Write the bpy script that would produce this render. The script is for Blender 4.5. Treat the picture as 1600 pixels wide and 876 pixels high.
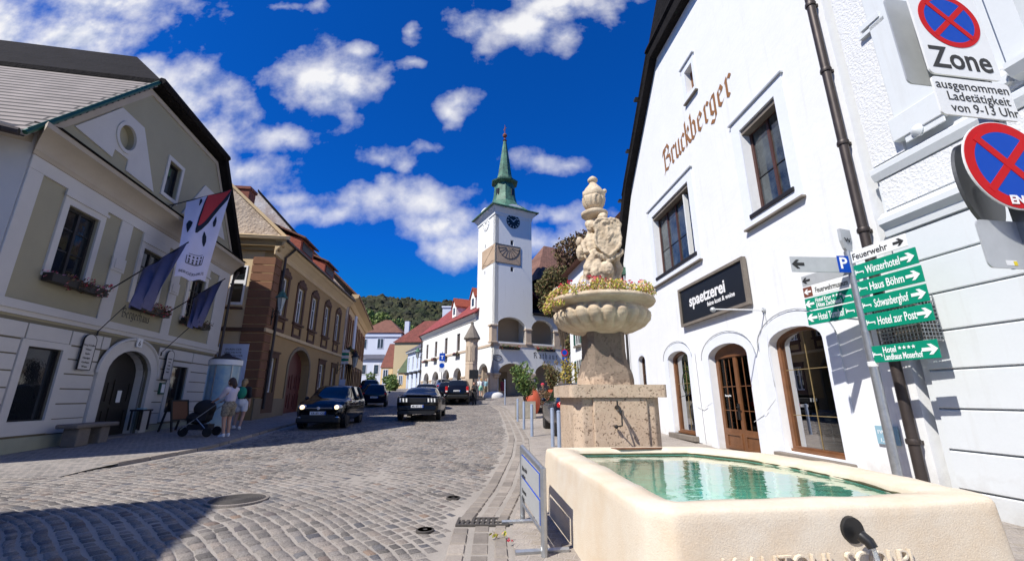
import bpy, bmesh, math, random
from mathutils import Vector, Matrix, noise
from mathutils.geometry import tessellate_polygon
random.seed(7)
R = math.radians; PI = math.pi
for o in list(bpy.data.objects): bpy.data.objects.remove(o, do_unlink=True)
SC = bpy.context.scene; COL = SC.collection
# ---------------------------------------------------------------- camera
cam = bpy.data.cameras.new('camera'); camo = bpy.data.objects.new('camera', cam); COL.objects.link(camo)
camo.location = (0, 0, 1.5); camo.rotation_euler = (R(90+15.4), 0, 0)
cam.sensor_fit = 'HORIZONTAL'; cam.sensor_width = 36; cam.lens = 662/1600*36
cam.clip_start = .05; cam.clip_end = 3000; SC.camera = camo
SC.render.resolution_x = 1024; SC.render.resolution_y = 560
# ---------------------------------------------------------------- sun, sky with cumulus clouds
SUN = Vector((-1.03, -.90, 1.54)).normalized()
sl = bpy.data.lights.new('sun', 'SUN'); sl.energy = 4.9; sl.angle = R(.5); sl.color = (1, .955, .88)
so = bpy.data.objects.new('sun', sl); COL.objects.link(so); so.rotation_euler = SUN.to_track_quat('Z', 'Y').to_euler(); so.location = (0, 0, 60)
W = bpy.data.worlds.new('World'); SC.world = W; W.use_nodes = True
nt = W.node_tree; nt.nodes.clear(); N = nt.nodes.new; LK = nt.links.new
def vm(t, op, a, b=None, s=None):
    n = t.nodes.new('ShaderNodeVectorMath'); n.operation = op
    for i, x in enumerate((a, b)):
        if x is None: continue
        if hasattr(x, 'links'): t.links.new(x, n.inputs[i])
        else: n.inputs[i].default_value = x
    if s is not None: n.inputs[3].default_value = s
    return n.outputs['Value'] if op in ('LENGTH', 'DOT_PRODUCT') else n.outputs[0]
def mm(t, op, a, b=None, c=None, cl=False):
    n = t.nodes.new('ShaderNodeMath'); n.operation = op; n.use_clamp = cl
    for i, x in enumerate((a, b, c)):
        if x is None: continue
        if hasattr(x, 'links'): t.links.new(x, n.inputs[i])
        else: n.inputs[i].default_value = x
    return n.outputs[0]
def mixc(t, f, a, b, mode='MIX'):
    n = t.nodes.new('ShaderNodeMix'); n.data_type = 'RGBA'; n.blend_type = mode
    for i, x in ((0, f), (6, a), (7, b)):
        if hasattr(x, 'links'): t.links.new(x, n.inputs[i])
        else: n.inputs[i].default_value = x if i == 0 else (tuple(x) + (1,))[:4]
    return n.outputs[2]
def nz(t, vec, sc, det=5, rough=.55, dist=0):
    n = t.nodes.new('ShaderNodeTexNoise'); n.inputs['Scale'].default_value = sc; n.inputs['Detail'].default_value = det
    n.inputs['Roughness'].default_value = rough; n.inputs['Distortion'].default_value = dist
    if vec is not None: t.links.new(vec, n.inputs['Vector'])
    return n
def ramp(t, f, stops):
    n = t.nodes.new('ShaderNodeValToRGB'); e = n.color_ramp.elements
    while len(e) > 1: e.remove(e[0])
    e[0].position = stops[0][0]; e[0].color = tuple(stops[0][1]) + (1,)
    for p, c in stops[1:]: k = e.new(p); k.color = tuple(c) + (1,)
    t.links.new(f, n.inputs[0]); return n.outputs[0]
sky = N('ShaderNodeTexSky'); sky.sky_type = 'NISHITA'; sky.sun_disc = False
sky.sun_elevation = math.asin(SUN.z); sky.sun_rotation = math.atan2(SUN.x, SUN.y); sky.altitude = 600; sky.dust_density = .2; sky.ozone_density = 4
tc = N('ShaderNodeTexCoord'); D = tc.outputs['Generated']
sp = N('ShaderNodeSeparateXYZ'); LK(D, sp.inputs[0])
yy = mm(nt, 'MAXIMUM', sp.outputs[1], .02)
cb = N('ShaderNodeCombineXYZ'); LK(mm(nt, 'DIVIDE', sp.outputs[0], yy), cb.inputs[0]); LK(mm(nt, 'DIVIDE', sp.outputs[2], yy), cb.inputs[1])
P = cb.outputs[0]
CL = [(-1.55,1.0,.42,.17),(-1.28,1.0,.25,.12),(-1.02,.86,.15,.11),(-.9,.78,.14,.14),(-.82,.70,.13,.11),(-.68,.67,.14,.055),(-.62,.67,.08,.045),(-.72,.56,.15,.06),(-.80,.60,.1,.07),
 (-.55,.87,.135,.115),(-.465,.86,.11,.11),(-.50,.79,.11,.085),(-.45,.955,.055,.035),(-.53,.985,.05,.04),(-.148,.79,.075,.045),(-.17,.765,.04,.06),
 (.02,1.06,.16,.10),(.13,1.12,.22,.09),(.30,1.17,.15,.05),(.16,1.01,.10,.06),(-.07,1.04,.1,.09),(-.36,.495,.14,.065),(-.26,.50,.14,.06),(-.43,.46,.14,.035),(-.33,.545,.05,.04),
 (-.17,.42,.14,.065),(-.13,.36,.12,.06),(-.185,.47,.06,.05),(-.06,.40,.10,.05),(-.34,.625,.075,.035),(-.22,.645,.045,.025),(-.28,.60,.05,.025),(.07,.605,.09,.035),(.15,.60,.05,.02),
 (.11,.375,.12,.05),(.2,.345,.12,.05),(.10,.455,.09,.035),(-.30,1.03,.03,.05),(-.29,.93,.035,.02),(-.66,.5,.2,.02),(-1.2,1.13,.3,.1),(.3,.45,.05,.04),(-.7,1.12,.09,.02)]
wv = nz(nt, P, 5.0, 6, .55).outputs['Color']
Pw = vm(nt, 'ADD', P, vm(nt, 'MULTIPLY', vm(nt, 'SUBTRACT', wv, (.5, .5, .5)), (.11, .085, 0)))
M_ = None
for cx, cy, rx, ry in CL:
    q = vm(nt, 'MULTIPLY', vm(nt, 'SUBTRACT', Pw, (cx, cy, 0)), (1/rx, 1/ry, 0))
    v = mm(nt, 'SUBTRACT', 1.0, vm(nt, 'LENGTH', q))
    v = mm(nt, 'MULTIPLY', v, (min(rx, ry)/.07)**.5)
    M_ = v if M_ is None else mm(nt, 'SMOOTH_MAX', M_, v, .15)
def cdens(off):
    vec = vm(nt, 'ADD', P, off)
    a = nz(nt, vec, 7.5, 8, .54).outputs['Fac']; return a
n0 = cdens((0, 0, 0)); n1 = cdens((-.018, .034, 0))
dn = mm(nt, 'ADD', M_, mm(nt, 'MULTIPLY', mm(nt, 'SUBTRACT', n0, .51), 2.9))
fac = mm(nt, 'SMOOTH_MIN', mm(nt, 'MULTIPLY', mm(nt, 'ADD', dn, .10), .82, cl=True), 1.0, .1)
fwd = mm(nt, 'MULTIPLY', mm(nt, 'SUBTRACT', sp.outputs[1], .05), 8, cl=True)
fac = mm(nt, 'MULTIPLY', fac, fwd)
lit = mm(nt, 'ADD', .62, mm(nt, 'MULTIPLY', mm(nt, 'SUBTRACT', n0, n1), 2.6))
lit = mm(nt, 'SUBTRACT', lit, mm(nt, 'MULTIPLY', mm(nt, 'SUBTRACT', nz(nt, P, 3.3, 3).outputs['Fac'], .5), 1.3), cl=True)
ccol = ramp(nt, lit, [(0, (8.0, 9.2, 12.6)), (.4, (12.5, 13.2, 15.6)), (.75, (17, 17, 17.4))])
tint = vm(nt, 'MINIMUM', mixc(nt, 1.0, sky.outputs[0], (.05, 1.12, 2.95), 'MULTIPLY'), (.8, 3.6, 11.5))
# smaller wispy veil
fin = mixc(nt, fac, tint, ccol)
bg = N('ShaderNodeBackground'); LK(fin, bg.inputs[0]); bg.inputs[1].default_value = .041
ow = N('ShaderNodeOutputWorld'); LK(bg.outputs[0], ow.inputs[0])
SC.view_settings.view_transform = 'Standard'; SC.view_settings.look = 'None'
SC.view_settings.exposure = .42; SC.view_settings.gamma = 1
try: SC.view_settings.use_curve_mapping = False
except Exception: pass
SC.render.engine = 'CYCLES'
# ---------------------------------------------------------------- materials
def mat(name, col, rough=.85, metal=0, bump=None, var=None, spec=.5, coat=0, em=None, col2=None, isl=0, alpha=None, trans=0, streak=0):
    m = bpy.data.materials.new(name); m.use_nodes = True; t = m.node_tree; b = t.nodes['Principled BSDF']
    b.inputs['Roughness'].default_value = rough; b.inputs['Metallic'].default_value = metal
    b.inputs['Specular IOR Level'].default_value = spec; b.inputs['Coat Weight'].default_value = coat
    b.inputs['Base Color'].default_value = tuple(col) + (1,)
    if trans: b.inputs['Transmission Weight'].default_value = trans
    oc = t.nodes.new('ShaderNodeTexCoord').outputs['Object']
    c = None
    if var:
        f = nz(t, oc, var[0], 6, .65).outputs['Fac']
        f = mm(t, 'MULTIPLY_ADD', mm(t, 'SUBTRACT', f, .5), 2.6, .5, cl=True)
        c2 = col2 or tuple(x*(1-var[1]) for x in col)
        c = mixc(t, f, c2, col)
        if len(var) > 2:   # fine speckle
            g = nz(t, oc, var[2], 3, .6).outputs['Fac']
            g = mm(t, 'MULTIPLY_ADD', mm(t, 'SUBTRACT', g, .5), 1.2*var[3], 1.0)
            gg = t.nodes.new('ShaderNodeCombineXYZ')
            for i in range(3): t.links.new(g, gg.inputs[i])
            c = mixc(t, 1.0, c, gg.outputs[0], 'MULTIPLY')
    if streak:
        mp = t.nodes.new('ShaderNodeMapping'); mp.inputs['Scale'].default_value = (3.5, 3.5, .28); t.links.new(oc, mp.inputs[0])
        g = mm(t, 'MULTIPLY', mm(t, 'SUBTRACT', nz(t, mp.outputs[0], 1.6, 6, .65).outputs['Fac'], .56), 5, cl=True)
        g = mm(t, 'MULTIPLY', g, mm(t, 'MULTIPLY', nz(t, oc, .7, 3).outputs['Fac'], streak*2)); c = mixc(t, g, c, (.42, .40, .36))
        sz = t.nodes.new('ShaderNodeSeparateXYZ'); t.links.new(oc, sz.inputs[0]); g2 = mm(t, 'SUBTRACT', mm(t, 'MULTIPLY', nz(t, oc, 4, 5, .7).outputs['Fac'], 1.3), mm(t, 'MULTIPLY', sz.outputs[2], 1.0), cl=True); c = mixc(t, mm(t, 'MULTIPLY', g2, .7), c, (.36, .33, .28))
    if isl:
        g = t.nodes.new('ShaderNodeNewGeometry').outputs['Random Per Island']
        f2 = mm(t, 'MULTIPLY_ADD', g, 2*isl, 1-isl); gg = t.nodes.new('ShaderNodeCombineXYZ')
        for i in range(3): t.links.new(f2, gg.inputs[i])
        c = mixc(t, 1.0, c if c is not None else col, gg.outputs[0], 'MULTIPLY')
    if c is not None: t.links.new(c, b.inputs['Base Color'])
    if bump:
        h = nz(t, oc, bump[0], 5, .6).outputs['Fac']; bn = t.nodes.new('ShaderNodeBump'); bn.inputs['Strength'].default_value = bump[1]
        bn.inputs['Distance'].default_value = bump[2] if len(bump) > 2 else .02
        t.links.new(h, bn.inputs['Height']); t.links.new(bn.outputs[0], b.inputs['Normal'])
    if em: b.inputs['Emission Color'].default_value = tuple(em[0]) + (1,); b.inputs['Emission Strength'].default_value = em[1]
    return m
def tree_ramp_mat(name, stops, rough=.7, sheen=0, sub=.0):
    m = bpy.data.materials.new(name); m.use_nodes = True; t = m.node_tree; b = t.nodes['Principled BSDF']
    g = t.nodes.new('ShaderNodeNewGeometry').outputs['Random Per Island']
    t.links.new(ramp(t, g, stops), b.inputs['Base Color']); b.inputs['Roughness'].default_value = rough
    return m
MT = dict(
 plaster_white=mat('plaster_white', (.80,.81,.82), .95, bump=(7,.22,.025), spec=.15, var=(1.3,.05,40,.05), streak=.22),
 plaster_rustic=mat('plaster_rustic', (.66,.69,.71), .95, bump=(5,.15,.02), spec=.15, var=(.9,.05,30,.04), streak=.22),
 plaster_rough=mat('plaster_rough', (.76,.77,.78), .95, bump=(26,.6,.04), var=(3,.06)),
 trim_blue=mat('trim_blue', (.76,.79,.85), .85, bump=(10,.2), var=(2,.06)),
 white=mat('white_paint', (.78,.78,.78), .6, var=(3,.06)),
 lwhite=mat('stucco_white', (.57,.545,.505), .9, bump=(12,.2), var=(1.1,.08,25,.05)),
 lolive=mat('stucco_olive', (.34,.31,.21), .9, bump=(16,.3), var=(1.2,.08,30,.06)),
 lcorn=mat('cornice_cream', (.44,.38,.30), .85, bump=(14,.2), var=(1.2,.14)),
 lsock=mat('socle_green', (.36,.36,.26), .9, bump=(12,.2), var=(1.5,.15)),
 groove=mat('groove_ochre', (.17,.15,.10), .95),
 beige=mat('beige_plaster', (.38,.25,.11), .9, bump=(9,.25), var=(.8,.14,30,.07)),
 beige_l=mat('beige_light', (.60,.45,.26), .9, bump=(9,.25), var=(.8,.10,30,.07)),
 beige_dark=mat('beige_socle', (.22,.17,.11), .9, bump=(9,.25), var=(.8,.18)),
 brown=mat('brown_plaster', (.21,.095,.048), .9, bump=(9,.25), var=(1.5,.18)),
 brown_dk=mat('brown_trim', (.10,.05,.03), .85, bump=(9,.25), var=(1.5,.2)),
 rubble=mat('rubble_plaster', (.56,.47,.38), .95, bump=(7,.9,.08), var=(1.4,.35,18,.4), col2=(.36,.28,.21)),
 patina_wall=mat('peeling_gable', (.66,.62,.57), .95, bump=(6,.6,.05), var=(1.1,.4,9,.2), col2=(.34,.23,.16)),
 rath=mat('rathaus_white', (.78,.78,.76), .95, bump=(7,.2), var=(.35,.05,14,.03), streak=.25),
 rathstone=mat('rathaus_stone', (.56,.44,.33), .9, bump=(9,.5), var=(2,.2)),
 vault=mat('vault_plaster', (.50,.40,.30), .9, var=(1,.1)),
 blue_wall=mat('blue_wall', (.56,.62,.76), .9, var=(.5,.06)),
 yellow_wall=mat('yellow_wall', (.52,.42,.26), .9, var=(.5,.08)),
 apricot=mat('apricot_wall', (.66,.48,.26), .9, var=(.5,.08)),
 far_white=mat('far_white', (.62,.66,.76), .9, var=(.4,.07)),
 glass=mat('window_glass', (.012,.015,.018), .035, bump=(1.6,.05,.05), spec=.9),
 glass_blue=mat('window_glass_curtain', (.09,.11,.12), .04, bump=(1.3,.06,.05), spec=.9, var=(2.2,.85)),
 wood=mat('wood_brown', (.20,.085,.035), .45, bump=(30,.15), var=(6,.35)),
 darkwood=mat('wood_dark_red', (.085,.035,.027), .5, bump=(30,.15), var=(6,.3)),
 blackwood=mat('wood_black', (.02,.017,.015), .5, var=(6,.3)),
 reddoor=mat('door_red', (.13,.03,.025), .6, var=(4,.3)),
 metal=mat('galvanised', (.46,.48,.50), .38, .75, bump=(30,.08), var=(14,.25)),
 metal_gutter=mat('copper_pipe_dark', (.075,.06,.055), .5, .5, var=(3,.4)),
 bollard=mat('bollard_paint', (.32,.38,.50), .45, .2, var=(6,.15)),
 iron=mat('wrought_iron', (.018,.018,.018), .5, .3),
 black=mat('black_plastic', (.012,.012,.012), .4),
 signgreen=mat('sign_green', (.0,.235,.14), .6, spec=.2, var=(4,.06)),
 signwhite=mat('sign_white', (.76,.77,.76), .5, var=(4,.06)),
 signgrey=mat('sign_grey', (.50,.52,.53), .45, .3, var=(6,.12)),
 signblue=mat('sign_blue', (.003,.06,.40), .6, spec=.15), signred=mat('sign_red', (.52,.008,.012), .6, spec=.15, var=(5,.08)),
 signbrown=mat('sign_brown', (.16,.05,.03), .5), signblack=mat('sign_black', (.01,.012,.014), .45),
 textwhite=mat('lettering_white', (.8,.8,.8), .6), textblack=mat('lettering_black', (.02,.02,.02), .6), textbrown=mat('lettering_brown', (.30,.13,.045), .8, var=(9,.2)),
 sand=mat('basin_sandstone', (.66,.60,.50), .95, bump=(95,.55,.006), spec=.15, var=(2.2,.16,60,.16), col2=(.60,.49,.36)),
 statue=mat('statue_stone', (.63,.53,.39), .85, bump=(22,.6,.02), var=(4,.3,30,.15), col2=(.43,.33,.22)),
 copper=mat('copper_green', (.10,.24,.16), .6, .1, bump=(8,.3), var=(1.9,.8,9,.8), col2=(.02,.045,.03)),
 tile_red=mat('roof_tile_red', (.19,.06,.04), .85, bump=(7,.6,.06), var=(2.5,.4,14,.5)),
 tile_bright=mat('roof_tile_bright', (.34,.075,.04), .8, bump=(9,.6,.05), var=(5,.35)),
 tile_brown=mat('roof_tile_brown', (.20,.085,.055), .85, bump=(7,.6,.06), var=(1.5,.4,12,.5)),
 tile_dark=mat('roof_dark', (.018,.016,.016), .9, spec=.1, bump=(7,.6,.06), var=(2,.4)),
 shingle=mat('roof_shingle_grey', (.20,.18,.17), .8, bump=(7,.5,.05), var=(1.5,.3,20,.4)),
 slate=mat('roof_slate', (.09,.09,.12), .7, bump=(7,.5,.05), var=(1.5,.3,20,.3)),
 brick=mat('chimney_brick', (.25,.08,.05), .9, bump=(12,.6), var=(5,.4)),
 gutter_green=mat('gutter_green', (.02,.09,.06), .5, .2),
 flag=mat('flag_navy', (.10,.095,.165), .8, var=(4,.2)), banner=mat('banner_white', (.60,.58,.70), .8, var=(2,.1)),
 bannerred=mat('banner_red', (.42,.03,.03), .8), 
 terracotta=mat('terracotta', (.44,.075,.03), .6, var=(5,.2)), concrete=mat('planter_concrete', (.33,.30,.25), .9, bump=(20,.4), var=(4,.3)),
 stone=mat('bench_stone', (.21,.18,.15), .9, bump=(14,.6), var=(3,.3)),
 carblack=mat('car_paint_black', (.004,.004,.0045), .16, 0, spec=.35, coat=.25), carblue=mat('car_paint_blue', (.005,.008,.02), .2, 0, spec=.35, coat=.25), carlight=mat('car_paint_silver_blue', (.05,.09,.22), .2, .3, coat=1),
 carglass=mat('car_glass', (.01,.012,.014), .04, spec=.6), tyre=mat('tyre', (.012,.012,.012), .8), rim=mat('alloy', (.30,.31,.33), .3, .9),
 chrome=mat('chrome', (.6,.6,.62), .15, 1), lampwhite=mat('lamp_lens', (.75,.75,.72), .15), taillight=mat('tail_lens', (.42,.01,.01), .15),
 headlit=mat('headlight_on', (.8,.6,.4), .2, em=((1,.72,.42), 2.2)), plate=mat('plate_white', (.72,.73,.75), .4),
 skin=mat('skin', (.50,.28,.19), .6), hair=mat('hair_brown', (.05,.028,.016), .6), hair_blond=mat('hair_blond', (.30,.19,.08), .6),
 pale_cloth=mat('cloth_pale_lilac', (.55,.50,.56), .9), pattern_cloth=mat('cloth_beige_pattern', (.42,.36,.26), .9, var=(22,.9), col2=(.06,.05,.04)), green_cloth=mat('cloth_green', (.02,.27,.16), .8, var=(6,.2)),
 white_cloth=mat('cloth_white', (.7,.7,.72), .9), black_cloth=mat('cloth_black', (.012,.012,.014), .85), mint_cloth=mat('cloth_mint', (.25,.55,.42), .9), red_cloth=mat('cloth_red', (.45,.03,.06), .9), navy_cloth=mat('cloth_navy', (.03,.05,.12), .9), blue_cloth=mat('cloth_lightblue', (.25,.42,.52), .9), maroon_cloth=mat('cloth_maroon', (.2,.03,.05), .9),
 bark=mat('bark', (.09,.065,.045), .95, bump=(14,.8,.05), var=(4,.4)),
)
# travertine with pits
def travertine():
    m = mat('travertine', (.56,.43,.31), .9); t = m.node_tree; b = t.nodes['Principled BSDF']
    oc = t.nodes.new('ShaderNodeTexCoord').outputs['Object']
    big = nz(t, oc, 2.2, 6, .65).outputs['Fac']
    n1 = nz(t, oc, 30, 3, .7).outputs['Fac']; n2 = nz(t, oc, 11, 4, .7).outputs['Fac']
    pa = mm(t, 'MULTIPLY', mm(t, 'SUBTRACT', mm(t, 'ADD', n1, mm(t, 'MULTIPLY', n2, .45)), .555), 12, cl=True)   # 1 = sound stone
    pit = mm(t, 'SUBTRACT', 1.0, mm(t, 'MULTIPLY', mm(t, 'SUBTRACT', 1.0, pa), 1.0))
    fine = nz(t, oc, 55, 4, .7).outputs['Fac']
    base = ramp(t, mm(t, 'ADD', mm(t, 'MULTIPLY', big, .6), mm(t, 'MULTIPLY', fine, .45)), [(.3, (.33,.235,.165)), (.46, (.47,.35,.25)), (.6, (.54,.42,.31)), (.8, (.64,.53,.42))])
    c = mixc(t, pit, (.17,.115,.075), base); t.links.new(c, b.inputs['Base Color'])
    bn = t.nodes.new('ShaderNodeBump'); bn.inputs['Strength'].default_value = .7; bn.inputs['Distance'].default_value = .015
    t.links.new(mm(t, 'ADD', pit, mm(t, 'MULTIPLY', fine, .5)), bn.inputs['Height']); t.links.new(bn.outputs[0], b.inputs['Normal']); return m
MT['trav'] = travertine()
def tiles(name, c1, c2, sc=(.18,.28), axis='xz', mo=.022):
    m = mat(name, c1, .85); t = m.node_tree; b = t.nodes['Principled BSDF']
    oc = t.nodes.new('ShaderNodeTexCoord').outputs['Object']; s = t.nodes.new('ShaderNodeSeparateXYZ'); t.links.new(oc, s.inputs[0])
    cb = t.nodes.new('ShaderNodeCombineXYZ'); t.links.new(s.outputs['XYZ'.index(axis[0].upper())], cb.inputs[0]); t.links.new(s.outputs['XYZ'.index(axis[1].upper())], cb.inputs[1])
    br = t.nodes.new('ShaderNodeTexBrick'); t.links.new(cb.outputs[0], br.inputs['Vector']); br.inputs['Scale'].default_value = 1
    br.inputs['Brick Width'].default_value = sc[0]; br.inputs['Row Height'].default_value = sc[1]; br.inputs['Mortar Size'].default_value = mo*(.6 if mo > .03 else 1); br.inputs['Mortar Smooth'].default_value = .6
    br.inputs['Color1'].default_value = tuple(c1)+(1,); br.inputs['Color2'].default_value = tuple(c2)+(1,); br.inputs['Mortar'].default_value = tuple(x*(.12 if mo > .03 else .3) for x in c1)+(1,)
    g = mm(t, 'MULTIPLY_ADD', nz(t, oc, 1.4, 6, .7).outputs['Fac'], 1.3, .35); gg = t.nodes.new('ShaderNodeCombineXYZ')
    for i in range(3): t.links.new(g, gg.inputs[i])
    t.links.new(mixc(t, 1.0, br.outputs[0], gg.outputs[0], 'MULTIPLY'), b.inputs['Base Color'])
    bn = t.nodes.new('ShaderNodeBump'); bn.inputs['Strength'].default_value = .7; bn.inputs['Distance'].default_value = .03; bn.invert = True
    t.links.new(br.outputs['Fac'], bn.inputs['Height']); t.links.new(bn.outputs[0], b.inputs['Normal']); return m
MT['tiles_shingle'] = tiles('shingle_rows', (.25,.215,.195), (.23,.198,.18), (40, .19), 'yz', .075)
MT['tiles_red'] = tiles('red_tile_rows', (.24,.065,.045), (.17,.045,.035), (.22, .20), 'xz')
MT['tiles_redbright'] = tiles('red_tile_rows_fresh', (.33,.06,.055), (.24,.045,.04), (.22, .22), 'xz')
MT['tiles_brown'] = tiles('brown_tile_rows', (.24,.12,.085), (.17,.085,.06), (.25, .24), 'xz')
# ---------------------------------------------------------------- object helpers
def G(y):
    if y < 34.5: return .0265*y
    z = .914
    if y < 40: return z + (y-34.5)*.1073
    z += .590
    return z + min(y-40, 60)*.045 + max(0, y-100)*.03
def tag(o, label=None, cat=None, group=None, kind=None):
    if label: o['label'] = label
    if cat: o['category'] = cat
    if group: o['group'] = group
    if kind: o['kind'] = kind
    return o
def thing(name, label, cat, loc=(0, 0, 0), rz=0, group=None, s=0):
    o = bpy.data.objects.new(name, None); COL.objects.link(o); o.location = loc; o.rotation_euler = (0, 0, rz)
    o.empty_display_size = .3; o['_sg'] = s
    return tag(o, label, cat, group)
class MB:
    def __init__(s): s.v = []; s.f = []
    def add(s, vs, fs): b = len(s.v); s.v += [tuple(v) for v in vs]; s.f += [tuple(b+i for i in f) for f in fs]; return s
    def box(s, x0, x1, y0, y1, z0, z1):
        return s.add([(x0,y0,z0),(x1,y0,z0),(x1,y1,z0),(x0,y1,z0),(x0,y0,z1),(x1,y0,z1),(x1,y1,z1),(x0,y1,z1)], [(0,3,2,1),(4,5,6,7),(0,1,5,4),(1,2,6,5),(2,3,7,6),(3,0,4,7)])
    def quad(s, *p): return s.add(p, [tuple(range(len(p)))])
    def ext(s, loops, y0, y1, back=True, front=True, ax='xz'):
        """polygon loops (first outer, rest holes) in the xz plane, front at y1, back at y0"""
        fn = (lambda a, b, y: (a, y, b)) if ax == 'xz' else ((lambda a, b, y: (a, b, y)) if ax == 'xy' else (lambda a, b, y: (y, a, b)))
        tri = tessellate_polygon([[Vector((a, b, 0)) for a, b in l] for l in loops]); flat = [p for l in loops for p in l]
        if front: s.add([fn(a, b, y1) for a, b in flat], tri)
        if back: s.add([fn(a, b, y0) for a, b in flat], [t[::-1] for t in tri])
        for l in loops:
            n = len(l); s.add([fn(a, b, y1) for a, b in l] + [fn(a, b, y0) for a, b in l], [(i, (i+1) % n, n+(i+1) % n, n+i) for i in range(n)])
        return s
    def tube(s, pts, r, n=8, caps=True):
        pts = [Vector(p) for p in pts]; k = len(pts); rs = r if isinstance(r, (list, tuple)) else [r]*k; b = len(s.v)
        up = None
        for i, p in enumerate(pts):
            t = (pts[min(i+1, k-1)] - pts[max(i-1, 0)]).normalized()
            a = t.orthogonal().normalized() if up is None else (up - t*up.dot(t)).normalized()
            up = a; c = t.cross(a)
            for j in range(n):
                w = 2*PI*j/n; s.v.append(tuple(p + (a*math.cos(w) + c*math.sin(w))*rs[i]))
        for i in range(k-1):
            for j in range(n): s.f.append((b+i*n+j, b+i*n+(j+1) % n, b+(i+1)*n+(j+1) % n, b+(i+1)*n+j))
        if caps: s.f.append(tuple(b+j for j in range(n))[::-1]); s.f.append(tuple(b+(k-1)*n+j for j in range(n)))
        return s
    def lathe(s, prof, n=24, c=(0, 0, 0), fn=None, cap=True):
        b = len(s.v); k = len(prof)
        for i, (r, z) in enumerate(prof):
            for j in range(n):
                w = 2*PI*j/n; rr = fn(r, w, i) if fn else r; s.v.append((c[0]+rr*math.cos(w), c[1]+rr*math.sin(w), c[2]+z))
        for i in range(k-1):
            for j in range(n): s.f.append((b+i*n+j, b+i*n+(j+1) % n, b+(i+1)*n+(j+1) % n, b+(i+1)*n+j))
        if cap: s.f.append(tuple(b+j for j in range(n))[::-1]); s.f.append(tuple(b+(k-1)*n+j for j in range(n)))
        return s
    def ball(s, c, r, n=8, sq=(1, 1, 1)):
        pr = [(math.sin(PI*i/n)*1.0, -math.cos(PI*i/n)) for i in range(1, n)]; b = len(s.v); m = n*2 if n < 8 else 12
        c = Vector(c)
        s.v.append((c.x, c.y, c.z-r*sq[2]))
        for rr, z in pr:
            for j in range(m): w = 2*PI*j/m; s.v.append((c.x+rr*r*sq[0]*math.cos(w), c.y+rr*r*sq[1]*math.sin(w), c.z+z*r*sq[2]))
        s.v.append((c.x, c.y, c.z+r*sq[2])); k = len(pr)
        for j in range(m): s.f.append((b, b+1+(j+1) % m, b+1+j)); s.f.append((b+1+k*m, b+1+(k-1)*m+j, b+1+(k-1)*m+(j+1) % m))
        for i in range(k-1):
            for j in range(m): s.f.append((b+1+i*m+j, b+1+i*m+(j+1) % m, b+1+(i+1)*m+(j+1) % m, b+1+(i+1)*m+j))
        return s
    def mv(s, M): s.v = [tuple(M @ Vector(v)) for v in s.v]; return s
    def join(s, o): return s.add(o.v, o.f)
def islands(mb):
    n = len(mb.f); vp = [set(f) for f in mb.f]; pa = list(range(len(mb.v)))
    def fd(i):
        while pa[i] != i: pa[i] = pa[pa[i]]; i = pa[i]
        return i
    for f in mb.f:
        for v in f[1:]: pa[fd(v)] = fd(f[0])
    gr = {}
    for i, f in enumerate(mb.f): gr.setdefault(fd(f[0]), []).append(i)
    bx = []
    for fs in gr.values():
        vs = {v for i in fs for v in mb.f[i]}; bx.append([[min(mb.v[v][k] for v in vs)-.002 for k in range(3)], [max(mb.v[v][k] for v in vs)+.002 for k in range(3)], fs])
    ch = True
    while ch:
        ch = False; out = []
        for b in bx:
            for o in out:
                if all(b[0][k] <= o[1][k] and o[0][k] <= b[1][k] for k in range(3)):
                    o[0] = [min(x, y) for x, y in zip(o[0], b[0])]; o[1] = [max(x, y) for x, y in zip(o[1], b[1])]; o[2] = o[2]+b[2]; ch = True; break
            else: out.append(b)
        bx = out
    res = []
    for _, _, fs in bx:
        m = MB(); mp = {}
        for i in fs:
            for v in mb.f[i]:
                if v not in mp: mp[v] = len(m.v); m.v.append(mb.v[v])
            m.f.append(tuple(mp[v] for v in mb.f[i]))
        res.append(m)
    return res
SPLIT = {'window_surround', 'socle', 'drip_moulding', 'sill_edge', 'pilasters', 'rustication', 'panel', 'front_pier_stone', 'impost', 'rough_panel', 'pilaster', 'volute', 'snow_guard', 'wall_ornament', 'gable_ledge_moulding', 'house_cable', 'slit_window', 'door_panels', 'rear_leg', 'handle', 'door_handle', 'roof_rail', 'wiper', 'pillar', 'foot', 'ledge', 'exhaust', 'basket', 'support', 'quoins', 'tower_shaft', 'roof_verge', 'arcade_back_wall', 'wing_back', 'grille', 'cornice_band', 'stone_sill', 'eyebrow'}
def part(name, mb, m, par=None, smooth=False, label=None, bevel=0, fix=True):
    if name in SPLIT:
        il = islands(mb)
        if 1 < len(il) <= 90:
            for q in il: r0 = part1(name, q, m, par, smooth, label, bevel, fix)
            return r0
    return part1(name, mb, m, par, smooth, label, bevel, fix)
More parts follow.
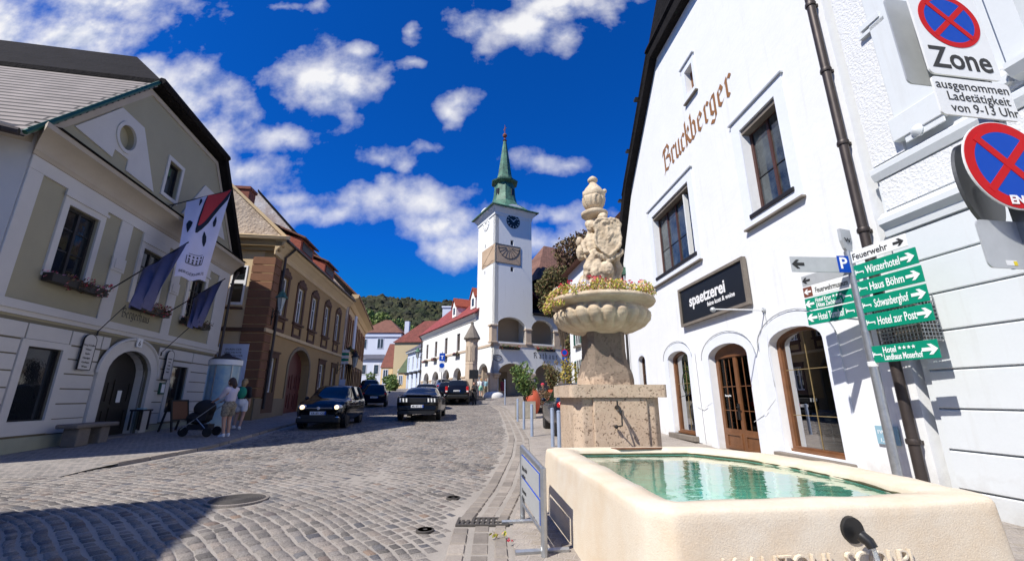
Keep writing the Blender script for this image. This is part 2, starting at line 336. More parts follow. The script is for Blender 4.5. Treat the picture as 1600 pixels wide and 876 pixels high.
def part1(name, mb, m, par=None, smooth=False, label=None, bevel=0, fix=True):
    """mesh object; under a facade root coordinates are (s, d, z) with z absolute"""
    me = bpy.data.meshes.new(name); o = bpy.data.objects.new(name, me)
    root = par
    while root is not None and root.parent is not None: root = root.parent
    vs = mb.v
    if root is not None and root.get('_sg', 0):
        sg = root['_sg']; z0 = root.location.z; vs = [(a, sg*b, c-z0) for a, b, c in vs]
    me.from_pydata(vs, [], mb.f); me.validate(verbose=False)
    if fix:
        bm = bmesh.new(); bm.from_mesh(me); bmesh.ops.recalc_face_normals(bm, faces=bm.faces); bm.to_mesh(me); bm.free()
    if smooth:
        me.polygons.foreach_set('use_smooth', [True]*len(me.polygons))
        if smooth != 'all': me.set_sharp_from_angle(angle=R(38))
    me.materials.append(MT[m] if isinstance(m, str) else m)
    COL.objects.link(o); o.parent = par
    if bevel:
        b = o.modifiers.new('bevel', 'BEVEL'); b.width = bevel; b.segments = 2; b.limit_method = 'ANGLE'; b.angle_limit = R(40)
    if label: o['label'] = label
    return o
def solo(name, mb, m, label, cat, group=None, **k):
    """single-mesh thing; origin moved to its base centre"""
    xs = [v[0] for v in mb.v]; ys = [v[1] for v in mb.v]; zs = [v[2] for v in mb.v]
    c = Vector(((min(xs)+max(xs))/2, (min(ys)+max(ys))/2, min(zs))); mb.v = [(a-c.x, b-c.y, d-c.z) for a, b, d in mb.v]
    o = part(name, mb, m, None, **k); o.location = c; return tag(o, label, cat, group)
def structure(name, mb, m, **k): o = part(name, mb, m, None, **k); o['kind'] = 'structure'; return o
def copy_tree(o, parent=None):
    c = o.copy(); COL.objects.link(c)
    if parent is not None: c.parent = parent
    for ch in [q for q in bpy.data.objects if q.parent == o]: copy_tree(ch, c)
    return c
def fac(name, label, cat, x, y, az, side, z=None, s=None):
    """root for a facade: along direction azimuth az, outward d on 'R' (right of travel) or 'L'"""
    sg = -1 if side == 'R' else 1
    return thing(name, label, cat, (x, y, G(y) if z is None else z), R(90-az), s=sg)
def on_fac(x, y, az, side, s, d):
    a = R(az); al = Vector((math.sin(a), math.cos(a), 0)); n = Vector((math.cos(a), -math.sin(a), 0)) * (1 if side == 'R' else -1)
    return Vector((x, y, 0)) + al*s + n*d
def rect(a, b, c, d): return [(a, c), (b, c), (b, d), (a, d)]
def arch(a, b, z0, zs, zt, n=12):
    pts = [(a, z0), (b, z0)]; m = (a+b)/2; h = (b-a)/2
    pts += [(m+h*math.cos(PI*i/n), zs+(zt-zs)*math.sin(PI*i/n)) for i in range(n+1)]
    return pts
def wall(par, outer, holes, m='plaster_white', depth=.3, d=0, name='wall', **k):
    return part(name, MB().ext([outer]+holes, d-depth, d, back=False), m, par, **k)
def window(par, a, b, c, d, m='darkwood', dep=.14, fw=.06, vm_=(.5,), hm=(.5,), glass='glass', name='window', at=None, bar=.03):
    mb = MB(); y1 = -dep; y0 = -dep-.05
    shp = (lambda i: arch(a+i, b-i, c+i, at, d-i)) if at else (lambda i: rect(a+i, b-i, c+i, d-i))
    mb.ext([shp(0), shp(fw)], y0, y1)
    top = d if not at else at+(d-at)*.75
    for q in vm_: x = a+(b-a)*q; mb.box(x-fw*.5, x+fw*.5, y0+.003, y1+.004, c+fw*.9, (d if not at else d)-fw*.9)
    for q in hm: z = c+(d-c)*q; mb.box(a+fw*.9, b-fw*.9, y0+.008, y1-.012, z-bar/2, z+bar/2)
    f = part(name, mb, m, par)
    part('pane', MB().ext([shp(fw*.5)], y0-.012, y0+.012), glass, f)
    return f
def tmesh(txt, size, th=.004, align='LEFT', shear=0, bold=0):
    cu = bpy.data.curves.new('t', 'FONT'); cu.body = txt; cu.size = size; cu.extrude = th/2; cu.align_x = align; cu.align_y = 'BOTTOM_BASELINE'; cu.shear = shear; cu.offset = bold; cu.resolution_u = 3
    o = bpy.data.objects.new('t', cu); COL.objects.link(o); me = bpy.data.meshes.new_from_object(o)
    mb = MB().add([v.co[:] for v in me.vertices], [tuple(p.vertices) for p in me.polygons])
    bpy.data.objects.remove(o, do_unlink=True); bpy.data.curves.remove(cu); bpy.data.meshes.remove(me); return mb
def text_on(par, txt, s, z, size, d=.004, m='textblack', flip=1, align='LEFT', name='lettering', sx=1, M=None, bold=0, rot=0, **k):
    """text in the (s,z) plane of a facade; flip=-1 where +s runs to the viewer's left"""
    mb = tmesh(txt, size, align=align, bold=bold); c, q = math.cos(rot), math.sin(rot)
    mb.v = [(s+flip*(x*sx*c-y*q), d+w, z+(x*sx*q+y*c)) for x, y, w in mb.v]
    return part(name, mb, m, par, **k)
# blackletter alphabet drawn with a broad nib
GL = {
 'B': [[(.1,0),(.1,1.45),(.0,1.3)],[(.1,1.5),(.55,1.6),(.75,1.3),(.6,.95),(.3,.85)],[(.35,.85),(.8,.75),(.85,.3),(.5,0),(.1,.1)],[(-.15,1.2),(.0,1.5),(.3,1.35)],[(.1,0),(-.1,-.15)]],
 'R': [[(.1,0),(.1,1.45),(.0,1.3)],[(.1,1.5),(.55,1.6),(.75,1.3),(.55,.9),(.25,.85)],[(.5,.85),(.8,.2),(.95,0)],[(-.15,1.2),(.0,1.5),(.3,1.35)]],
 'r': [[(0,.85),(.12,1),(.12,.1),(.25,0)],[(.12,.85),(.35,1.02),(.48,.9)]],
 'u': [[(0,.85),(.12,1),(.12,.12),(.3,0),(.5,.15)],[(.5,1),(.5,.12),(.65,0)]],
 'c': [[(.45,.85),(.3,1),(.1,.85),(.1,.15),(.28,0),(.45,.1)]],
 'k': [[(.1,1.5),(.12,0)],[(.12,.8),(.4,1.05),(.45,.8),(.15,.6)],[(.2,.6),(.45,.1),(.6,0)]],
 'h': [[(0,1.45),(.12,1.55),(.12,0)],[(.12,.8),(.4,1),(.5,.8),(.48,0),(.35,-.3)]],
 'b': [[(0,1.45),(.12,1.55),(.12,.1),(.3,0),(.5,.15),(.5,.8),(.35,1),(.12,.85)]],
 'e': [[(.12,.55),(.5,.75),(.35,1),(.12,.85),(.12,.15),(.3,0),(.5,.12)]],
 'g': [[(.5,1),(.3,1),(.12,.85),(.12,.2),(.3,.05),(.5,.2)],[(.5,1),(.5,-.2),(.3,-.42),(.05,-.3)]],
 'a': [[(.1,.85),(.3,1),(.5,.85),(.5,.1),(.62,0)],[(.5,.55),(.2,.5),(.1,.2),(.25,0),(.5,.15)]],
 's': [[(.45,.9),(.28,1),(.12,.85),(.2,.6),(.42,.42),(.45,.15),(.28,0),(.08,.12)]],
 't': [[(.18,1.3),(.15,.12),(.3,0),(.42,.1)],[(0,.95),(.4,1)]],
}
AD = {'B': 1.05, 'R': 1.1, 'r': .58, 'k': .68, 'c': .58, 't': .52}
def blackletter(txt, h, s, z, d, flip=1, nib=.17, slope=0, sp=1.0):
    mb = MB(); x = 0; k = 0
    for ch in txt:
        for st in GL[ch]:
            for (ax, az_), (bx, bz) in zip(st, st[1:]):
                k += 1; e = d+.0006*(k % 5)
                nx, nzz = nib*.5*math.cos(R(42)), nib*.5*math.sin(R(42))
                dx, dz = bx-ax, bz-az_; L = math.hypot(dx, dz); 
                ext = .03
                ax_, az2, bx_, bz_ = ax-dx/L*ext, az_-dz/L*ext, bx+dx/L*ext, bz+dz/L*ext
                pts = [(ax_-nx, az2-nzz), (ax_+nx, az2+nzz), (bx_+nx, bz_+nzz), (bx_-nx, bz_-nzz)]
                cr = abs(dx*nzz-dz*nx)/L
                if cr < .02:
                    px, pz = -dz/L*.02, dx/L*.02
                    pts = [(ax_-px, az2-pz), (ax_+px, az2+pz), (bx_+px, bz_+pz), (bx_-px, bz_-pz)]
                w = [(s+flip*(x+p)*h, z+q*h+slope*(x+p)*h) for p, q in pts]
                mb.add([(w[0][0], e, w[0][1]), (w[1][0], e, w[1][1]), (w[2][0], e, w[2][1]), (w[3][0], e, w[3][1])], [(0, 1, 2, 3)])
        x += AD.get(ch, .78)*sp
    return mb
# ---------------------------------------------------------------- ground
def interp(pts, y):
    if y <= pts[0][1]: return pts[0][0]
    for (x0, y0), (x1, y1) in zip(pts, pts[1:]):
        if y <= y1: return x0 + (x1-x0)*(y-y0)/(y1-y0)
    return pts[-1][0]
GUT = [(-.6, 1), (-.63, 4.2), (-.67, 5.2), (-.43, 7), (-.2, 10), (-.12, 13), (-.3, 18), (-.8, 27), (-1.6, 33), (-3.2, 37)]     # left edge of the gutter
KL = [(-15.5, -6), (-15.5, 7.7), (-8.6, 8.0), (-7.5, 8.7), (-7.3, 11), (-8.25, 16), (-9.2, 22), (-10.6, 34), (-13.5, 60)]                       # left kerb
def stone_mat(name, stops, rough=.62, patt=None):
    m = bpy.data.materials.new(name); m.use_nodes = True; t = m.node_tree; b = t.nodes['Principled BSDF']
    oc = t.nodes.new('ShaderNodeTexCoord').outputs['Object']
    g = t.nodes.new('ShaderNodeNewGeometry').outputs['Random Per Island'] if patt is None else patt(t, oc)
    c = ramp(t, g if patt is None else g[0], stops)
    f = nz(t, oc, 70, 4, .75).outputs['Fac']; f = mm(t, 'MULTIPLY_ADD', mm(t, 'SUBTRACT', f, .5), 2.2, 1.0)
    f = mm(t, 'MULTIPLY', f, mm(t, 'MULTIPLY_ADD', mm(t, 'SUBTRACT', nz(t, oc, .9, 5, .6).outputs['Fac'], .5), .9, 1.0))
    gg = t.nodes.new('ShaderNodeCombineXYZ')
    for i in range(3): t.links.new(f, gg.inputs[i])
    c = mixc(t, 1.0, c, gg.outputs[0], 'MULTIPLY')
    h = nz(t, oc, 40, 4, .7).outputs['Fac']
    if patt is not None:
        c = mixc(t, g[1], c, (.34, .30, .265)); h = mm(t, 'ADD', mm(t, 'MULTIPLY', h, .4), mm(t, 'MULTIPLY', g[1], -1.0))
    t.links.new(c, b.inputs['Base Color']); b.inputs['Roughness'].default_value = rough
    bn = t.nodes.new('ShaderNodeBump'); bn.inputs['Strength'].default_value = .7; bn.inputs['Distance'].default_value = .012
    t.links.new(h, bn.inputs['Height']); t.links.new(bn.outputs[0], b.inputs['Normal']); return m
SETT = [(0, (.105,.095,.088)), (.1, (.15,.137,.126)), (.3, (.185,.165,.148)), (.5, (.22,.20,.18)), (.7, (.235,.20,.172)), (.88, (.18,.17,.162)), (.96, (.09,.088,.095)), (1, (.22,.16,.12))]
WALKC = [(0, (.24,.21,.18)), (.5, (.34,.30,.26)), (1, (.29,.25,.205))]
def brickpat(w, h, rot=0, mort=.05):
    def f(t, oc):
        mp = t.nodes.new('ShaderNodeMapping'); mp.inputs['Rotation'].default_value = (0, 0, rot)
        d = vm(t, 'ADD', oc, vm(t, 'MULTIPLY', vm(t, 'SUBTRACT', nz(t, oc, 2.2, 3).outputs['Color'], (.5,.5,.5)), (.13,.13,0)))
        t.links.new(d, mp.inputs[0])
        br = t.nodes.new('ShaderNodeTexBrick'); t.links.new(mp.outputs[0], br.inputs['Vector']); br.inputs['Scale'].default_value = 1
        br.inputs['Brick Width'].default_value = w; br.inputs['Row Height'].default_value = h; br.inputs['Mortar Size'].default_value = mort*h; br.inputs['Mortar Smooth'].default_value = .3
        br.inputs['Color1'].default_value = (0,0,0,1); br.inputs['Color2'].default_value = (1,1,1,1)
        return br.outputs['Color'], br.outputs['Fac']
    return f
MT['mortar'] = mat('joint_sand', (.34,.305,.265), .95, bump=(60,.5,.01), var=(1.2,.25,50,.3))
MT['sett'] = stone_mat('granite_setts', SETT, .85)
MT['sett'].node_tree.nodes['Principled BSDF'].inputs['Specular IOR Level'].default_value = .25
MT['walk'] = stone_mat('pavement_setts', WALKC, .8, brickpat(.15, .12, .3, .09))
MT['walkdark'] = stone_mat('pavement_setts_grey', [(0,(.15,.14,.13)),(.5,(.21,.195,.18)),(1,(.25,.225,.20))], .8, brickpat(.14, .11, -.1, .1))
MT['farsett'] = stone_mat('granite_setts_far', SETT, .62, brickpat(.19, .16, .35, .09))
MT['kerb'] = mat('kerb_granite', (.30,.26,.22), .85, bump=(25,.5,.02), var=(3,.35,40,.3), isl=.2)
MT['soil'] = mat('ground_earth', (.22,.20,.16), .95, var=(.2,.3))
def sheet(xf0, xf1, ys, dz, nx=2):
    mb = MB(); rows = []
    for y in ys:
        a, b = xf0(y), xf1(y); rows.append([(a+(b-a)*i/nx, y, G(y)+dz) for i in range(nx+1)])
    mb.v = [p for r in rows for p in r]; w = nx+1
    mb.f = [(j*w+i, j*w+i+1, (j+1)*w+i+1, (j+1)*w+i) for j in range(len(ys)-1) for i in range(nx)]
    return mb
Y1 = [-40, -10] + [i for i in range(0, 62)] + [65, 70, 80, 90, 100, 120, 180]
structure('ground', sheet(lambda y: -160, lambda y: 160, Y1, -.03), 'soil', fix=False)
structure('street_bed', sheet(lambda y: interp(KL, y)-.05, lambda y: interp(GUT, y)+.9, [i*.5 for i in range(-12, 70)], 0), 'mortar', fix=False)
structure('upper_street', sheet(lambda y: interp(KL, y)-4, lambda y: 12, [33+i*.5 for i in range(40)]+[54, 60, 70, 90, 110], .012), 'farsett', fix=False)
# setts laid in arcs, each a low domed block
def setts():
    mb = MB(); rr = random.Random(3); cx, cy = -9.2, -1.4; rho = 3.0
    while rho < 37:
        h = rr.uniform(.112, .14); psi = R(-12); 
        while psi < R(125):
            wd = rr.uniform(.115, .185); dpsi = wd/rho
            pm = psi+dpsi/2; x, y = cx+rho*math.cos(pm), cy+rho*math.sin(pm); psi += dpsi
            if not (2.6 < y < 33.6): continue
            if x < interp(KL, y)+.16 or x > interp(GUT, y)-.06 or x < -13: continue
            if math.hypot(x+3.68, y-6.26) < .42 : continue
            j = .009; g0 = rho-h/2+j+rr.uniform(-.004, .004); g1 = rho+h/2-j+rr.uniform(-.004, .004); a0 = psi-dpsi+j/rho+rr.uniform(-.003, .003)/rho*2; a1 = psi-j/rho
            zb = G(y)+.002; zt = zb+.007+rr.uniform(-.003, .004); tx, ty = rr.uniform(-.018, .018), rr.uniform(-.018, .018)
            lo = []; hi = []; bv = .014
            for (g, a, sg, sa) in ((g0, a0, 1, 1), (g0, a1, 1, -1), (g1, a1, -1, -1), (g1, a0, -1, 1)):
                jx, jy = rr.uniform(-.009, .009), rr.uniform(-.009, .009)
                lo.append((cx+g*math.cos(a)+jx, cy+g*math.sin(a)+jy, zb-.012))
                g2 = g+sg*bv; a2 = a+sa*bv/rho; px, py = cx+g2*math.cos(a2)+jx, cy+g2*math.sin(a2)+jy
                hi.append((px, py, zt+(px-x)*tx+(py-y)*ty))
            def wp(p):
                q = noise.noise_vector(Vector((p[0]*.8, p[1]*.8, 1.7)))*.10+noise.noise_vector(Vector((p[0]*2.6, p[1]*2.6, 4.1)))*.022; return (p[0]+q.x, p[1]+q.y, p[2]+.012*noise.noise(Vector((p[0]*.6, p[1]*.6, 9))))
            lo = [wp(p) for p in lo]; hi = [wp(p) for p in hi]; x, y = wp((x, y, 0))[:2]; zt += .012*noise.noise(Vector((x*.6, y*.6, 9)))
            if y < 16: mb.add(lo+hi+[(x, y, zt+.002)], [(0,1,5,4),(1,2,6,5),(2,3,7,6),(3,0,4,7),(4,5,8),(5,6,8),(6,7,8),(7,4,8)])
            else: mb.add(lo+hi, [(0,1,5,4),(1,2,6,5),(2,3,7,6),(3,0,4,7),(4,5,6,7)])
        rho += h
    return mb
ps = structure('cobbled_street', setts(), 'sett', fix=True, smooth='all'); ps['kind'] = 'structure'
# gutter: three lines of longer blocks that follow the kerb
def gutter():
    mb = MB(); rr = random.Random(5)
    for off, w in ((.02, .2), (.24, .2), (.46, .16)):
        y = 2.6
        while y < 34:
            L = rr.uniform(.2, .34)
            if not (off < .3 and 5.12 < y+L/2 < 5.5):
                x0 = interp(GUT, y)+off; x1 = interp(GUT, y+L)+off; z = G(y)+.012-(.012 if off == .24 else 0)+rr.uniform(-.004, .004); e = .012; z2 = z+.0265*L
                lo = [(x0+e, y+e, z-.02), (x0+w-e, y+e, z-.02), (x1+w-e, y+L-e, z2-.02), (x1+e, y+L-e, z2-.02)]
                b = .018; hi = [(x0+e+b, y+e+b, z+.006), (x0+w-e-b, y+e+b, z+.006), (x1+w-e-b, y+L-e-b, z2+.006), (x1+e+b, y+L-e-b, z2+.006)]
                mb.add(lo+hi, [(0,1,5,4),(1,2,6,5),(2,3,7,6),(3,0,4,7),(4,5,6,7)])
            y += L
    return mb
structure('gutter_stones', gutter(), 'kerb')
structure('right_pavement', sheet(lambda y: interp(GUT, y)+.66, lambda y: 6.5, [i*.5 for i in range(-12, 68)], .016), 'walk', fix=False)
lp = sheet(lambda y: -18, lambda y: (interp(KL, y)-.02 if y >= 8.7 else -7.6), [7.4, 7.8, 8.2, 8.7]+[9+i*.5 for i in range(66)], 0)
lp.v = [(x, y, z+.055*max(0, min(1, (y-7.5)/1.2))-(.03 if y < 7.6 else 0)) for x, y, z in lp.v]
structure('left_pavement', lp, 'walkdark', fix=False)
structure('street_corner', sheet(lambda y: -26, lambda y: -12, [i*.5 for i in range(-12, 17)], .004), 'farsett', fix=False)
kb = MB(); rr = random.Random(9); y = 8.7
while y < 40:
    L = rr.uniform(.5, .9); x0 = interp(KL, y); x1 = interp(KL, y+L); z0 = G(y); z1 = G(y+L); w = .22 if y > 9.8 else .34; h = .075
    kb.add([(x0-w, y+.01, z0-.05), (x0, y+.01, z0-.05), (x1, y+L-.01, z1-.05), (x1-w, y+L-.01, z1-.05), (x0-w+.01, y+.02, z0+h-.012), (x0-.015, y+.02, z0+h), (x1-.015, y+L-.02, z1+h), (x1-w+.01, y+L-.02, z1+h-.012)],
           [(0,1,5,4),(1,2,6,5),(2,3,7,6),(3,0,4,7),(4,5,6,7)]); y += L
structure('left_kerb', kb, 'kerb')
# manhole and drains
def cover(x, y, r, name, label):
    z = G(y)+.022; mb = MB().lathe([(r*1.12, -.03), (r*1.12, .0), (r*1.03, .004), (r*1.0, -.004)], 40, cap=False)
    t = thing(name, label, 'manhole cover', (x, y, z))
    MT.setdefault('castiron', mat('cast_iron', (.075,.066,.058), .8, 0, var=(20,.4)))
    part('rim', mb, 'castiron' if r < .2 else 'sett', t)
    d = MB(); d.lathe([(r, -.03), (r, -.002), (.01, -.001)], 40)
    for k in range(3, 10): d.lathe([(r*k/10-.012, -.003), (r*k/10-.01, .003), (r*k/10+.01, .003), (r*k/10+.012, -.003)], 40, cap=False)
    MT.setdefault('castiron', mat('cast_iron', (.075,.066,.058), .8, 0, var=(20,.4)))
    part('lid', d, 'castiron', t)
cover(-3.68, 6.26, .335, 'manhole_cover', 'large round cast iron manhole cover set in the cobbles, half in shadow')
cover(-.92, 5.02, .085, 'valve_cover', 'small round valve cap in the cobbles near the gutter drain')
cover(-.80, 6.35, .085, 'valve_cover', 'small round valve cap farther up the street beside the gutter')
t = thing('drain_grate', 'rectangular iron drain grate in the gutter beside the basin', 'drain grate', (-.33, 5.32, G(5.32)+.015))
part('frame', MB().ext([rect(-.29, .29, -.15, .15), rect(-.26, .26, -.12, .12)], -.02, .006, ax='xy'), 'castiron', t)
g_ = MB().box(-.26, .26, -.12, .12, -.04, -.02)
for k in range(9): g_.box(-.24+k*.057, -.21+k*.057, -.12, .12, -.012, .003)
g_.box(-.26, .26, -.012, .012, -.01, .001); part('grate', g_, 'castiron', t)
# hills behind the town
def hillz(x, y):
    d = max(0, y-150)
    if d <= 0: return G(150)-2
    s = min(1, d/230); s = s*s*(3-2*s); top = 84+6*math.sin(x*.018+.7)+5*math.sin(x*.041)+max(-16, min(0, (x+40)*-.03))
    return G(150)-2+s*(top-9) + 3*noise.noise(Vector((x*.02, y*.02, 0)))
hb = MB(); nx, ny = 60, 40
for j in range(ny+1):
    for i in range(nx+1):
        x = -330+i*10; y = 150+j*9; hb.v.append((x, y, hillz(x, y)))
hb.f = [(j*(nx+1)+i, j*(nx+1)+i+1, (j+1)*(nx+1)+i+1, (j+1)*(nx+1)+i) for j in range(ny) for i in range(nx)]
MT['hillside'] = mat('hill_undergrowth', (.03,.04,.015), 1, var=(.03,.4))
structure('hills', hb, 'hillside', smooth='all')
def blob_mesh(n, jit, rr):
    bm = bmesh.new(); bmesh.ops.create_icosphere(bm, subdivisions=n, radius=1)
    for v in bm.verts: v.co *= 1+rr.uniform(-jit, jit)
    me = ([v.co.copy() for v in bm.verts], [[q.index for q in f.verts] for f in bm.faces]); bm.free(); return me
def forest():
    rr = random.Random(11); mb = MB(); bl = [blob_mesh(2, .22, rr) for _ in range(5)]
    for k in range(6200):
        y = rr.uniform(165, 400); x = rr.uniform(-.55, .16)*y; r = rr.uniform(1.7, 3.1)*(1+.0008*y)
        z = hillz(x, y); vs, fs = rr.choice(bl); a = rr.uniform(0, 6); ca, sa = math.cos(a), math.sin(a); h = r*rr.uniform(1.0, 1.5)
        mb.add([((v.x*ca-v.y*sa)*r+x, (v.x*sa+v.y*ca)*r+y, v.z*h+z+h*.9) for v in vs], fs)
    return mb
MT['forest'] = mat('hill_forest_foliage', (.018,.030,.008), .9, var=(.06,.4,.9,.9), col2=(.038,.033,.010), isl=.6, bump=(.9,1,.8))
structure('hill_forest', forest(), 'forest', fix=False); bpy.data.objects['hill_forest']['kind'] = 'stuff'
# ---------------------------------------------------------------- foliage helpers
def leaves(clumps, n, size, rr, flat=.0):
    """clumps: (centre, radius, squash); leaf quads spread through each clump's shell and volume"""
    mb = MB(); tot = sum(c[1]**2 for c in clumps)
    for c, r, sq in clumps:
        for _ in range(max(4, int(n*r*r/tot))):
            d = Vector((rr.gauss(0, 1), rr.gauss(0, 1), rr.gauss(0, 1))).normalized(); q = r*(rr.uniform(.35, 1)**.5)*(1+.25*noise.noise(d*2.3+Vector(c)))
            p = Vector(c)+Vector((d.x*q, d.y*q, d.z*q*sq)); a = Vector((rr.gauss(0, 1), rr.gauss(0, 1), rr.gauss(0, 1))).normalized()
            b = a.orthogonal().normalized(); c2 = a.cross(b); s = size*rr.uniform(.6, 1.3)
            mb.add([p-b*s, p+c2*s*.55, p+b*s, p-c2*s*.55], [(0, 1, 2, 3)])
    return mb
MT['leaf_autumn'] = tree_ramp_mat('leaves_autumn', [(0,(.09,.035,.02)),(.35,(.13,.06,.03)),(.6,(.10,.085,.025)),(.85,(.17,.10,.04)),(1,(.06,.07,.02))])
MT['leaf_olive'] = tree_ramp_mat('leaves_olive', [(0,(.07,.075,.02)),(.4,(.12,.12,.035)),(.7,(.17,.13,.05)),(.9,(.22,.11,.05)),(1,(.10,.05,.03))])
MT['leaf_green'] = tree_ramp_mat('leaves_green', [(0,(.04,.09,.02)),(.5,(.08,.15,.03)),(.85,(.14,.20,.05)),(1,(.25,.26,.06))])
MT['leaf_light'] = tree_ramp_mat('leaves_light', [(0,(.07,.12,.02)),(.5,(.13,.19,.04)),(1,(.20,.25,.07))])
MT['leaf_yellow'] = tree_ramp_mat('leaves_yellow', [(0,(.28,.22,.03)),(.5,(.40,.30,.05)),(.8,(.15,.17,.03)),(1,(.35,.16,.05))])
MT['leaf_bowl'] = tree_ramp_mat('bedding_leaves', [(0,(.20,.28,.03)),(.35,(.45,.45,.05)),(.55,(.60,.50,.10)),(.75,(.62,.28,.16)),(1,(.75,.50,.40))])
MT['petal_red'] = tree_ramp_mat('petals_red', [(0,(.45,.01,.03)),(1,(.65,.03,.08))])
MT['petal_white'] = tree_ramp_mat('petals_white', [(0,(.75,.68,.80)),(1,(.8,.8,.8))])
MT['petal_pink'] = tree_ramp_mat('petals_pink', [(0,(.6,.08,.16)),(.6,(.7,.25,.35)),(1,(.75,.6,.62))])
def tree(name, label, x, y, h, clumps, n, size, leaf, cat='tree', group=None, tr=.18, z0=None, seed=1):
    rr = random.Random(seed); zb = G(y) if z0 is None else z0; t = thing(name, label, cat, (x, y, zb), 0, group)
    cl = [((cx-x, cy-y, cz-zb), r, s) for (cx, cy, cz), r, s in clumps]
    top = sorted(cl, key=lambda c: -c[0][2])[0][0]
    mb = MB().tube([(0, 0, -.2), (rr.uniform(-.05, .05)*h, 0, h*.25), (top[0]*.5, top[1]*.5, h*.55), top], [tr, tr*.8, tr*.5, tr*.12], 7)
    for c, r, s in cl: mb.tube([(0, 0, h*.25+rr.uniform(0, .1)*h), tuple((Vector(c)*.5+Vector((0, 0, h*.2)))), c], [tr*.5, tr*.3, tr*.08], 5)
    part('trunk', mb, 'bark', t, smooth=True); part('crown', leaves(cl, n, size, rr), leaf, t, fix=False); return t
# ================================================================ LEFT: stuccoed gabled inn
LX, LY, LA = -10.98, 9.77, -10.5
H = fac('gabled_house', 'olive and white stuccoed inn with a clipped gable, arched doorway and flower boxes', 'house', LX, LY, LA, 'R', z=.2)
uw = [(-.2, .82, 4.35, 6.08), (2.72, 3.76, 4.35, 5.98), (5.53, 6.56, 4.3, 5.9)]
oc1 = [(.95+.34*math.cos(2*PI*i/24), 8.72+.36*math.sin(2*PI*i/24)) for i in range(24)]
oc2 = [(5.72+.34*math.cos(2*PI*i/24), 8.72+.36*math.sin(2*PI*i/24)) for i in range(24)]
at_ = rect(2.96, 3.66, 8.02, 9.2)
wall(H, [(-1.4, 3.2), (8.4, 3.2), (8.4, 7.3), (5.75, 10.78), (1.32, 10.78), (-1.4, 7.3)], [rect(*w) for w in uw]+[oc1, oc2, at_], 'lolive', .35, name='upper_wall')
dh = arch(2.35, 4.3, -.2, 2.15, 2.86); lw = [(-.17, .78, .98, 2.62), (5.5, 6.5, 1.0, 2.57)]
wall(H, rect(-1.4, 8.4, -.2, 3.2), [rect(*w) for w in lw]+[dh], 'groove', .14, name='lower_wall')
# plinth blocks with joints
bl = MB(); rows = [(.66, .98), (1.0, 1.33), (1.36, 1.69), (1.72, 2.05), (2.08, 2.41), (2.44, 2.74), (2.78, 3.12)]
for z0, z1 in rows:
    top = z0 > 2.7
    if top: segs = [(-1.4, -.32), (-.28, .92), (.96, 1.98), (2.02, 2.3), (4.6, 5.3), (5.34, 6.7), (6.74, 8.4)]
    else: segs = [(-1.4, -.38), (.98, 2.0), (4.68, 5.3), (6.7, 8.4)]
    for a, b in segs: bl.box(a, b, -.01, .028, z0, z1)
part('rustication', bl, 'lwhite', H, bevel=.006)
part('socle', MB().box(-1.43, 2.3, -.02, .06, -.2, .63).box(4.36, 8.43, -.02, .06, -.2, .63), 'lsock', H)
part('string_course', MB().box(-1.46, 8.46, 0, .09, 3.36, 3.55).box(-1.44, 8.44, 0, .05, 3.25, 3.36), 'lwhite', H)
# white stucco: pilasters, frieze, window surrounds
st = MB()
for a, b in ((-1.42, -1.05), (1.58, 2.05), (4.38, 4.85), (7.5, 8.42)): st.box(a, b, 0, .04, 3.55, 6.42)
for a, b in ((1.58, 2.05), (4.38, 4.85)): st.box(a-.03, b+.03, .04, .07, 4.95, 5.35); st.box(a+.06, b-.06, .07, .09, 5.02, 5.28)
st.box(-1.43, 8.43, 0, .045, 6.42, 6.74)
part('pilasters', st, 'lwhite', H, bevel=.008)
ss = MB()
for a, b, c, d in uw:
    ss.ext([rect(a-.17, b+.17, c-.12, 6.42), rect(a, b, c, d)], 0, .05); ss.box(a-.22, b+.22, .05, .09, d+.16, d+.24)
for a, b, c, d in lw: ss.ext([rect(a-.19, b+.19, c-.3, d+.15), rect(a, b, c, d)], 0, .05)
ss.ext([rect(2.84, 3.78, 7.9, 9.33), at_], 0, .04)
part('window_surround', ss, 'lwhite', H, bevel=.006)
part('door_surround', MB().ext([arch(2.02, 4.63, -.15, 2.15, 3.16), dh], 0, .09).tube([(3.325+1.34*math.cos(PI*i/20), .09, 2.15+1.05*math.sin(PI*i/20)) for i in range(21)], .05, 6), 'lwhite', H)
part('door_reveal', MB().ext([arch(2.3, 4.35, -.2, 2.15, 2.91), dh], -.36, -.08), 'lwhite', H)
for c0, mir in ((.95, 1), (5.72, -1)):
    pan = [(c0+mir*q, z) for q, z in ((-1.63, 7.97), (-.32, 7.9), (-.3, 8.16), (.25, 8.16), (.27, 7.82), (1.57, 7.79), (.54, 9.42), (-.42, 9.42))]
    hole = [(c0+.34*math.cos(2*PI*i/24), 8.72+.36*math.sin(2*PI*i/24)) for i in range(24)]
    p_ = part('gable_panel', MB().ext([pan, hole], 0, .035), 'lwhite', H)
    part('oculus_ring', MB().ext([[(c0+.44*math.cos(2*PI*i/32), 8.72+.46*math.sin(2*PI*i/32)) for i in range(32)], hole], .03, .07), 'lwhite', p_)
    part('pane', MB().ext([hole], -.2, -.16), 'lolive', p_)
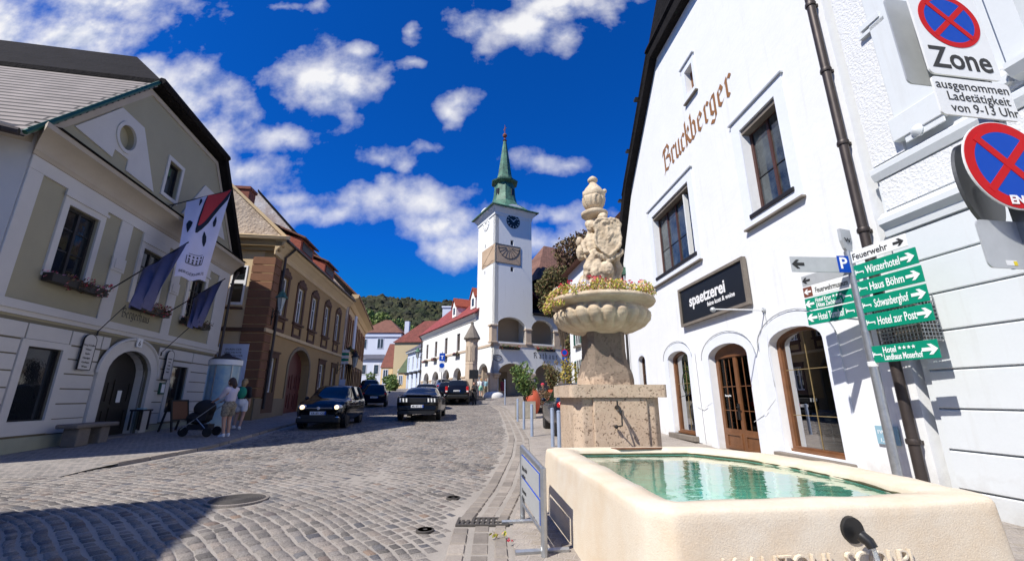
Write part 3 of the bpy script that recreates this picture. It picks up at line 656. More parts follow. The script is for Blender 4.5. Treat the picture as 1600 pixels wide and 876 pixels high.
# cornice: cove with sheet metal on top
pr = [(0, 6.74), (.07, 6.74), (.09, 6.80), (.12, 6.83), (.12, 6.88), (.2, 7.0), (.34, 7.14), (.5, 7.2), (.5, 7.32), (.44, 7.34), (0, 7.36)]
cm = MB(); k = len(pr)
for s_ in (-1.42, 8.5): cm.v += [(s_-(d_ if s_ < 0 else 0)*.9, d_, z_) for d_, z_ in pr]
cm.f = [(i, (i+1) % k, k+(i+1) % k, k+i) for i in range(k)]+[tuple(range(k)), tuple(range(k, 2*k))[::-1]]
part('cornice', cm, 'lcorn', H, smooth=True)
part('cornice_flashing', MB().ext([[(0, 7.46), (.56, 7.35), (.56, 7.33), (0, 7.37)]], -1.6, 8.5, ax='yz'), 'tile_dark', H)
part('gable_border', MB().ext([[(-1.35, 7.5), (1.36, 10.72), (5.7, 10.72), (8.35, 7.5), (8.18, 7.5), (5.6, 10.58), (1.46, 10.58), (-1.15, 7.5)]], 0, .04), 'lcorn', H)
# body and roof
SK = .5   # the near side wall runs back at an angle to the street front
def skew(s0, s1, z0, z1, d0, d1): return MB().add([(s0-SK*-d0, d0, z0), (s1-SK*-d0, d0, z0), (s1-SK*-d1, d1, z0), (s0-SK*-d1, d1, z0), (s0-SK*-d0, d0, z1), (s1-SK*-d0, d0, z1), (s1-SK*-d1, d1, z1), (s0-SK*-d1, d1, z1)], [(0,1,2,3),(4,7,6,5),(0,4,5,1),(1,5,6,2),(2,6,7,3),(3,7,4,0)])
part('side_wall', skew(-1.425, -1.3, -.3, 7.3, -.005, -13).ext([rect(-13, 0, -.3, 7.3)], 8.3, 8.4, ax='yz').quad((-1.4, -.8, 7.29), (8.4, -.8, 7.29), (8.4, -13, 7.29), (-7.4, -13, 7.29)).quad((-1.35, -.9, 0), (8.35, -.9, 0), (8.35, -.9, 7.2), (-1.35, -.9, 7.2)), 'lwhite', H)
part('side_panel', skew(-1.455, -1.425, 3.6, 6.2, -1.6, -3.4), 'lolive', H)
part('side_cornice', skew(-1.75, -1.4, 7.0, 7.2, -.05, -13), 'lcorn', H)
rs = 1.27
def slope(s, z, th=.14): return [(s[0], z[0]), (s[1], z[1]), (s[1], z[1]+th), (s[0], z[0]+th)]
e_ = [(-1.95, .22, 6.85), (1.36, .22, 10.86), (1.36, -13, 10.86), (-1.95-SK*13, -13, 6.85)]
part('roof_slope', MB().add(e_+[(a, b, c+.14) for a, b, c in e_], [(0,1,2),(0,2,3),(4,6,5),(4,7,6),(0,4,5,1),(1,5,6,2),(2,6,7,3),(3,7,4,0)]), 'tiles_shingle', H)
part('roof_slope', MB().ext([slope((8.95, 5.7), (6.9, 10.9))], -13, .22), 'tile_dark', H)
up = MB(); rx, rz, dh_ = 3.52, 13.55, -2.2
up.add([(1.22, .3, 10.86), (5.84, .3, 10.86), (5.84, -13, 10.86), (1.22, -13, 10.86), (rx, dh_, rz), (rx, -13, rz), (1.22, .3, 11.0), (5.84, .3, 11.0), (5.84, -13, 11.0), (1.22, -13, 11.0)],
       [(0, 1, 7, 6), (1, 2, 8, 7), (3, 0, 6, 9), (6, 7, 4), (7, 8, 5, 4), (9, 6, 4, 5), (0, 3, 2, 1)])
part('upper_roof', up, 'tile_dark', H)  # the upper roof's shade is put into its dark tile colour
part('verge_flashing', MB().tube([(-2.0, .26, 6.93), (1.3, .26, 10.96)], .055, 6).tube([(-1.97, .27, 7.05), (1.33, .27, 11.06)], .018, 6), 'gutter_green', H)
part('verge_board', MB().tube([(5.75, .26, 10.95), (8.98, .26, 6.98)], .11, 6).tube([(1.25, .32, 10.98), (5.8, .32, 10.98)], .12, 6), 'tile_dark', H)
part('gutter', MB().tube([(-2.05, .2, 6.9), (-2.05-SK*13, -13, 6.9)], .09, 8), 'metal_gutter', H)
dp = MB().tube([(8.52, .3, 6.9), (8.5, .14, 6.5), (8.5, .12, 0.2)], .055, 8)
for z_ in (2.2, 4.4, 6.3): dp.lathe([(.075, z_), (.075, z_+.05)], 8, (8.5, .12, 0))
part('downpipe', dp, 'metal_gutter', H)
for w in uw: window(H, *w, m='blackwood', dep=.07, vm_=(.5,), hm=(.36, .68), fw=.07, glass='glass')
for w in lw: window(H, *w, m='blackwood', dep=.05, vm_=(), hm=(), fw=.03)
window(H, 2.96, 3.66, 8.02, 9.2, m='blackwood', dep=.1, vm_=(), hm=(), fw=.05)
dr = part('door', MB().ext([arch(2.35, 4.3, -.2, 2.15, 2.86)], -.42, -.34), 'blackwood', H)
pn = MB()
for a in (2.5, 3.42):
    for z0 in (.5, 1.3): pn.ext([rect(a, a+.75, z0, z0+.7), rect(a+.08, a+.67, z0+.08, z0+.62)], -.34, -.315)
part('panel', pn, 'blackwood', dr); part('notice', MB().box(3.62, 3.8, -.32, -.31, 1.35, 1.7), 'signwhite', dr)
part('doorstep', MB().box(2.2, 4.5, -.33, .25, -.2, .42), 'stone', H, bevel=.02)
part('lettering', blackletter('Bergerhaus', .17, 2.5, 3.78, .006, 1, .2), 'textblack', H)
nb = part('house_number', MB().box(3.2, 3.45, .13, .155, 2.98, 3.24), 'signwhite', H); text_on(nb, '6', 3.26, 3.02, .22, .158)
# board signs on the wall
for a, b, c, d, lines, lab in ((1.24, 1.65, 2.2, 3.1, ['Berg & Keller', 'Winter', 'Stube', 'Heuriger', 'Gasthaus', 'Weine'], 'white round topped menu board left of the arched inn doorway'),
                               (4.92, 5.3, 2.1, 3.05, ['Seminar', 'Stube', 'Keller', 'Weine', 'Kultur'], 'white round topped menu board right of the arched inn doorway')):
    t = fac('hanging_board', lab, 'sign', *on_fac(LX, LY, LA, 'R', (a+b)/2, .09)[:2], LA, 'R', z=c, s=0); w_ = (b-a)/2; h_ = d-c
    # local: x along wall, -y outward
    t['_sg'] = -1
    part('board', MB().ext([arch(-w_, w_, c, d-w_*.8, d, 10)], 0, .03), 'lwhite', t)
    part('edging', MB().ext([arch(-w_-.015, w_+.015, c-.015, d-w_*.8, d+.015, 10), arch(-w_, w_, c, d-w_*.8, d, 10)], 0, .035), 'iron', t)
    for i, l in enumerate(lines): text_on(t, l, 0, d-.3-i*.11, .07, .033, align='CENTER')
t = fac('menu_case', 'small dark glazed menu case on the wall right of the doorway', 'menu case', *on_fac(LX, LY, LA, 'R', 5.08, .03)[:2], LA, 'R', z=1.6); t['_sg'] = -1
part('case', MB().box(-.13, .13, 0, .07, 1.6, 1.98), 'gutter_green', t); part('sheet', MB().box(-.09, .09, .07, .075, 1.65, 1.93), 'textwhite', t)
# flower boxes
def flowerbox(name, label, cat, x, y, az, side, s, d, z, w, petals, leaf='leaf_green', dep=.22, hh=.2, n=420, grp=None, boxm='blackwood', droop=.18, seed=0, size=.028):
    p = on_fac(x, y, az, side, s, d); t = fac(name, label, cat, p.x, p.y, az, side, z=z); t['_sg'] = -1 if side == 'R' else 1
    if grp: t['group'] = grp
    rr = random.Random(seed+int(s*100)); part('box', MB().ext([rect(-w/2, w/2, z, z+hh)], 0, dep), boxm, t, bevel=.01)
    cl = [((rr.uniform(-w/2, w/2), dep*.6+rr.uniform(-.06, .12), z+hh+rr.uniform(-droop, .1)), rr.uniform(.09, .15), .8) for _ in range(int(w*14))]
    part('leaves', leaves(cl, n, size*1.2, rr), leaf, t, fix=False)
    for pm, q in petals:
        c2 = [(c, r*1.05, s_) for c, r, s_ in cl if rr.random() < q]
        if c2: part('blossom', leaves(c2, int(n*.55*q), size, rr), pm, t, fix=False)
    return t
FB = [('petal_pink', .6), ('petal_red', .4)]
flowerbox('flower_box', 'long dark flower box of pink geraniums under the nearest upper window of the inn', 'flower box', LX, LY, LA, 'R', .5, .05, 4.1, 1.75, FB, 'leaf_autumn', grp='flower boxes on the inn')
flowerbox('flower_box', 'dark flower box of geraniums under the middle window of the inn, behind a navy flag', 'flower box', LX, LY, LA, 'R', 3.5, .05, 4.05, 1.6, FB, 'leaf_autumn', grp='flower boxes on the inn')
flowerbox('flower_box', 'dark flower box under the far upper window of the inn beside the drooping second flag', 'flower box', LX, LY, LA, 'R', 6.2, .05, 4.05, 1.7, [('petal_pink', .35)], 'leaf_autumn', grp='flower boxes on the inn')
# flags
def FP(s, d, z): p = on_fac(LX, LY, LA, 'R', s, d); return Vector((p.x, p.y, z))
def cloth(c00, c10, c01, c11, nu, nv, amp, fr, seed=0):
    """bilinear sheet c(u,v) with ripples"""
    mb = MB(); n = (c10-c00).cross(c01-c00).normalized()
    for j in range(nv+1):
        for i in range(nu+1):
            u, v = i/nu, j/nv; p = (c00*(1-u)+c10*u)*(1-v)+(c01*(1-u)+c11*u)*v
            mb.v.append(tuple(p + n*amp*math.sin(fr*u*PI+v*2.1+seed)*(.25+v*.75)))
    mb.f = [(j*(nu+1)+i, j*(nu+1)+i+1, (j+1)*(nu+1)+i+1, (j+1)*(nu+1)+i) for j in range(nv) for i in range(nu)]
    return mb
def flag(label, a, tip, low, rod, sh, low2, k0):
    t = thing('flag', label, 'flag', a, 0, 'navy flags on the inn'); M_i = Matrix.Translation(-Vector(a))
    part('pole', MB().tube([a, tip], .018, 6).mv(M_i), 'iron', t)
    part('stay', MB().tube([rod, low], .012, 6).tube([rod, rod+Vector((.0, .0, -.12))], .02, 6).mv(M_i), 'iron', t)
    p1 = a+(tip-a)*.98; p0 = a+(tip-a)*k0
    mb = MB(); nu, nv = 16, 10   # hangs from the pole, gathered to the lower corner
    side = (low+(p0-low)*.28)
    mb = cloth(p1, p0, low2, low, nu, nv, .09, 5, sh)
    # wedge: narrow at the bottom
    part('cloth', mb.mv(M_i), 'flag', t, smooth='all', fix=False)
    return t
flag('navy flag on a slanting pole, drooping over the middle window of the inn', FP(1.78, .03, 4.41), FP(1.83, 1.7, 5.96), FP(-.1, 1.7, 3.62), FP(1.71, .05, 3.23), 0, FP(.98, 1.65, 3.72), .40)
flag('navy flag on a slanting pole at the far end of the inn, by the downpipe', FP(4.62, .03, 4.32), FP(4.37, 1.7, 5.53), FP(2.74, 1.7, 3.53), FP(4.68, .05, 2.96), 2, FP(3.45, 1.65, 3.72), .42)
# long banner with red feather and the house's name
ba, bt = FP(3.2, .03, 7.6), FP(4.29, 1.4, 8.89)
t = thing('house_banner', 'long white banner with a red and black wing, hanging from a pole on the gable', 'banner', ba); Mi = Matrix.Translation(-ba)
part('pole', MB().tube([ba, bt], .02, 6).tube([ba+Vector((0, 0, -.35)), ba+(bt-ba)*.13], .014, 6).mv(Mi), 'iron', t)
c00, c10 = ba+(bt-ba)*.3, bt; c01, c11 = FP(2.13, 1.35, 4.96), FP(3.72, 1.4, 5.22)
ub = cloth(c00, c10, c01, c11, 14, 24, .07, 3, 1); cl_ = part('cloth', ub.mv(Mi), 'banner', t, smooth='all', fix=False)
nB = (c10-c00).cross(c01-c00).normalized()
if nB.dot(Vector((0, 0, 1.5))-c00) < 0: nB = -nB
nB0 = (c10-c00).cross(c01-c00).normalized()
def bpt(u, v, e=.012):
    p = (c00*(1-u)+c10*u)*(1-v)+(c01*(1-u)+c11*u)*v
    return p + nB0*.07*math.sin(3*u*PI+v*2.1+1)*(.25+v*.75) + nB*e - ba
def bshape(pts, m, nm, e=.012):
    # fan-filled curved strip: pts is list of (u0,u1,v)
    mb = MB()
    for u0, u1, v in pts: mb.v += [tuple(bpt(u0+(u1-u0)*k/4, v, e)) for k in range(5)]
    mb.f = [(i*5+k, i*5+k+1, i*5+5+k+1, i*5+5+k) for i in range(len(pts)-1) for k in range(4)]
    part(nm, mb, m, cl_, fix=False)
bshape([(.45, 1.0, 0), (.42, 1.0, .06), (.40, .98, .12), (.38, .84, .20), (.36, .72, .28), (.35, .62, .36), (.34, .5, .43), (.35, .40, .48)], 'iron', 'black_wing', .010)  # black wing of the banner print, behind the red one
bshape([(.47, 1.0, .0), (.45, .93, .06), (.43, .84, .12), (.42, .70, .20), (.40, .60, .28), (.39, .52, .34), (.38, .43, .39)], 'bannerred', 'wing', .016)
for q in ([(.12, .16, .30), (.08, .24, .34), (.10, .22, .39), (.14, .16, .46)], [(.78, .80, .30), (.74, .84, .36), (.78, .84, .42)], [(.56, .58, .46), (.55, .66, .52), (.58, .69, .58), (.64, .67, .63)], [(.30, .34, .03), (.30, .36, .07), (.30, .32, .12)]): bshape(q, 'iron', 'feather', .014)
for a, b, v0, v1 in ((.3, .7, .73, .735), (.25, .75, .835, .845), (.25, .27, .75, .84), (.73, .75, .75, .84)): bshape([(a, b, v0), (a, b, v1)], 'iron', 'emblem', .014)
for k in range(4):
    for v0 in (.75, .785, .81): bshape([(.31+.11*k, .36+.11*k, v0), (.31+.11*k, .36+.11*k, v0+.02)], 'iron', 'emblem', .014)
bx = tmesh('BERGERHAUS', .1, .001); wmx = max(v[0] for v in bx.v)
bx.v = [tuple(bpt(.1+.8*x/wmx, .955-y*.42, .014+w)) for x, y, w in bx.v]; part('lettering', bx, 'iron', cl_)
# bench, board, table by the door
t = thing('stone_bench', 'low grey stone bench on two blocks against the inn wall left of the doorway', 'bench', (*on_fac(LX, LY, LA, 'R', 1.55, .5)[:2], G(11)+.05), R(90-LA))
part('seat', MB().box(-.72, .72, -.24, .24, .43, .53), 'stone', t, bevel=.03); part('support', MB().box(-.55, -.15, -.17, .17, 0, .43), 'stone', t, bevel=.03); part('support', MB().box(.2, .52, -.17, .17, 0, .43), 'stone', t, bevel=.03)
t = thing('a_board', 'black framed folding menu board with a brown sheet standing right of the inn doorway', 'menu board', (*on_fac(LX, LY, LA, 'R', 4.75, .85)[:2], G(14)+.05), R(90-LA-18))
ab = MB().ext([rect(-.33, .33, .35, 1.0), rect(-.28, .28, .4, .95)], -.02, .02); ab.box(-.33, -.28, -.02, .02, 0, .35).box(.28, .33, -.02, .02, 0, .35); ab.v = [(x, y+(1-z)*-.22, z) for x, y, z in ab.v]
part('frame', ab, 'blackwood', t); q_ = MB().box(-.28, .28, -.012, .0, .4, .95); q_.v = [(x, y+(1-z)*-.22, z) for x, y, z in q_.v]; part('sheet', q_, 'brown', t)
a2 = MB().box(-.33, -.28, .1, .14, 0, .98).box(.28, .33, .1, .14, 0, .98); a2.v = [(x, y+(1-z)*.22-.08, z) for x, y, z in a2.v]; part('rear_leg', a2, 'blackwood', t)
t = thing('stool_table', 'small dark wooden table with leaflets in the shade of the arched doorway', 'table', (*on_fac(LX, LY, LA, 'R', 3.95, .25)[:2], G(13)+.2), R(90-LA))
part('top', MB().box(-.25, .25, -.18, .18, .55, .6), 'blackwood', t)
for a in (-.2, .2):
    for b in (-.14, .14): part('leg', MB().box(a-.02, a+.02, b-.02, b+.02, 0, .55), 'blackwood', t)
solo('leaflets', MB().box(-.1, .1, -.07, .07, 0, .04).mv(Matrix.Translation((*on_fac(LX, LY, LA, 'R', 3.95, .25)[:2], G(13)+.8))), 'blue_cloth', 'pale blue stack of leaflets on the small table in the doorway', 'leaflets')
# house left of the viewpoint whose shade lies across the near cobbles
t = fac('shade_house', 'plain white corner house left of the viewpoint, throwing its shade over the near cobbles', 'house', -10.2, 1.0, 160, 'L', z=0)
part('wall', MB().box(0, 12, -10, 0, 0, 9.2), 'white', t); part('roof', MB().box(-.05, 12.2, -10.2, .02, 9.2, 9.5), 'tile_dark', t)
for k in range(4):
    wf = part('window', MB().box(1.4+k*2.4, 2.4+k*2.4, 0, .05, 4.5, 6.3), 'lwhite', t); part('pane', MB().box(1.5+k*2.4, 2.3+k*2.4, .05, .06, 4.6, 6.2), 'glass', wf)
    wf = part('window', MB().box(1.4+k*2.4, 2.4+k*2.4, 0, .05, 1.1, 2.9), 'lwhite', t); part('pane', MB().box(1.5+k*2.4, 2.3+k*2.4, .05, .06, 1.2, 2.8), 'glass', wf)
# ================================================================ beige house with brown trim
BX, BY, BA = -11.16, 19.05, -6.8
H = fac('ochre_townhouse', 'ochre two storey town house with brown window crests, corner quoins and red arched gate', 'house', BX, BY, BA, 'R')
fw_ = [(.93, 1.73), (3.16, 4.04), (5.4, 6.34), (7.95, 8.9), (10.5, 11.5)]
lo_ = [(.87, 1.6, 1.72, 3.3), (8.1, 9.05, 1.98, 3.54), (10.85, 11.6, 2.1, 3.5)]
gate = arch(3.2, 6.3, .2, 3.0, 4.02)
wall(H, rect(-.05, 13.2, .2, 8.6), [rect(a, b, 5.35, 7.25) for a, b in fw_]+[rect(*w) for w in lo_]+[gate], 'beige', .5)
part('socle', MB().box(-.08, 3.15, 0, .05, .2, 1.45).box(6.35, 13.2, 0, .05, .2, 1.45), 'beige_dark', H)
part('band', MB().box(-.1, 13.2, 0, .08, 4.36, 4.52), 'beige_l', H); 
cp = MB(); pr = [(0, 7.95), (.05, 7.95), (.08, 8.05), (.05, 8.1), (.1, 8.2), (.3, 8.42), (.42, 8.5), (.45, 8.62), (0, 8.66)]; k = len(pr)
for s_ in (-.3, 13.2): cp.v += [(s_, d_, z_) for d_, z_ in pr]
cp.f = [(i, (i+1) % k, k+(i+1) % k, k+i) for i in range(k)]+[tuple(range(k)), tuple(range(k, 2*k))]
part('cornice', cp, 'beige_l', H); part('gutter', MB().tube([(-.3, .53, 8.62), (13.2, .53, 8.7)], .07, 8), 'metal_gutter', H)
for i, (a, b) in enumerate(fw_):
    m_ = (a+b)/2; w_ = window(H, a, b, 5.35, 7.25, m='white', dep=.1, vm_=(.5,), hm=(.62,), fw=.08, glass='glass_blue')
    fr = MB().ext([rect(a-.2, b+.2, 5.3, 7.32), rect(a, b, 5.35, 7.25)], 0, .05)
    cr = [(m_-.62, 7.32), (m_+.62, 7.32), (m_+.62, 7.45), (m_+.45, 7.5), (m_+.36, 7.62), (m_+.15, 7.62), (m_, 7.74), (m_-.15, 7.62), (m_-.36, 7.62), (m_-.45, 7.5), (m_-.62, 7.45)]
    fr.ext([cr], 0, .09); fr.box(m_-.72, m_+.72, 0, .14, 5.2, 5.3); fr.ext([[(m_-.6, 4.55), (m_+.6, 4.55), (m_+.6, 5.2), (m_-.6, 5.2)], [(m_-.45, 4.7), (m_+.45, 4.7), (m_+.45, 5.05), (m_-.45, 5.05)]], 0, .06)
    part('window_crest', fr, 'brown_dk', w_)
for a, b, c, d in lo_:
    w_ = window(H, a, b, c, d, m='white', dep=.1, vm_=(.5,), hm=(.66,), fw=.07, glass='glass_blue')
    part('window_surround', MB().ext([rect(a-.22, b+.22, c-.9 if a < 2 else c-.5, d+.22), rect(a, b, c, d)], 0, .055).box(a-.28, b+.28, 0, .1, d+.22, d+.3), 'brown_dk', w_)
gt = part('gate', MB().ext([gate], -.5, -.42), 'reddoor', H)
gp = MB()
for a in (3.4, 4.2, 5.0, 5.7):
    for z0 in (.9, 1.9): gp.ext([rect(a, a+.55, z0, z0+.8), rect(a+.08, a+.47, z0+.08, z0+.72)], -.42, -.38)
part('panel', gp, 'reddoor', gt); part('gate_surround', MB().ext([arch(3.02, 6.48, .6, 3.0, 4.2), gate], 0, .05), 'beige_dark', H)
# corner quoins, side wall, gable
qz = MB(); qf = MB(); z_ = 1.5; k = 0
while z_ < 7.9:
    qz.box(-.06, -.02, -.98, .03, z_, z_+.37); qf.box(-.03, .62, .0, .05, z_, z_+.37); z_ += .4; k += 1
part('quoins', qz.join(qf), 'brown', H, bevel=.015)
sw = rect(-1.82, -1.15, 5.55, 7.42)
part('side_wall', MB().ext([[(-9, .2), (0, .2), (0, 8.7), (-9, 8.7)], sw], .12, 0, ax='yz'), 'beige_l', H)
sw_ = part('window', MB().ext([sw, rect(-1.75, -1.22, 6.72, 7.35), rect(-1.74, -1.23, 5.68, 6.55)], .0, -.03, ax='yz'), 'white', H)
part('pane', MB().ext([rect(-1.8, -1.17, 5.6, 7.4)], .04, .03, ax='yz'), 'glass', sw_)
part('ledge', MB().ext([[(-9, 5.35), (-1.1, 5.35), (-1.1, 5.45), (-9, 5.45)]], 0, -.08, ax='yz').ext([[(-9, 4.36), (0.05, 4.36), (0.05, 4.52), (-9, 4.52)]], -.09, 0, ax='yz'), 'brown_dk', H)
part('gable_ledge', MB().add([(0, -9, 9.15), (0, .5, 8.98), (-.5, .5, 8.78), (-.5, -9, 8.88), (0, -9, 8.6), (0, .5, 8.6), (-.45, .5, 8.66), (-.45, -9, 8.7)], [(0, 1, 2, 3), (4, 7, 6, 5), (2, 1, 5, 6), (3, 2, 6, 7), (0, 3, 7, 4)]), 'beige_l', H)
part('gable_ledge_moulding', MB().box(-.3, 0, -9, .3, 8.35, 8.6).box(-.18, 0, -9, .16, 8.15, 8.35), 'beige', H)
part('gable', MB().ext([[(-9, 8.9), (.25, 8.95), (-4.6, 13.3), (-9, 9.4)]], .3, 0.02, ax='yz'), 'rubble', H)
part('gable_coping', MB().ext([[(.34, 8.98), (-4.6, 13.42), (-4.6, 13.3), (.2, 8.9)]], -.06, .36, ax='yz'), 'beige_l', H)
part('roof', MB().ext([[(.5, 8.7), (-4.6, 13.15), (-9.5, 9.0), (-9.5, 8.8), (-4.6, 12.9), (.4, 8.62)]], .36, 13.2, ax='yz'), 'tile_brown', H)
ch = part('chimney', MB().box(1.7, 2.4, -3.3, -2.6, 10.8, 12.15).box(1.64, 2.46, -3.36, -2.54, 12.15, 12.3), 'brick', H); 
for c0 in (2.9, 7.2):
    dm = part('dormer', MB().add([(c0, -.1, 9.25), (c0+2.1, -.1, 9.25), (c0, -.1, 9.95), (c0+2.1, -.1, 9.95), (c0, -1.3, 10.2), (c0+2.1, -1.3, 10.2)], [(0, 1, 3, 2), (0, 2, 4), (1, 5, 3), (2, 3, 5, 4)]), 'tile_bright', H)
    part('dormer_roof', MB().ext([[(.15, 9.9), (-1.9, 10.75), (-1.9, 10.85), (.15, 10.0)]], c0-.15, c0+2.25, ax='yz'), 'tile_brown', dm)
    part('shutter', MB().box(c0+.25, c0+1.85, -.12, -.07, 9.35, 9.85), 'blackwood', dm)
bp = MB().tube([(.72, .55, 8.55), (.72, .14, 8.1), (.72, .12, 1.0)], .06, 8)
for z_ in (2.4, 4.6, 6.6): bp.lathe([(.08, z_), (.08, z_+.05)], 8, (.72, .12, 0))
part('downpipe', bp, 'metal_gutter', H)
# information board on the side wall
t = fac('heritage_board', 'large pale blue information board with dark text on the ochre house side wall', 'information board', *on_fac(BX, BY, BA+90, 'R', -1.15, .06)[:2], BA+90, 'R', z=1.3); t['_sg'] = -1
part('panel', MB().box(-.62, .62, 0, .03, 1.35, 3.78), 'blue_wall', t)
for i, l in enumerate(['SPUREN DER', 'GESCHICHTE', 'IM HERZEN DER', 'STADT']): text_on(t, l, .0, 3.5-i*.14, .12, .034, align='CENTER')
for i in range(9): text_on(t, ['Weinbau seit alter Zeit', 'Rathaus und Markt', 'Burg am Berg', 'Brunnen'][i % 4], -.5, 2.8-i*.14, .075, .034)
# lantern on bracket
MT['lampglass'] = mat('lantern_glass', (.42,.46,.46), .15, var=(5,.3))
def lantern(name, label, p, scale, arm, m='copper', grp='street lanterns on brackets'):
    t = thing(name, label, 'lantern', p, 0, grp); s = scale
    arm = Vector(arm); part('bracket', MB().tube([(0, 0, 0), arm*.5+Vector((0, 0, .06)), arm], .018*s, 6).tube([(0, 0, -.35*s), arm*.35+Vector((0, 0, -.05)), arm*.7+Vector((0, 0, .04))], .014*s, 6).box(-.03, .03, -.03, .03, -.5*s, .15*s), 'iron', t)
    M2 = Matrix.Translation(arm)
    part('cage', MB().lathe([(.09*s, -.05*s), (.09*s, .0), (.17*s, .42*s), (.18*s, .45*s), (.14*s, .45*s)], 6).lathe([(.03*s, -.12*s), (.05*s, -.05*s)], 6).mv(M2), 'lampglass', t)
    part('cap', MB().lathe([(.24*s, .43*s), (.22*s, .47*s), (.14*s, .56*s), (.11*s, .66*s), (.04*s, .70*s), (.03*s, .78*s)], 8).mv(M2), m, t)
    rb = MB()
    for k in range(6): w = PI/3*k; rb.tube([(.095*s*math.cos(w), .095*s*math.sin(w), 0), (.178*s*math.cos(w), .178*s*math.sin(w), .43*s)], .009*s, 4)
    part('frame', rb.mv(M2), 'iron', t); return t
a_ = on_fac(BX, BY, BA, 'R', .35, .05)
lantern('wall_lantern', 'green capped lantern on an iron bracket at the corner of the ochre house', (a_.x, a_.y, 5.30), 1.15, (.90, -1.0, -.05))
# ================================================================ next house up the street
CX, CY, CA = -12.74, 32.2, -14
H = fac('terrace_house', 'brown and cream house with orange cornice and a peeling blank gable above its neighbour', 'house', CX, CY, CA, 'R')
ws = [(1.6+i*2.6, 2.6+i*2.6) for i in range(6)]
wall(H, rect(0, 16.8, .5, 9.0), [rect(a, b, 5.6, 7.6) for a, b in ws]+[rect(a, b, 1.9, 3.9) for a, b in ws], 'beige_l', .3)
for a, b in ws:
    for z0 in (5.6, 1.9):
        w_ = window(H, a, b, z0, z0+2, m='white', dep=.1, fw=.07, glass='glass_blue'); part('window_surround', MB().ext([rect(a-.28, b+.28, z0-.3, z0+2.3), rect(a, b, z0, z0+2)], 0, .08), 'brown' if z0 > 5 else 'brown_dk', w_)
part('quoins', MB().box(-.02, .6, 0, .08, .5, 8.9), 'brown_dk', H)
part('cornice', MB().ext([[(0, 8.5), (.1, 8.5), (.3, 8.8), (.75, 9.0), (.8, 9.25), (0, 9.25)]], -.1, 16.9, ax='yz'), 'apricot', H)
part('end_wall', MB().ext([[(-9, .5), (0, .5), (0, 9.0), (-9, 9.0)]], 16.6, 16.8, ax='yz'), 'beige_l', H)
part('gable', MB().ext([[(-14, .5), (0, .5), (0.1, 9.25), (-7.4, 16.9), (-14, 10)]], 0, -.35, ax='yz'), 'patina_wall', H)
part('gable_coping', MB().ext([[(.25, 9.2), (-7.4, 17.15), (-7.4, 16.95), (.1, 9.1)]], .05, -.45, ax='yz'), 'tile_dark', H)
part('roof', MB().ext([[(.85, 9.1), (-7.4, 16.8), (-14, 10), (-14, 9.6), (-7.4, 16.5), (.8, 9)]], .05, 16.8, ax='yz'), 'tile_brown', H)
for s_, lab in ((2.2, 'near end'), (5.6, 'middle')):
    q = on_fac(CX, CY, CA, 'R', s_, .5); flowerbox('window_basket', 'dark hanging plant basket on the brown house front, %s' % lab, 'flower box', CX, CY, CA, 'R', s_, .1, 5.1, 1.4, [('petal_red', .3)], 'leaf_green', grp='plant boxes on the brown house', n=250, size=.05)
q = on_fac(CX, CY, CA, 'R', 1.6, .2); solo('cloth_sign', MB().box(-.04, .04, -.2, .2, 0, 2.6).mv(Matrix.Translation((q.x+.35, q.y, 5.2))), 'far_white', 'long pale vertical cloth sign on the corner of the brown house', 'banner')
q = on_fac(BX, BY, BA, 'R', 11.9, .09); lantern('wall_lantern', 'dark lantern on a long bracket against the pale far house', (q.x, q.y, 3.75), 1.3, (1.45, -.7, -.1), 'iron')
t = thing('awning', 'dark slanted shop awning at the foot of the brown house', 'awning', (*on_fac(CX, CY, CA, 'R', 4.4, .0)[:2], 3.6), R(90-CA)); part('canopy', MB().add([(-2, 0, .6), (2, 0, .6), (2, -1.2, 0), (-2, -1.2, 0), (-2, 0, .56), (2, 0, .56), (2, -1.2, -.04), (-2, -1.2, -.04)], [(0,1,2,3),(4,7,6,5),(0,4,5,1),(2,6,7,3),(0,3,7,4),(1,5,6,2)]), 'black', t)
# ================================================================ TOWN HALL: one building, tower + arcaded wing + loggia
TX, TY, TA, TF = -1.69, 40.0, -28, 62
zb = 1.4
def W1(name, label, cat, az, side): return fac(name, label, cat, TX, TY, az, side, z=zb)
H = W1('town_hall', 'white arcaded town hall with square clock tower, green copper spire and red roofed wing', 'town hall', TA, 'L')
# --- left (wing) face: s along az -28, outward left; holes
lar = [(1.55, 3.6), (5.0, 7.1), (8.1, 10.9), (12.1, 14.7+.0), (15.9, 18.8), (20.0, 22.2)]
lar = [(1.3, 3.6), (4.7, 7.0), (8.2, 10.7), (12.0, 14.4), (15.9, 18.5), (19.9, 22.3)]
wl = [(5.3, 6.2), (8.9, 9.9), (13.05, 14.05), (16.95, 17.95), (20.75, 21.7)]
arL = [arch(a, b, 1.3, 3.7, 4.68) for a, b in lar]
wall(H, rect(0, 23.6, 1.3, 6.35), arL, 'rath', .5, name='arcade_wall')
wall(H, rect(4.25, 23.6, 6.35, 10.0), [rect(a, b, 6.55, 8.5) for a, b in wl], 'rath', .4, name='upper_wall')
part('string_course', MB().box(-.06, 23.6, 0, .06, 6.2, 6.42), 'rathstone', H)
cap = MB()
for a in (0.2, 4.15, 7.6, 11.35, 15.15, 19.2, 22.95):
    cap.box(a-.62, a+.62, -.56, .1, 3.5, 3.68); cap.box(a-.42, a+.42, -.5, .04, 3.25, 3.5)
part('impost', cap, 'rathstone', H, bevel=.03)
part('eaves_cove', MB().ext([[(0, 9.3), (.08, 9.3), (.18, 9.55), (.45, 9.85), (.5, 10.0), (0, 10.0)]], 4.26, 23.7, ax='yz'), 'rath', H)
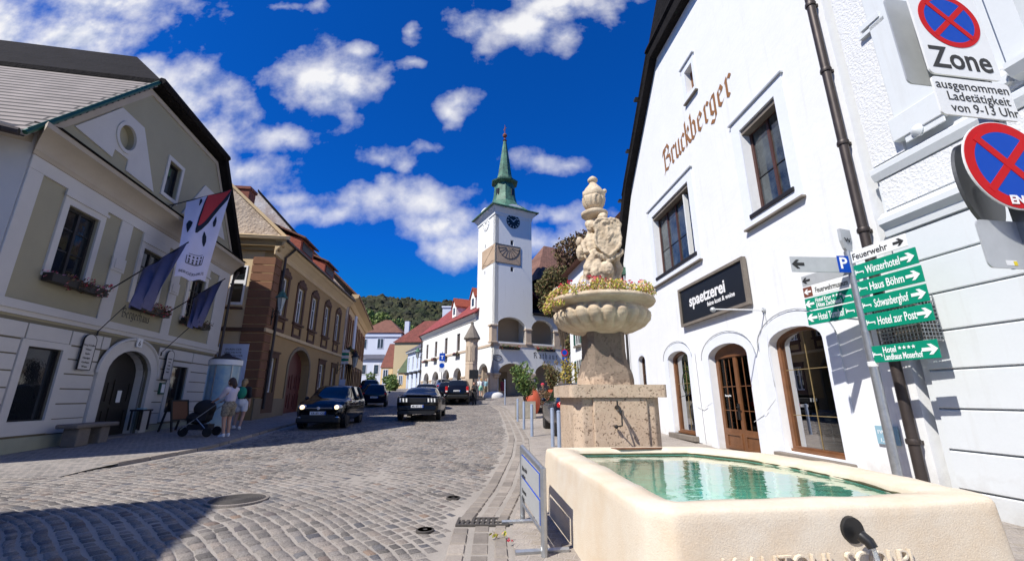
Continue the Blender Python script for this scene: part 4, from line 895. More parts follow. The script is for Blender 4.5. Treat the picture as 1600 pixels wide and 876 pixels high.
part('wing_roof', MB().ext([[(.62, 9.95), (-4.6, 14.6), (-4.6, 14.4), (.5, 9.86)]], 3.6, 23.9, ax='yz').ext([[(-9.8, 9.95), (-4.6, 14.6), (-4.6, 14.4), (-9.7, 9.86)]], 3.6, 23.9, ax='yz'), 'tiles_redbright', H)
part('far_gable', MB().ext([[(-9.6, 1.3), (0, 1.3), (0, 9.95), (-4.6, 14.35), (-9.6, 9.95)]], 23.3, 23.6, ax='yz'), 'rath', H)
part('wing_back', MB().box(4.3, 23.4, -9.6, -9.4, 1.3, 10), 'rath', H)
for i, (a, b) in enumerate(wl): window(H, a, b, 6.55, 8.5, m='brown_dk', dep=.12, fw=.09, vm_=(.5,), hm=(.33, .66), glass='glass_blue', bar=.07)
for a in (5.2, 11.0):
    dm = part('dormer', MB().ext([[(a, 10.8), (a+1.3, 10.8), (a+1.3, 12.0), (a+.65, 12.9), (a, 12.0)]], -2.6, -.2), 'rath', H)
    part('dormer_roof', MB().ext([[(a-.12, 11.9), (a+.65, 13.0), (a+1.42, 11.9), (a+1.42, 12.05), (a+.65, 13.15), (a-.12, 12.05)]], -3.0, -.05), 'tile_bright', dm)
    part('window', MB().box(a+.4, a+.9, -.2, -.17, 11.1, 11.9), 'glass', dm)
part('chimney', MB().box(5.9, 6.6, -4.0, -3.3, 12.6, 17.5).box(5.84, 6.66, -4.06, -3.24, 17.5, 17.7), 'rath', H)
part('downpipe', MB().tube([(23.7, .5, 9.9), (23.7, .12, 9.4), (23.7, .12, 2.2)], .09, 6), 'metal_gutter', H)
# vaults and back walls of the arcade (visible through the arches)
part('arcade_back_wall', MB().box(4.3, 23.4, -3.2, -3.0, 1.3, 6.2).box(4.3, 23.4, -3.1, -.5, 5.2, 5.4), 'vault', H)
for i in range(3): part('arcade_door', MB().box(8.8+4*i, 9.9+4*i, -2.98, -2.9, 1.6, 3.8), 'blackwood', H)
# --- rotate helper: front face lives in its own frame -> convert to H coordinates
def FR(s, d, z):   # front-face coordinates (s along az 62, d outward) into the wing face frame
    a = R(TF); P_ = Vector((TX, TY)) + Vector((math.sin(a), math.cos(a)))*s + Vector((math.cos(a), -math.sin(a)))*d
    b = R(TA); q = P_-Vector((TX, TY)); al = Vector((math.sin(b), math.cos(b))); nn = Vector((-math.cos(b), math.sin(b)))
    return (q.dot(al), q.dot(nn), z)
def fmb(mb): mb.v = [FR(*v) for v in mb.v]; return mb
fA = [(.5, 3.42), (4.45, 7.1), (8.1, 10.4)]; fU = [(.24, 3.44), (4.1, 6.75), (7.5, 10.4)]
part('front_arcade_wall', fmb(MB().ext([rect(0, 11, 1.3, 6.35)]+[arch(a, b, 1.3, 3.7, 4.62) for a, b in fA], -.5, 0, back=False)), 'rath', H)
part('front_loggia_wall', fmb(MB().ext([[(0, 6.35), (11, 6.35), (11, 9.6), (4.25, 9.6), (4.25, 19.9), (0, 19.9)]]+[arch(a, b, 6.62, 8.0, 9.05) for a, b in fU]+[rect(1.75, 2.1, 16.5, 17.05), rect(1.75, 2.1, 13.7, 14.2)], -.5, 0, back=False)), 'rath', H)
part('slit_window', fmb(MB().box(1.7, 2.15, -.3, -.26, 13.6, 17.2)), 'black', H)
part('front_string_course', fmb(MB().box(-.1, 11, 0, .04, 6.2, 6.46)), 'rathstone', H)
pc = MB()
for a in (.0, 3.93, 7.55, 10.8): pc.box(a-.55, a+.62, -.56, .06, 3.5, 3.7); pc.box(a-.38, a+.45, -.5, .05, 3.2, 3.5)
pc.box(-.3, .26, -.55, .06, 6.45, 8.15); pc.box(3.44, 4.1, -.48, .04, 6.45, 7.95); pc.box(6.75, 7.5, -.48, .04, 6.45, 7.95)
pc.box(-.42, .36, -.6, .12, 8.05, 8.2); pc.box(3.36, 4.18, -.52, .1, 7.85, 8.02); pc.box(6.68, 7.58, -.52, .1, 7.85, 8.02); pc.box(-.4, .36, -.6, .12, 6.46, 6.6); pc.box(3.38, 4.16, -.52, .1, 6.46, 6.6)
part('front_pier_stone', fmb(pc), 'rathstone', H, bevel=.03)
for a in (.0, 3.93, 7.55): part('pier_shaft', fmb(MB().box(a-.36, a+.42, -.49, .035, 1.4, 3.2)), 'rathstone', H, bevel=.04)
part('corner_boulder', fmb(MB().lathe([(.98, 1.0), (.96, 1.6), (.86, 1.82), (.66, 1.95), (.35, 2.02)], 20, (.1, -.2, 0))), 'rath', H, smooth='all')
part('loggia_back_wall', fmb(MB().box(.3, 11, -2.4, -2.2, 6.2, 9.6).box(.3, 11, -2.6, -.45, 9.2, 9.3).box(.3, 11, -3.6, -.3, 5.4, 5.6).box(.3, 11, -3.4, -3.2, 1.3, 5.5).box(.4, 11, -2.4, -.4, 6.3, 6.4)), 'vault', H)
part('back_door', fmb(MB().box(1.8, 3.0, -3.2, -3.1, 1.7, 4.0)), 'beige_dark', H)
# tower shaft: left face above the wing, the far faces, cornice
part('tower_shaft', MB().ext([rect(0, 4.3, 6.35, 19.9), rect(2.3, 2.5, 16.6, 17.0), rect(2.3, 2.5, 13.7, 14.1)], -.4, 0, back=False).box(3.9, 4.3, -4.25, -.4, 6.4, 19.9).box(.4, 3.9, -4.25, -3.85, 6.4, 19.9), 'rath', H)
part('loggia_roof', fmb(MB().add([(4.2, .25, 9.6), (11.2, .25, 9.6), (11.2, -5, 11.4), (4.2, -5, 11.4), (4.2, .25, 9.45), (11.2, .25, 9.45), (11.2, -5, 9.5), (4.2, -5, 9.5)], [(0,1,2,3),(0,4,5,1),(1,5,6,2),(4,7,6,5)])), 'tile_dark', H)
cx_, cy_ = 2.15, -2.12
def sq(r, z, n=8, f=0): return [(cx_-r, cy_-r, z), (cx_+r, cy_-r, z), (cx_+r, cy_+r, z), (cx_-r, cy_+r, z)]
tc_ = MB()
for (r0, z0), (r1, z1) in zip([(2.16, 19.55), (2.2, 19.6), (2.22, 19.85), (2.5, 20.3)], [(2.2, 19.6), (2.22, 19.85), (2.5, 20.3), (2.52, 20.45)]): tc_.add(sq(r0, z0)+sq(r1, z1), [(i, (i+1) % 4, 4+(i+1) % 4, 4+i) for i in range(4)])
tc_.add(sq(2.52, 20.45), [(0, 1, 2, 3)]); part('tower_cornice', tc_, 'rath', H); part('cornice_edge', MB().box(cx_-2.75, cx_+2.75, cy_-2.75, cy_+2.75, 20.4, 20.5), 'copper', H)
# arched eyebrow over the clocks
for f in ('L', 'F'):
    e = MB().ext([[(1.05, 20.3), (3.2, 20.3)]+[(2.12+1.07*math.cos(PI*i/10), 20.3+.62*math.sin(PI*i/10)) for i in range(1, 10)]], -.4, .42)
    part('clock_gablet', fmb(e) if f == 'F' else e, 'rath', H)
def oct(r, z): return [(cx_+r*math.cos(PI/8+PI/4*k)/math.cos(PI/8), cy_+r*math.sin(PI/8+PI/4*k)/math.cos(PI/8), z) for k in range(8)]
def sq8(r, z): return [(cx_+max(-r, min(r, r*1.3*math.cos(PI/8+PI/4*k))), cy_+max(-r, min(r, r*1.3*math.sin(PI/8+PI/4*k))), z) for k in range(8)]
rings = [sq8(2.72, 20.42), sq8(2.72, 20.52), sq8(2.3, 20.95), oct(1.75, 21.4), oct(1.3, 22.0), oct(1.12, 22.9), oct(1.05, 23.9), oct(1.02, 24.3)]
sp_ = MB(); [sp_.v.extend(r) for r in rings]; sp_.f = [(i*8+j, i*8+(j+1) % 8, i*8+8+(j+1) % 8, i*8+8+j) for i in range(len(rings)-1) for j in range(8)]+[tuple(range(56, 64))]
part('spire_base', sp_, 'copper', H)
part('spire_gallery', MB().lathe([(1.05, 24.2), (1.5, 24.45), (1.55, 24.6), (1.2, 24.75), (.9, 24.9)], 8, (cx_, cy_, 0)), 'copper', H)
part('spire', MB().lathe([(.98, 24.8), (.82, 25.4), (.62, 26.8), (.40, 28.4), (.2, 29.8), (.14, 30.0)], 8, (cx_, cy_, 0)), 'copper', H)
for k in range(8):
    w = PI/4*k+PI/8; sp2 = MB().box(-.2, .2, -.05, .05, 22.7, 23.5).mv(Matrix.Translation((cx_, cy_, 0)) @ Matrix.Rotation(w+PI/2, 4, 'Z') @ Matrix.Translation((0, -1.16, 0)))
    if k % 2 == 0: part('louvre', sp2, 'black', H)
part('finial', MB().lathe([(.14, 29.9), (.26, 30.05), (.1, 30.15), (.08, 30.4), (.22, 30.55), (.26, 30.72), (.18, 30.9), (.05, 31.0), (.03, 32.1)], 10, (cx_, cy_, 0)).box(cx_-.3, cx_+.3, cy_-.03, cy_+.03, 31.55, 31.65), 'brick', H)
# clocks
def clock(front):
    c = (2.05, 19.15) if front else (2.2, 19.3)
    def tr(mb): return fmb(mb) if front else mb
    def disc(r, d, th, n=32): return MB().ext([[(c[0]+r*math.cos(2*PI*i/n), c[1]+r*math.sin(2*PI*i/n)) for i in range(n)]], d, d+th)
    cl = part('clock_face', tr(disc(.78, 0, .06)), 'signblack' if front else 'rath', H, label='dark round clock face' if front else 'white round clock face')
    mk = MB()
    for k in range(12):
        a = PI/6*k; mk.add([(c[0]+r_*math.sin(a)+w_*math.cos(a), .066, c[1]+r_*math.cos(a)-w_*math.sin(a)) for r_, w_ in ((.55, -.035), (.72, -.035), (.72, .035), (.55, .035))], [(0, 1, 2, 3)])
    part('hour_marks', tr(mk), 'signwhite' if front else 'signblack', cl)
    hd = MB()
    for a, L in ((R(300), .42), (R(48), .62)): hd.add([(c[0]+x*math.cos(a)+y*math.sin(a), .075, c[1]-x*math.sin(a)+y*math.cos(a)) for x, y in ((-.04, -.1), (.04, -.1), (.02, L), (-.02, L))], [(0, 1, 2, 3)])
    part('hands', tr(hd), 'signwhite' if front else 'signblack', cl)
clock(True); clock(False)
MT['sundial'] = mat('sundial_fresco', (.52,.38,.26), .9, var=(.9,.25,12,.2), col2=(.42,.30,.20))
sd = part('sundial_panel', fmb(MB().box(.0, 2.9, 0, .03, 14.45, 16.4)), 'sundial', H); sl_ = MB()
for k in range(9):
    a = R(-80+20*k); sl_.tube([(1.55+.3*math.sin(a), .04, 16.2-.3*math.cos(a)), (1.55+1.25*math.sin(a), .04, max(14.6, 16.2-1.25*math.cos(a)))], .012, 4)
sl_.tube([(1.55+1.2*math.cos(PI*k/12-PI), .045, 16.2+1.2*math.sin(PI*k/12-PI)) for k in range(13)], .02, 4); sl_.tube([(.02, .03, 14.45), (2.88, .03, 14.45), (2.88, .03, 16.4), (.02, .03, 16.4), (.02, .03, 14.45)], .03, 4)
part('hour_lines', fmb(sl_), 'iron', sd); part('gnomon', fmb(MB().tube([(1.5, .0, 16.2), (1.75, .95, 15.5)], .02, 5)), 'iron', sd)
s2 = part('sundial_panel', MB().box(.05, 3.15, 0, .03, 14.45, 16.4), 'sundial', H); part('hour_lines', MB().tube([(.1+.3*k, .04, 14.6+.1*math.sin(k)) for k in range(11)], .015, 4).tube([(.3, .04, 16.2), (2.9, .04, 14.7)], .012, 4), 'iron', s2)
part('lettering', fmb(blackletter('Rathaus', .36, 4.35, 5.2, .01, 1, .2, sp=1.5)), 'textblack', H)
ov = MB().tube([(.4+.42*math.cos(2*PI*i/24), .02, 5.07+.28*math.sin(2*PI*i/24)) for i in range(25)], .03, 4)
part('oval_emblem', fmb(ov), 'iron', H); tt = tmesh('Gemeinde', .15, .01, 'CENTER'); tt.v = [(x+.4, .02+w, y+5.03) for x, y, w in tt.v]; part('lettering', fmb(tt), 'iron', H)
for a, dlt in ((1.6, 0), (5.7, 1)):
    p = on_fac(TX, TY, TF, 'R', a, .15)
    flowerbox('flower_box', ['long flower box on the town hall loggia sill at the tower corner', 'long flower box on the town hall loggia sill above the painted name'][dlt], 'flower box', TX, TY, TF, 'R', a, .03, 5.9, 2.1, [('petal_red', .5), ('petal_pink', .3)], 'leaf_green', .2, .25, 300, 'flower boxes on the town hall', size=.06)
for i, a in enumerate((9.4, 13.5, 17.4, 21.2, 5.7)[:4]):
    flowerbox('flower_box', 'small flower box under the %s window of the town hall wing' % ['nearest', 'second', 'third', 'farthest'][i], 'flower box', TX, TY, TA, 'L', a, .1, 6.0, 1.3, [('petal_pink', .4)], 'leaf_autumn', .3, .25, 160, 'flower boxes on the town hall', size=.07)
# brown tiled steep roof behind the tower
t = thing('steep_roof_hall', 'dark walled hall with a steep brown hipped roof behind the tower', 'building', (5.5, 53, 2), R(28))
part('wall', MB().box(-5, 5, -4, 4, 0, 12.6), 'tile_dark', t)
part('roof', MB().add([(-5.4, -4.4, 12.5), (5.4, -4.4, 12.5), (5.4, 4.4, 12.5), (-5.4, 4.4, 12.5), (-1.5, 0, 18.6), (1.0, 0, 18.6)], [(0, 1, 5, 4), (1, 2, 5), (2, 3, 4, 5), (3, 0, 4)]), 'tiles_brown', t)
# ================================================================ row beyond the wing
bx_, by_ = on_fac(TX, TY, TA, 'L', 23.7, -.6)[:2]
H = fac('blue_terrace_house', 'pale blue two storey terrace house with black hooded windows and a slate roof', 'house', bx_, by_, TA, 'L', z=1.8)
ub_ = [(1.3+2.5*i, 2.2+2.5*i) for i in range(4)]
wall(H, rect(0, 10.2, 1.8, 8.5), [rect(a, b, 5.6, 7.6) for a, b in ub_]+[rect(a, b, 2.6, 4.6) for a, b in ub_], 'blue_wall', .3)
for a, b in ub_:
    for z0 in (5.6, 2.6): window(H, a, b, z0, z0+2, m='white', dep=.1, fw=.1, glass='glass', bar=.06)
    part('window_hood', MB().lathe([(.02, 5.35), (.42, 5.3), (.5, 5.0), (.35, 4.9)], 10, ((a+b)/2, .1, 0)), 'black', H)
part('eaves', MB().box(-.1, 10.3, -.1, .35, 8.3, 8.65), 'signgrey', H)
part('roof', MB().ext([[(.45, 8.6), (-5.2, 12.0), (-10.4, 8.6)]], 0, 10.3, ax='yz'), 'slate', H)
part('end_wall', MB().ext([[(-10, 1.8), (0, 1.8), (0, 8.6), (-5.2, 11.8), (-10, 8.6)]], 10.0, 10.2, ax='yz'), 'blue_wall', H)
q = on_fac(bx_, by_, TA, 'L', .6, .05); lantern('wall_lantern', 'green wall lantern on the blue terrace house beside the town hall wing', (q.x, q.y, 7.0), 1.8, (-.9, -.5, 0))
def house(name, label, x0, x1, y, dep, zb, ze, wallm, roofm, rise, wins=(), rz=0, ridge='x', ov=.4, cat='house', frame='far_white'):
    w = (x1-x0)/2; t = thing(name, label, cat, ((x0+x1)/2, y, zb), R(rz)); h = ze-zb
    part('wall', MB().box(-w, w, 0, dep, 0, h), wallm, t)
    if ridge == 'hip': v = [(-w-ov, -ov, h), (w+ov, -ov, h), (w+ov, dep+ov, h), (-w-ov, dep+ov, h), (-w*.15, dep/2, h+rise), (w*.15, dep/2, h+rise)]; f = [(0,1,5,4),(1,2,5),(2,3,4,5),(3,0,4),(0,3,2,1)]
    elif ridge == 'x': v = [(-w-ov, -ov, h), (w+ov, -ov, h), (w+ov, dep+ov, h), (-w-ov, dep+ov, h), (-w-ov, dep/2, h+rise), (w+ov, dep/2, h+rise)]; f = [(0,1,5,4),(1,2,5),(2,3,4,5),(3,0,4),(0,3,2,1)]
    elif ridge == 'xh': v = [(-w-ov, -ov, h), (w+ov, -ov, h), (w+ov, dep+ov, h), (-w-ov, dep+ov, h), (-w*.45, dep/2, h+rise), (w+ov, dep/2, h+rise)]; f = [(0,1,5,4),(1,2,5),(2,3,4,5),(3,0,4),(0,3,2,1)]
    else: v = [(-w-ov, -ov, h), (w+ov, -ov, h), (w+ov, dep+ov, h), (-w-ov, dep+ov, h), (0, -ov, h+rise), (0, dep+ov, h+rise)]; f = [(0,1,4),(1,2,5,4),(2,3,5),(3,0,4,5),(0,3,2,1)]
    part('roof', MB().add(v, f), roofm, t)
    for a, z0, ww, hh in wins:
        fr = part('window', MB().ext([rect(a-ww/2-.1, a+ww/2+.1, z0-.1, z0+hh+.1), rect(a-ww/2, a+ww/2, z0, z0+hh)], -.06, .0).box(a-.04, a+.04, -.05, -.01, z0, z0+hh), frame, t); fr.data.transform(Matrix.Translation((0, 0, 0)))
        part('pane', MB().box(a-ww/2, a+ww/2, -.03, -.012, z0, z0+hh), 'glass_blue', fr)
    return t
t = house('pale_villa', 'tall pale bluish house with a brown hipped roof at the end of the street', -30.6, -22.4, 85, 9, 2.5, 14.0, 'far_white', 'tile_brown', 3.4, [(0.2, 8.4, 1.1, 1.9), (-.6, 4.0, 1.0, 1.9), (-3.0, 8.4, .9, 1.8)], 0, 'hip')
part('bay', MB().box(-3.2, 1.6, -1.4, 0, 1.4, 6.2), 'far_white', t); part('bay_roof', MB().add([(-3.5, -1.8, 6.2), (1.9, -1.8, 6.2), (1.2, 0, 7.2), (-2.8, 0, 7.2)], [(0, 1, 2, 3), (0, 3, 2, 1)]), 'slate', t)
for a in (-2.2, .2): wf = part('window', MB().box(a-.55, a+.55, -1.46, -1.4, 3.2, 5.2), 'white', t); part('pane', MB().box(a-.42, a+.42, -1.49, -1.46, 3.35, 5.05), 'glass_blue', wf)
part('chimney', MB().box(4.3, 5.2, 2, 2.9, 8, 14.2), 'far_white', t); part('cornice', MB().box(-4.3, 4.3, -.2, 0, 10.7, 11.3), 'blue_wall', t)
house('brown_roof_cottage', 'small apricot cottage with a steep dark red roof between pale villa and yellow house', -23.4, -21.2, 77, 6, 2.8, 6.6, 'apricot', 'tile_red', 4.6, [(-.2, 1.0, .8, 2.4)], -10, 'x', .15)
house('yellow_house', 'yellow house with a wide dark red hipped roof above the blue terrace', -20.9, -7.0, 75, 9, 2.8, 10.9, 'yellow_wall', 'tiles_red', 4.6, [(-5.6, 1.6, .7, 1.7), (-4.4, 1.2, .6, 1.2)], -6, 'xh', .3)
t = house('green_gable_annex', 'apricot annex with a mossy green roof in front of the yellow house', -18.7, -16.0, 71, 4, 2.7, 5.4, 'apricot', 'slate', 3.0, [(-.9, .9, .5, 1.3), (.4, 1.0, .4, .9)], -10, 'xh', .2)
MT['moss'] = mat('roof_moss', (.10,.13,.07), .9, bump=(5,.5,.05), var=(1,.3)); [c for c in t.children if c.name.startswith('roof')][0].data.materials[0] = MT['moss']
house('red_gable_house', 'small bright red roofed house peeping over behind the pale villa', -22.5, -16.5, 98, 8, 5, 14.2, 'yellow_wall', 'tile_bright', 3.0, [], 0, 'x')
t = thing('square_chimney', 'pale square chimney rising over the dark red hipped roof', 'chimney', (-12.3, 79, 12.5)); part('stack', MB().box(-.8, .8, -.5, .5, 0, 5.3).box(-.95, .95, -.65, .65, 5.3, 5.6), 'far_white', t)
# ================================================================ white house with green shutters behind the fountain
H = fac('shuttered_house', 'white rendered house with green shutters, seen behind the fountain column', 'house', 4.25, 31, 172, 'R', z=.7)
gw = [(1.6, 2.5), (5.2, 6.1)]
part('wall', MB().box(0, 12.5, -8, 0, .6, 10.5), 'plaster_white', H)
for a, b in gw:
    for z0 in (5.0, 2.0):
        fr = part('window', MB().ext([rect(a-.1, b+.1, z0-.1, z0+2.0), rect(a, b, z0, z0+1.9)], 0, .05).box((a+b)/2-.04, (a+b)/2+.04, .01, .05, z0, z0+1.9), 'signwhite', H)
        part('pane', MB().box(a, b, .0, .02, z0, z0+1.9), 'glass', fr); part('sill', MB().box(a-.2, b+.2, .0, .2, z0-.22, z0-.1), 'stone', fr)
        for c0 in (a-.55, b+.1): part('shutter', MB().box(c0, c0+.45, .0, .06, z0, z0+1.9), 'gutter_green', fr)
part('roof', MB().ext([[(.5, 10.4), (-4, 13.6), (-8.5, 10.4)]], -.4, 12.8, ax='yz'), 'tile_brown', H)
# ================================================================ RIGHT: white gabled shop house
SX, SY, SA = 5.05, 11.0, -4.5
H = fac('white_gabled_shop', 'white roughcast gabled house with painted name, arched shop windows and a black shop sign', 'shop house', SX, SY, SA, 'L', z=.1)
D2 = arch(-1.62, 0, .2, 2.43, 2.74); DL = arch(1.06, 2.36, .5, 2.60, 2.82); DR = arch(-3.75, -2.36, .52, 2.5, 2.78); DS = arch(4.2, 4.85, 1.3, 2.75, 2.95)
W2 = rect(-.02, 2.55, 5.32, 7.48); WB = rect(-3.7, -2.52, 5.32, 7.4); WA = rect(-1.0, -.58, 9.9, 10.7)
wall(H, [(-5.12, -.1), (5.72, -.1), (5.72, 7.0), (4.1, 9.6), (1.0, 12.75), (-5.12, 12.75)], [D2, DL, DR, DS, W2, WB, WA], 'plaster_white', .32)
tb = MB()
def offs(l, o):   # grow arch outline outwards by o
    cx0 = sum(p[0] for p in l)/len(l); cz0 = sum(p[1] for p in l)/len(l)
    return l
tb.ext([arch(-1.62-.28, .28, .15, 2.43, 3.0), D2], 0, .03); tb.ext([arch(1.06-.25, 2.36+.25, .35, 2.60, 3.08), DL], 0, .03); tb.ext([arch(-3.75-.3, -2.36+.3, .3, 2.5, 3.08), DR], 0, .03); tb.ext([arch(4.2-.1, 4.85+.1, 1.2, 2.75, 3.06), DS], 0, .02)
tb.ext([rect(-.3, 2.83, 5.06, 7.76), W2], 0, .03); tb.ext([rect(-3.98, -2.24, 5.06, 7.7), WB], 0, .03); tb.ext([rect(-1.13, -.42, 9.72, 10.9), WA], 0, .03)
part('window_surround', tb, 'trim_blue', H)
dl_ = MB()
for a, b, z in ((-.34, 2.87, 7.76), (-4.02, -2.2, 7.7), (-1.17, -.38, 10.9)): dl_.box(a, b, 0, .07, z, z+.035)
for a, b, zs, zt in ((-1.92, .3, 2.43, 3.02), (.8, 2.63, 2.60, 3.10), (-4.07, -2.04, 2.5, 3.10)): 
    m_ = (a+b)/2; h_ = (b-a)/2; dl_.tube([(m_+h_*math.cos(PI*i/16), .045, zs+(zt-zs)*math.sin(PI*i/16)) for i in range(17)], .012, 5)
part('drip_moulding', dl_, 'signgrey', H)
sl2 = MB().box(-.3, 2.83, 0, .09, 5.02, 5.06).box(-3.98, -2.24, 0, .09, 5.02, 5.06).box(-1.13, -.42, 0, .08, 9.68, 9.72); part('sill_edge', sl2, 'stone', H)
for w, c in (((-3.95, -2.2), .36), ((.9, 2.5), .36)): part('stone_sill', MB().box(w[0], w[1], -.1, .16, c, c+.14), 'stone', H, bevel=.02)
# windows: outer frame, sashes, sills
def sash(par, a, b, c, d, n, m, dep, gl='glass', hz=(.42,)):
    mb = MB().ext([rect(a, b, c, d)]+[rect(a+.07+(b-a-.07)/n*i, a+(b-a-.07)/n*(i+1), c+.08, d-.07) for i in range(n)], -dep-.06, -dep)
    f = part('window', mb, m, par, bevel=.006); part('pane', MB().box(a+.02, b-.02, -dep-.05, -dep-.035, c+.02, d-.02), gl, f)
    lead = MB()
    for q in hz: lead.box(a+.05, b-.05, -dep-.034, -dep-.02, c+(d-c)*q-.008, c+(d-c)*q+.008)
    part('glazing_bar', lead, 'iron', f); return f
f = sash(H, -.02, 2.55, 5.32, 7.42, 4, 'darkwood', .2, 'glass_blue'); part('sill', MB().box(-.1, 2.62, -.2, .06, 5.24, 5.33), 'blackwood', f, bevel=.01); part('lintel_board', MB().box(-.02, 2.55, -.26, -.02, 7.36, 7.47), 'stone', f)
op = MB().box(.44, .49, -.19, -.06, 5.42, 7.3); part('open_sash', op, 'signwhite', f)
f = sash(H, -3.7, -2.52, 5.32, 7.34, 2, 'darkwood', .2, 'glass_blue', (.42,)); part('sill', MB().box(-3.78, -2.45, -.2, .06, 5.24, 5.33), 'blackwood', f, bevel=.01); part('lintel_board', MB().box(-3.7, -2.52, -.26, -.02, 7.28, 7.39), 'stone', f)
sash(H, -1.0, -.58, 9.9, 10.7, 2, 'brown', .16, 'glass', (.5,))
MT['brass'] = mat('brass_came', (.30,.22,.10), .5, .3)
# shop windows: see-through glass in front of a furnished dark room
gm = bpy.data.materials.new('shop_glass'); gm.use_nodes = True; t_ = gm.node_tree; t_.nodes.clear()
fr_ = t_.nodes.new('ShaderNodeFresnel'); fr_.inputs[0].default_value = 1.28; tr_ = t_.nodes.new('ShaderNodeBsdfTransparent'); tr_.inputs[0].default_value = (.5,.53,.53,1); gl_ = t_.nodes.new('ShaderNodeBsdfGlossy'); gl_.inputs['Roughness'].default_value = .01; gl_.inputs[0].default_value = (.55,.55,.55,1)
mx_ = t_.nodes.new('ShaderNodeMixShader'); oo_ = t_.nodes.new('ShaderNodeOutputMaterial'); t_.links.new(fr_.outputs[0], mx_.inputs[0]); t_.links.new(tr_.outputs[0], mx_.inputs[1]); t_.links.new(gl_.outputs[0], mx_.inputs[2]); t_.links.new(mx_.outputs[0], oo_.inputs[0]); MT['shopglass'] = gm
def shopwin(ar, a, b, c, zs, zt, nm, vb, hb, m='wood'):
    f = part('window', MB().ext([ar, arch(a+.09, b-.09, c+.09, zs, zt-.07)], -.24, -.14), m, H, bevel=.006)
    part('pane', MB().ext([arch(a+.05, b-.05, c+.05, zs, zt-.04)], -.205, -.195), 'shopglass', f); ld = MB()
    for q in vb: x = a+(b-a)*q; ld.box(x-.006, x+.006, -.194, -.186, c+.08, zt-.05)
    for q in hb: z = c+(zt-c)*q; ld.box(a+.07, b-.07, -.194, -.187, z-.006, z+.006)
    part('glazing_bar', ld, 'brass', f); part('sill', MB().box(a+.03, b-.03, -.14, -.08, c+.0, c+.05), m, f); return f
shopwin(DR, -3.75, -2.36, .52, 2.5, 2.78, 'r', (.5,), (.29, .66)); fL = shopwin(DL, 1.06, 2.36, .5, 2.6, 2.82, 'l', (.5,), (.6,))
part('leaded_pattern', MB().tube([(1.7+.28*math.cos(2*PI*i/16), -.185, 1.9+.35*math.sin(2*PI*i/16)) for i in range(17)], .008, 4).tube([(1.15, -.185, 1.2), (1.5, -.185, 1.6), (2.3, -.185, 1.5)], .008, 4), 'iron', fL)
dr = part('door', MB().ext([D2, rect(-1.5, -.87, .78, 2.42), rect(-.75, -.12, .78, 2.42)], -.24, -.16), 'wood', H, bevel=.008)
part('pane', MB().box(-1.52, -.1, -.21, -.2, .76, 2.44), 'shopglass', dr)
dd = MB()
for a in (-1.5, -.75):
    dd.ext([rect(a, a+.63, .34, .7), rect(a+.06, a+.57, .4, .64)], -.16, -.14)
    for x in (a+.21, a+.42): dd.box(x-.008, x+.008, -.199, -.185, .78, 2.42)
    for z in (1.2, 1.75): dd.box(a, a+.63, -.199, -.186, z-.008, z+.008)
part('door_panels', dd, 'wood', dr); part('handle', MB().tube([(-.76, -.16, 1.25), (-.76, -.1, 1.28), (-.9, -.09, 1.28)], .014, 6).tube([(-.73, -.16, 1.0), (-.73, -.1, 1.02), (-.73, -.1, 1.2)], .012, 6).box(-.79, -.71, -.16, -.145, 1.0, 1.36), 'iron', dr); part('weathered_transom', MB().ext([arch(-1.62, 0, 2.44, 2.45, 2.73)], -.165, -.145), 'wood', dr)
text_on(dr, 'Reingehn', -.2, 1.52, .07, -.185, 'textwhite', -1)
window(H, 4.2, 4.85, 1.3, 2.95, m='brown_dk', dep=.12, at=2.75, fw=.05, hm=(.3, .6))
part('doorstep', MB().box(-1.7, .1, -.2, .2, .0, .3), 'stone', H, bevel=.02)
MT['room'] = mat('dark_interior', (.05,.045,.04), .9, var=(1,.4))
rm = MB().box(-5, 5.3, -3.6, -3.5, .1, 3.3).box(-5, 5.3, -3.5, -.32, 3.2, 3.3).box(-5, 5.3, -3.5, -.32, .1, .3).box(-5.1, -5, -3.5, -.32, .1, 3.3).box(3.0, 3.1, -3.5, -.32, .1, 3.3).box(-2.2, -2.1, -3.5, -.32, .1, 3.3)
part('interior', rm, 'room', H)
part('roof_verge', MB().tube([(5.95, .12, 6.9), (4.45, .14, 9.55)], .09, 6).tube([(4.55, .18, 9.3), (1.15, .18, 13.05)], .13, 6).tube([(1.2, .2, 13.1), (-5.3, .2, 13.1)], .14, 6), 'tile_dark', H)
part('roof', MB().ext([[(6.1, 6.7), (4.35, 9.75), (1.2, 13.0), (-.5, 14.8), (-5.3, 14.8), (-5.3, 12.6), (-5.3, 12.4), (1.0, 12.7), (4.1, 9.5), (5.75, 6.8)]], -12, .26), 'tile_dark', H)
cl2 = MB()
for s_, z_ in ((4.75, 9.2), (3.5, 10.7), (2.3, 12.1)): cl2.box(s_-.03, s_+.16, .1, .34, z_-.04, z_+.04)
part('snow_guard', cl2, 'iron', H)
part('side_wall', MB().box(5.4, 5.7, -12, -.31, -.1, 7.2), 'plaster_white', H)
part('lettering', blackletter('Bruckberger', .50, 1.25, 8.5, .01, -1, .22, slope=0, sp=.95), 'textbrown', H)
pb = MB().tube([(-5.02, .12, -.1), (-5.02, .12, 12.6)], .065, 10)
for z_ in (.9, 2.3, 3.9, 5.4, 6.8, 8.2): pb.lathe([(.08, z_), (.085, z_+.02), (.085, z_+.05), (.08, z_+.07)], 10, (-5.02, .12, 0)); pb.box(-5.05, -4.99, -.01, .06, z_, z_+.05)
part('downpipe', pb, 'metal_gutter', H, smooth=True)
part('corner_pipe', MB().tube([(5.66, .1, .3), (5.66, .1, 6.8)], .05, 8), 'blackwood', H)
part('eaves_flashing', MB().box(5.5, 5.75, .0, .3, 6.3, 6.6), 'copper', H)
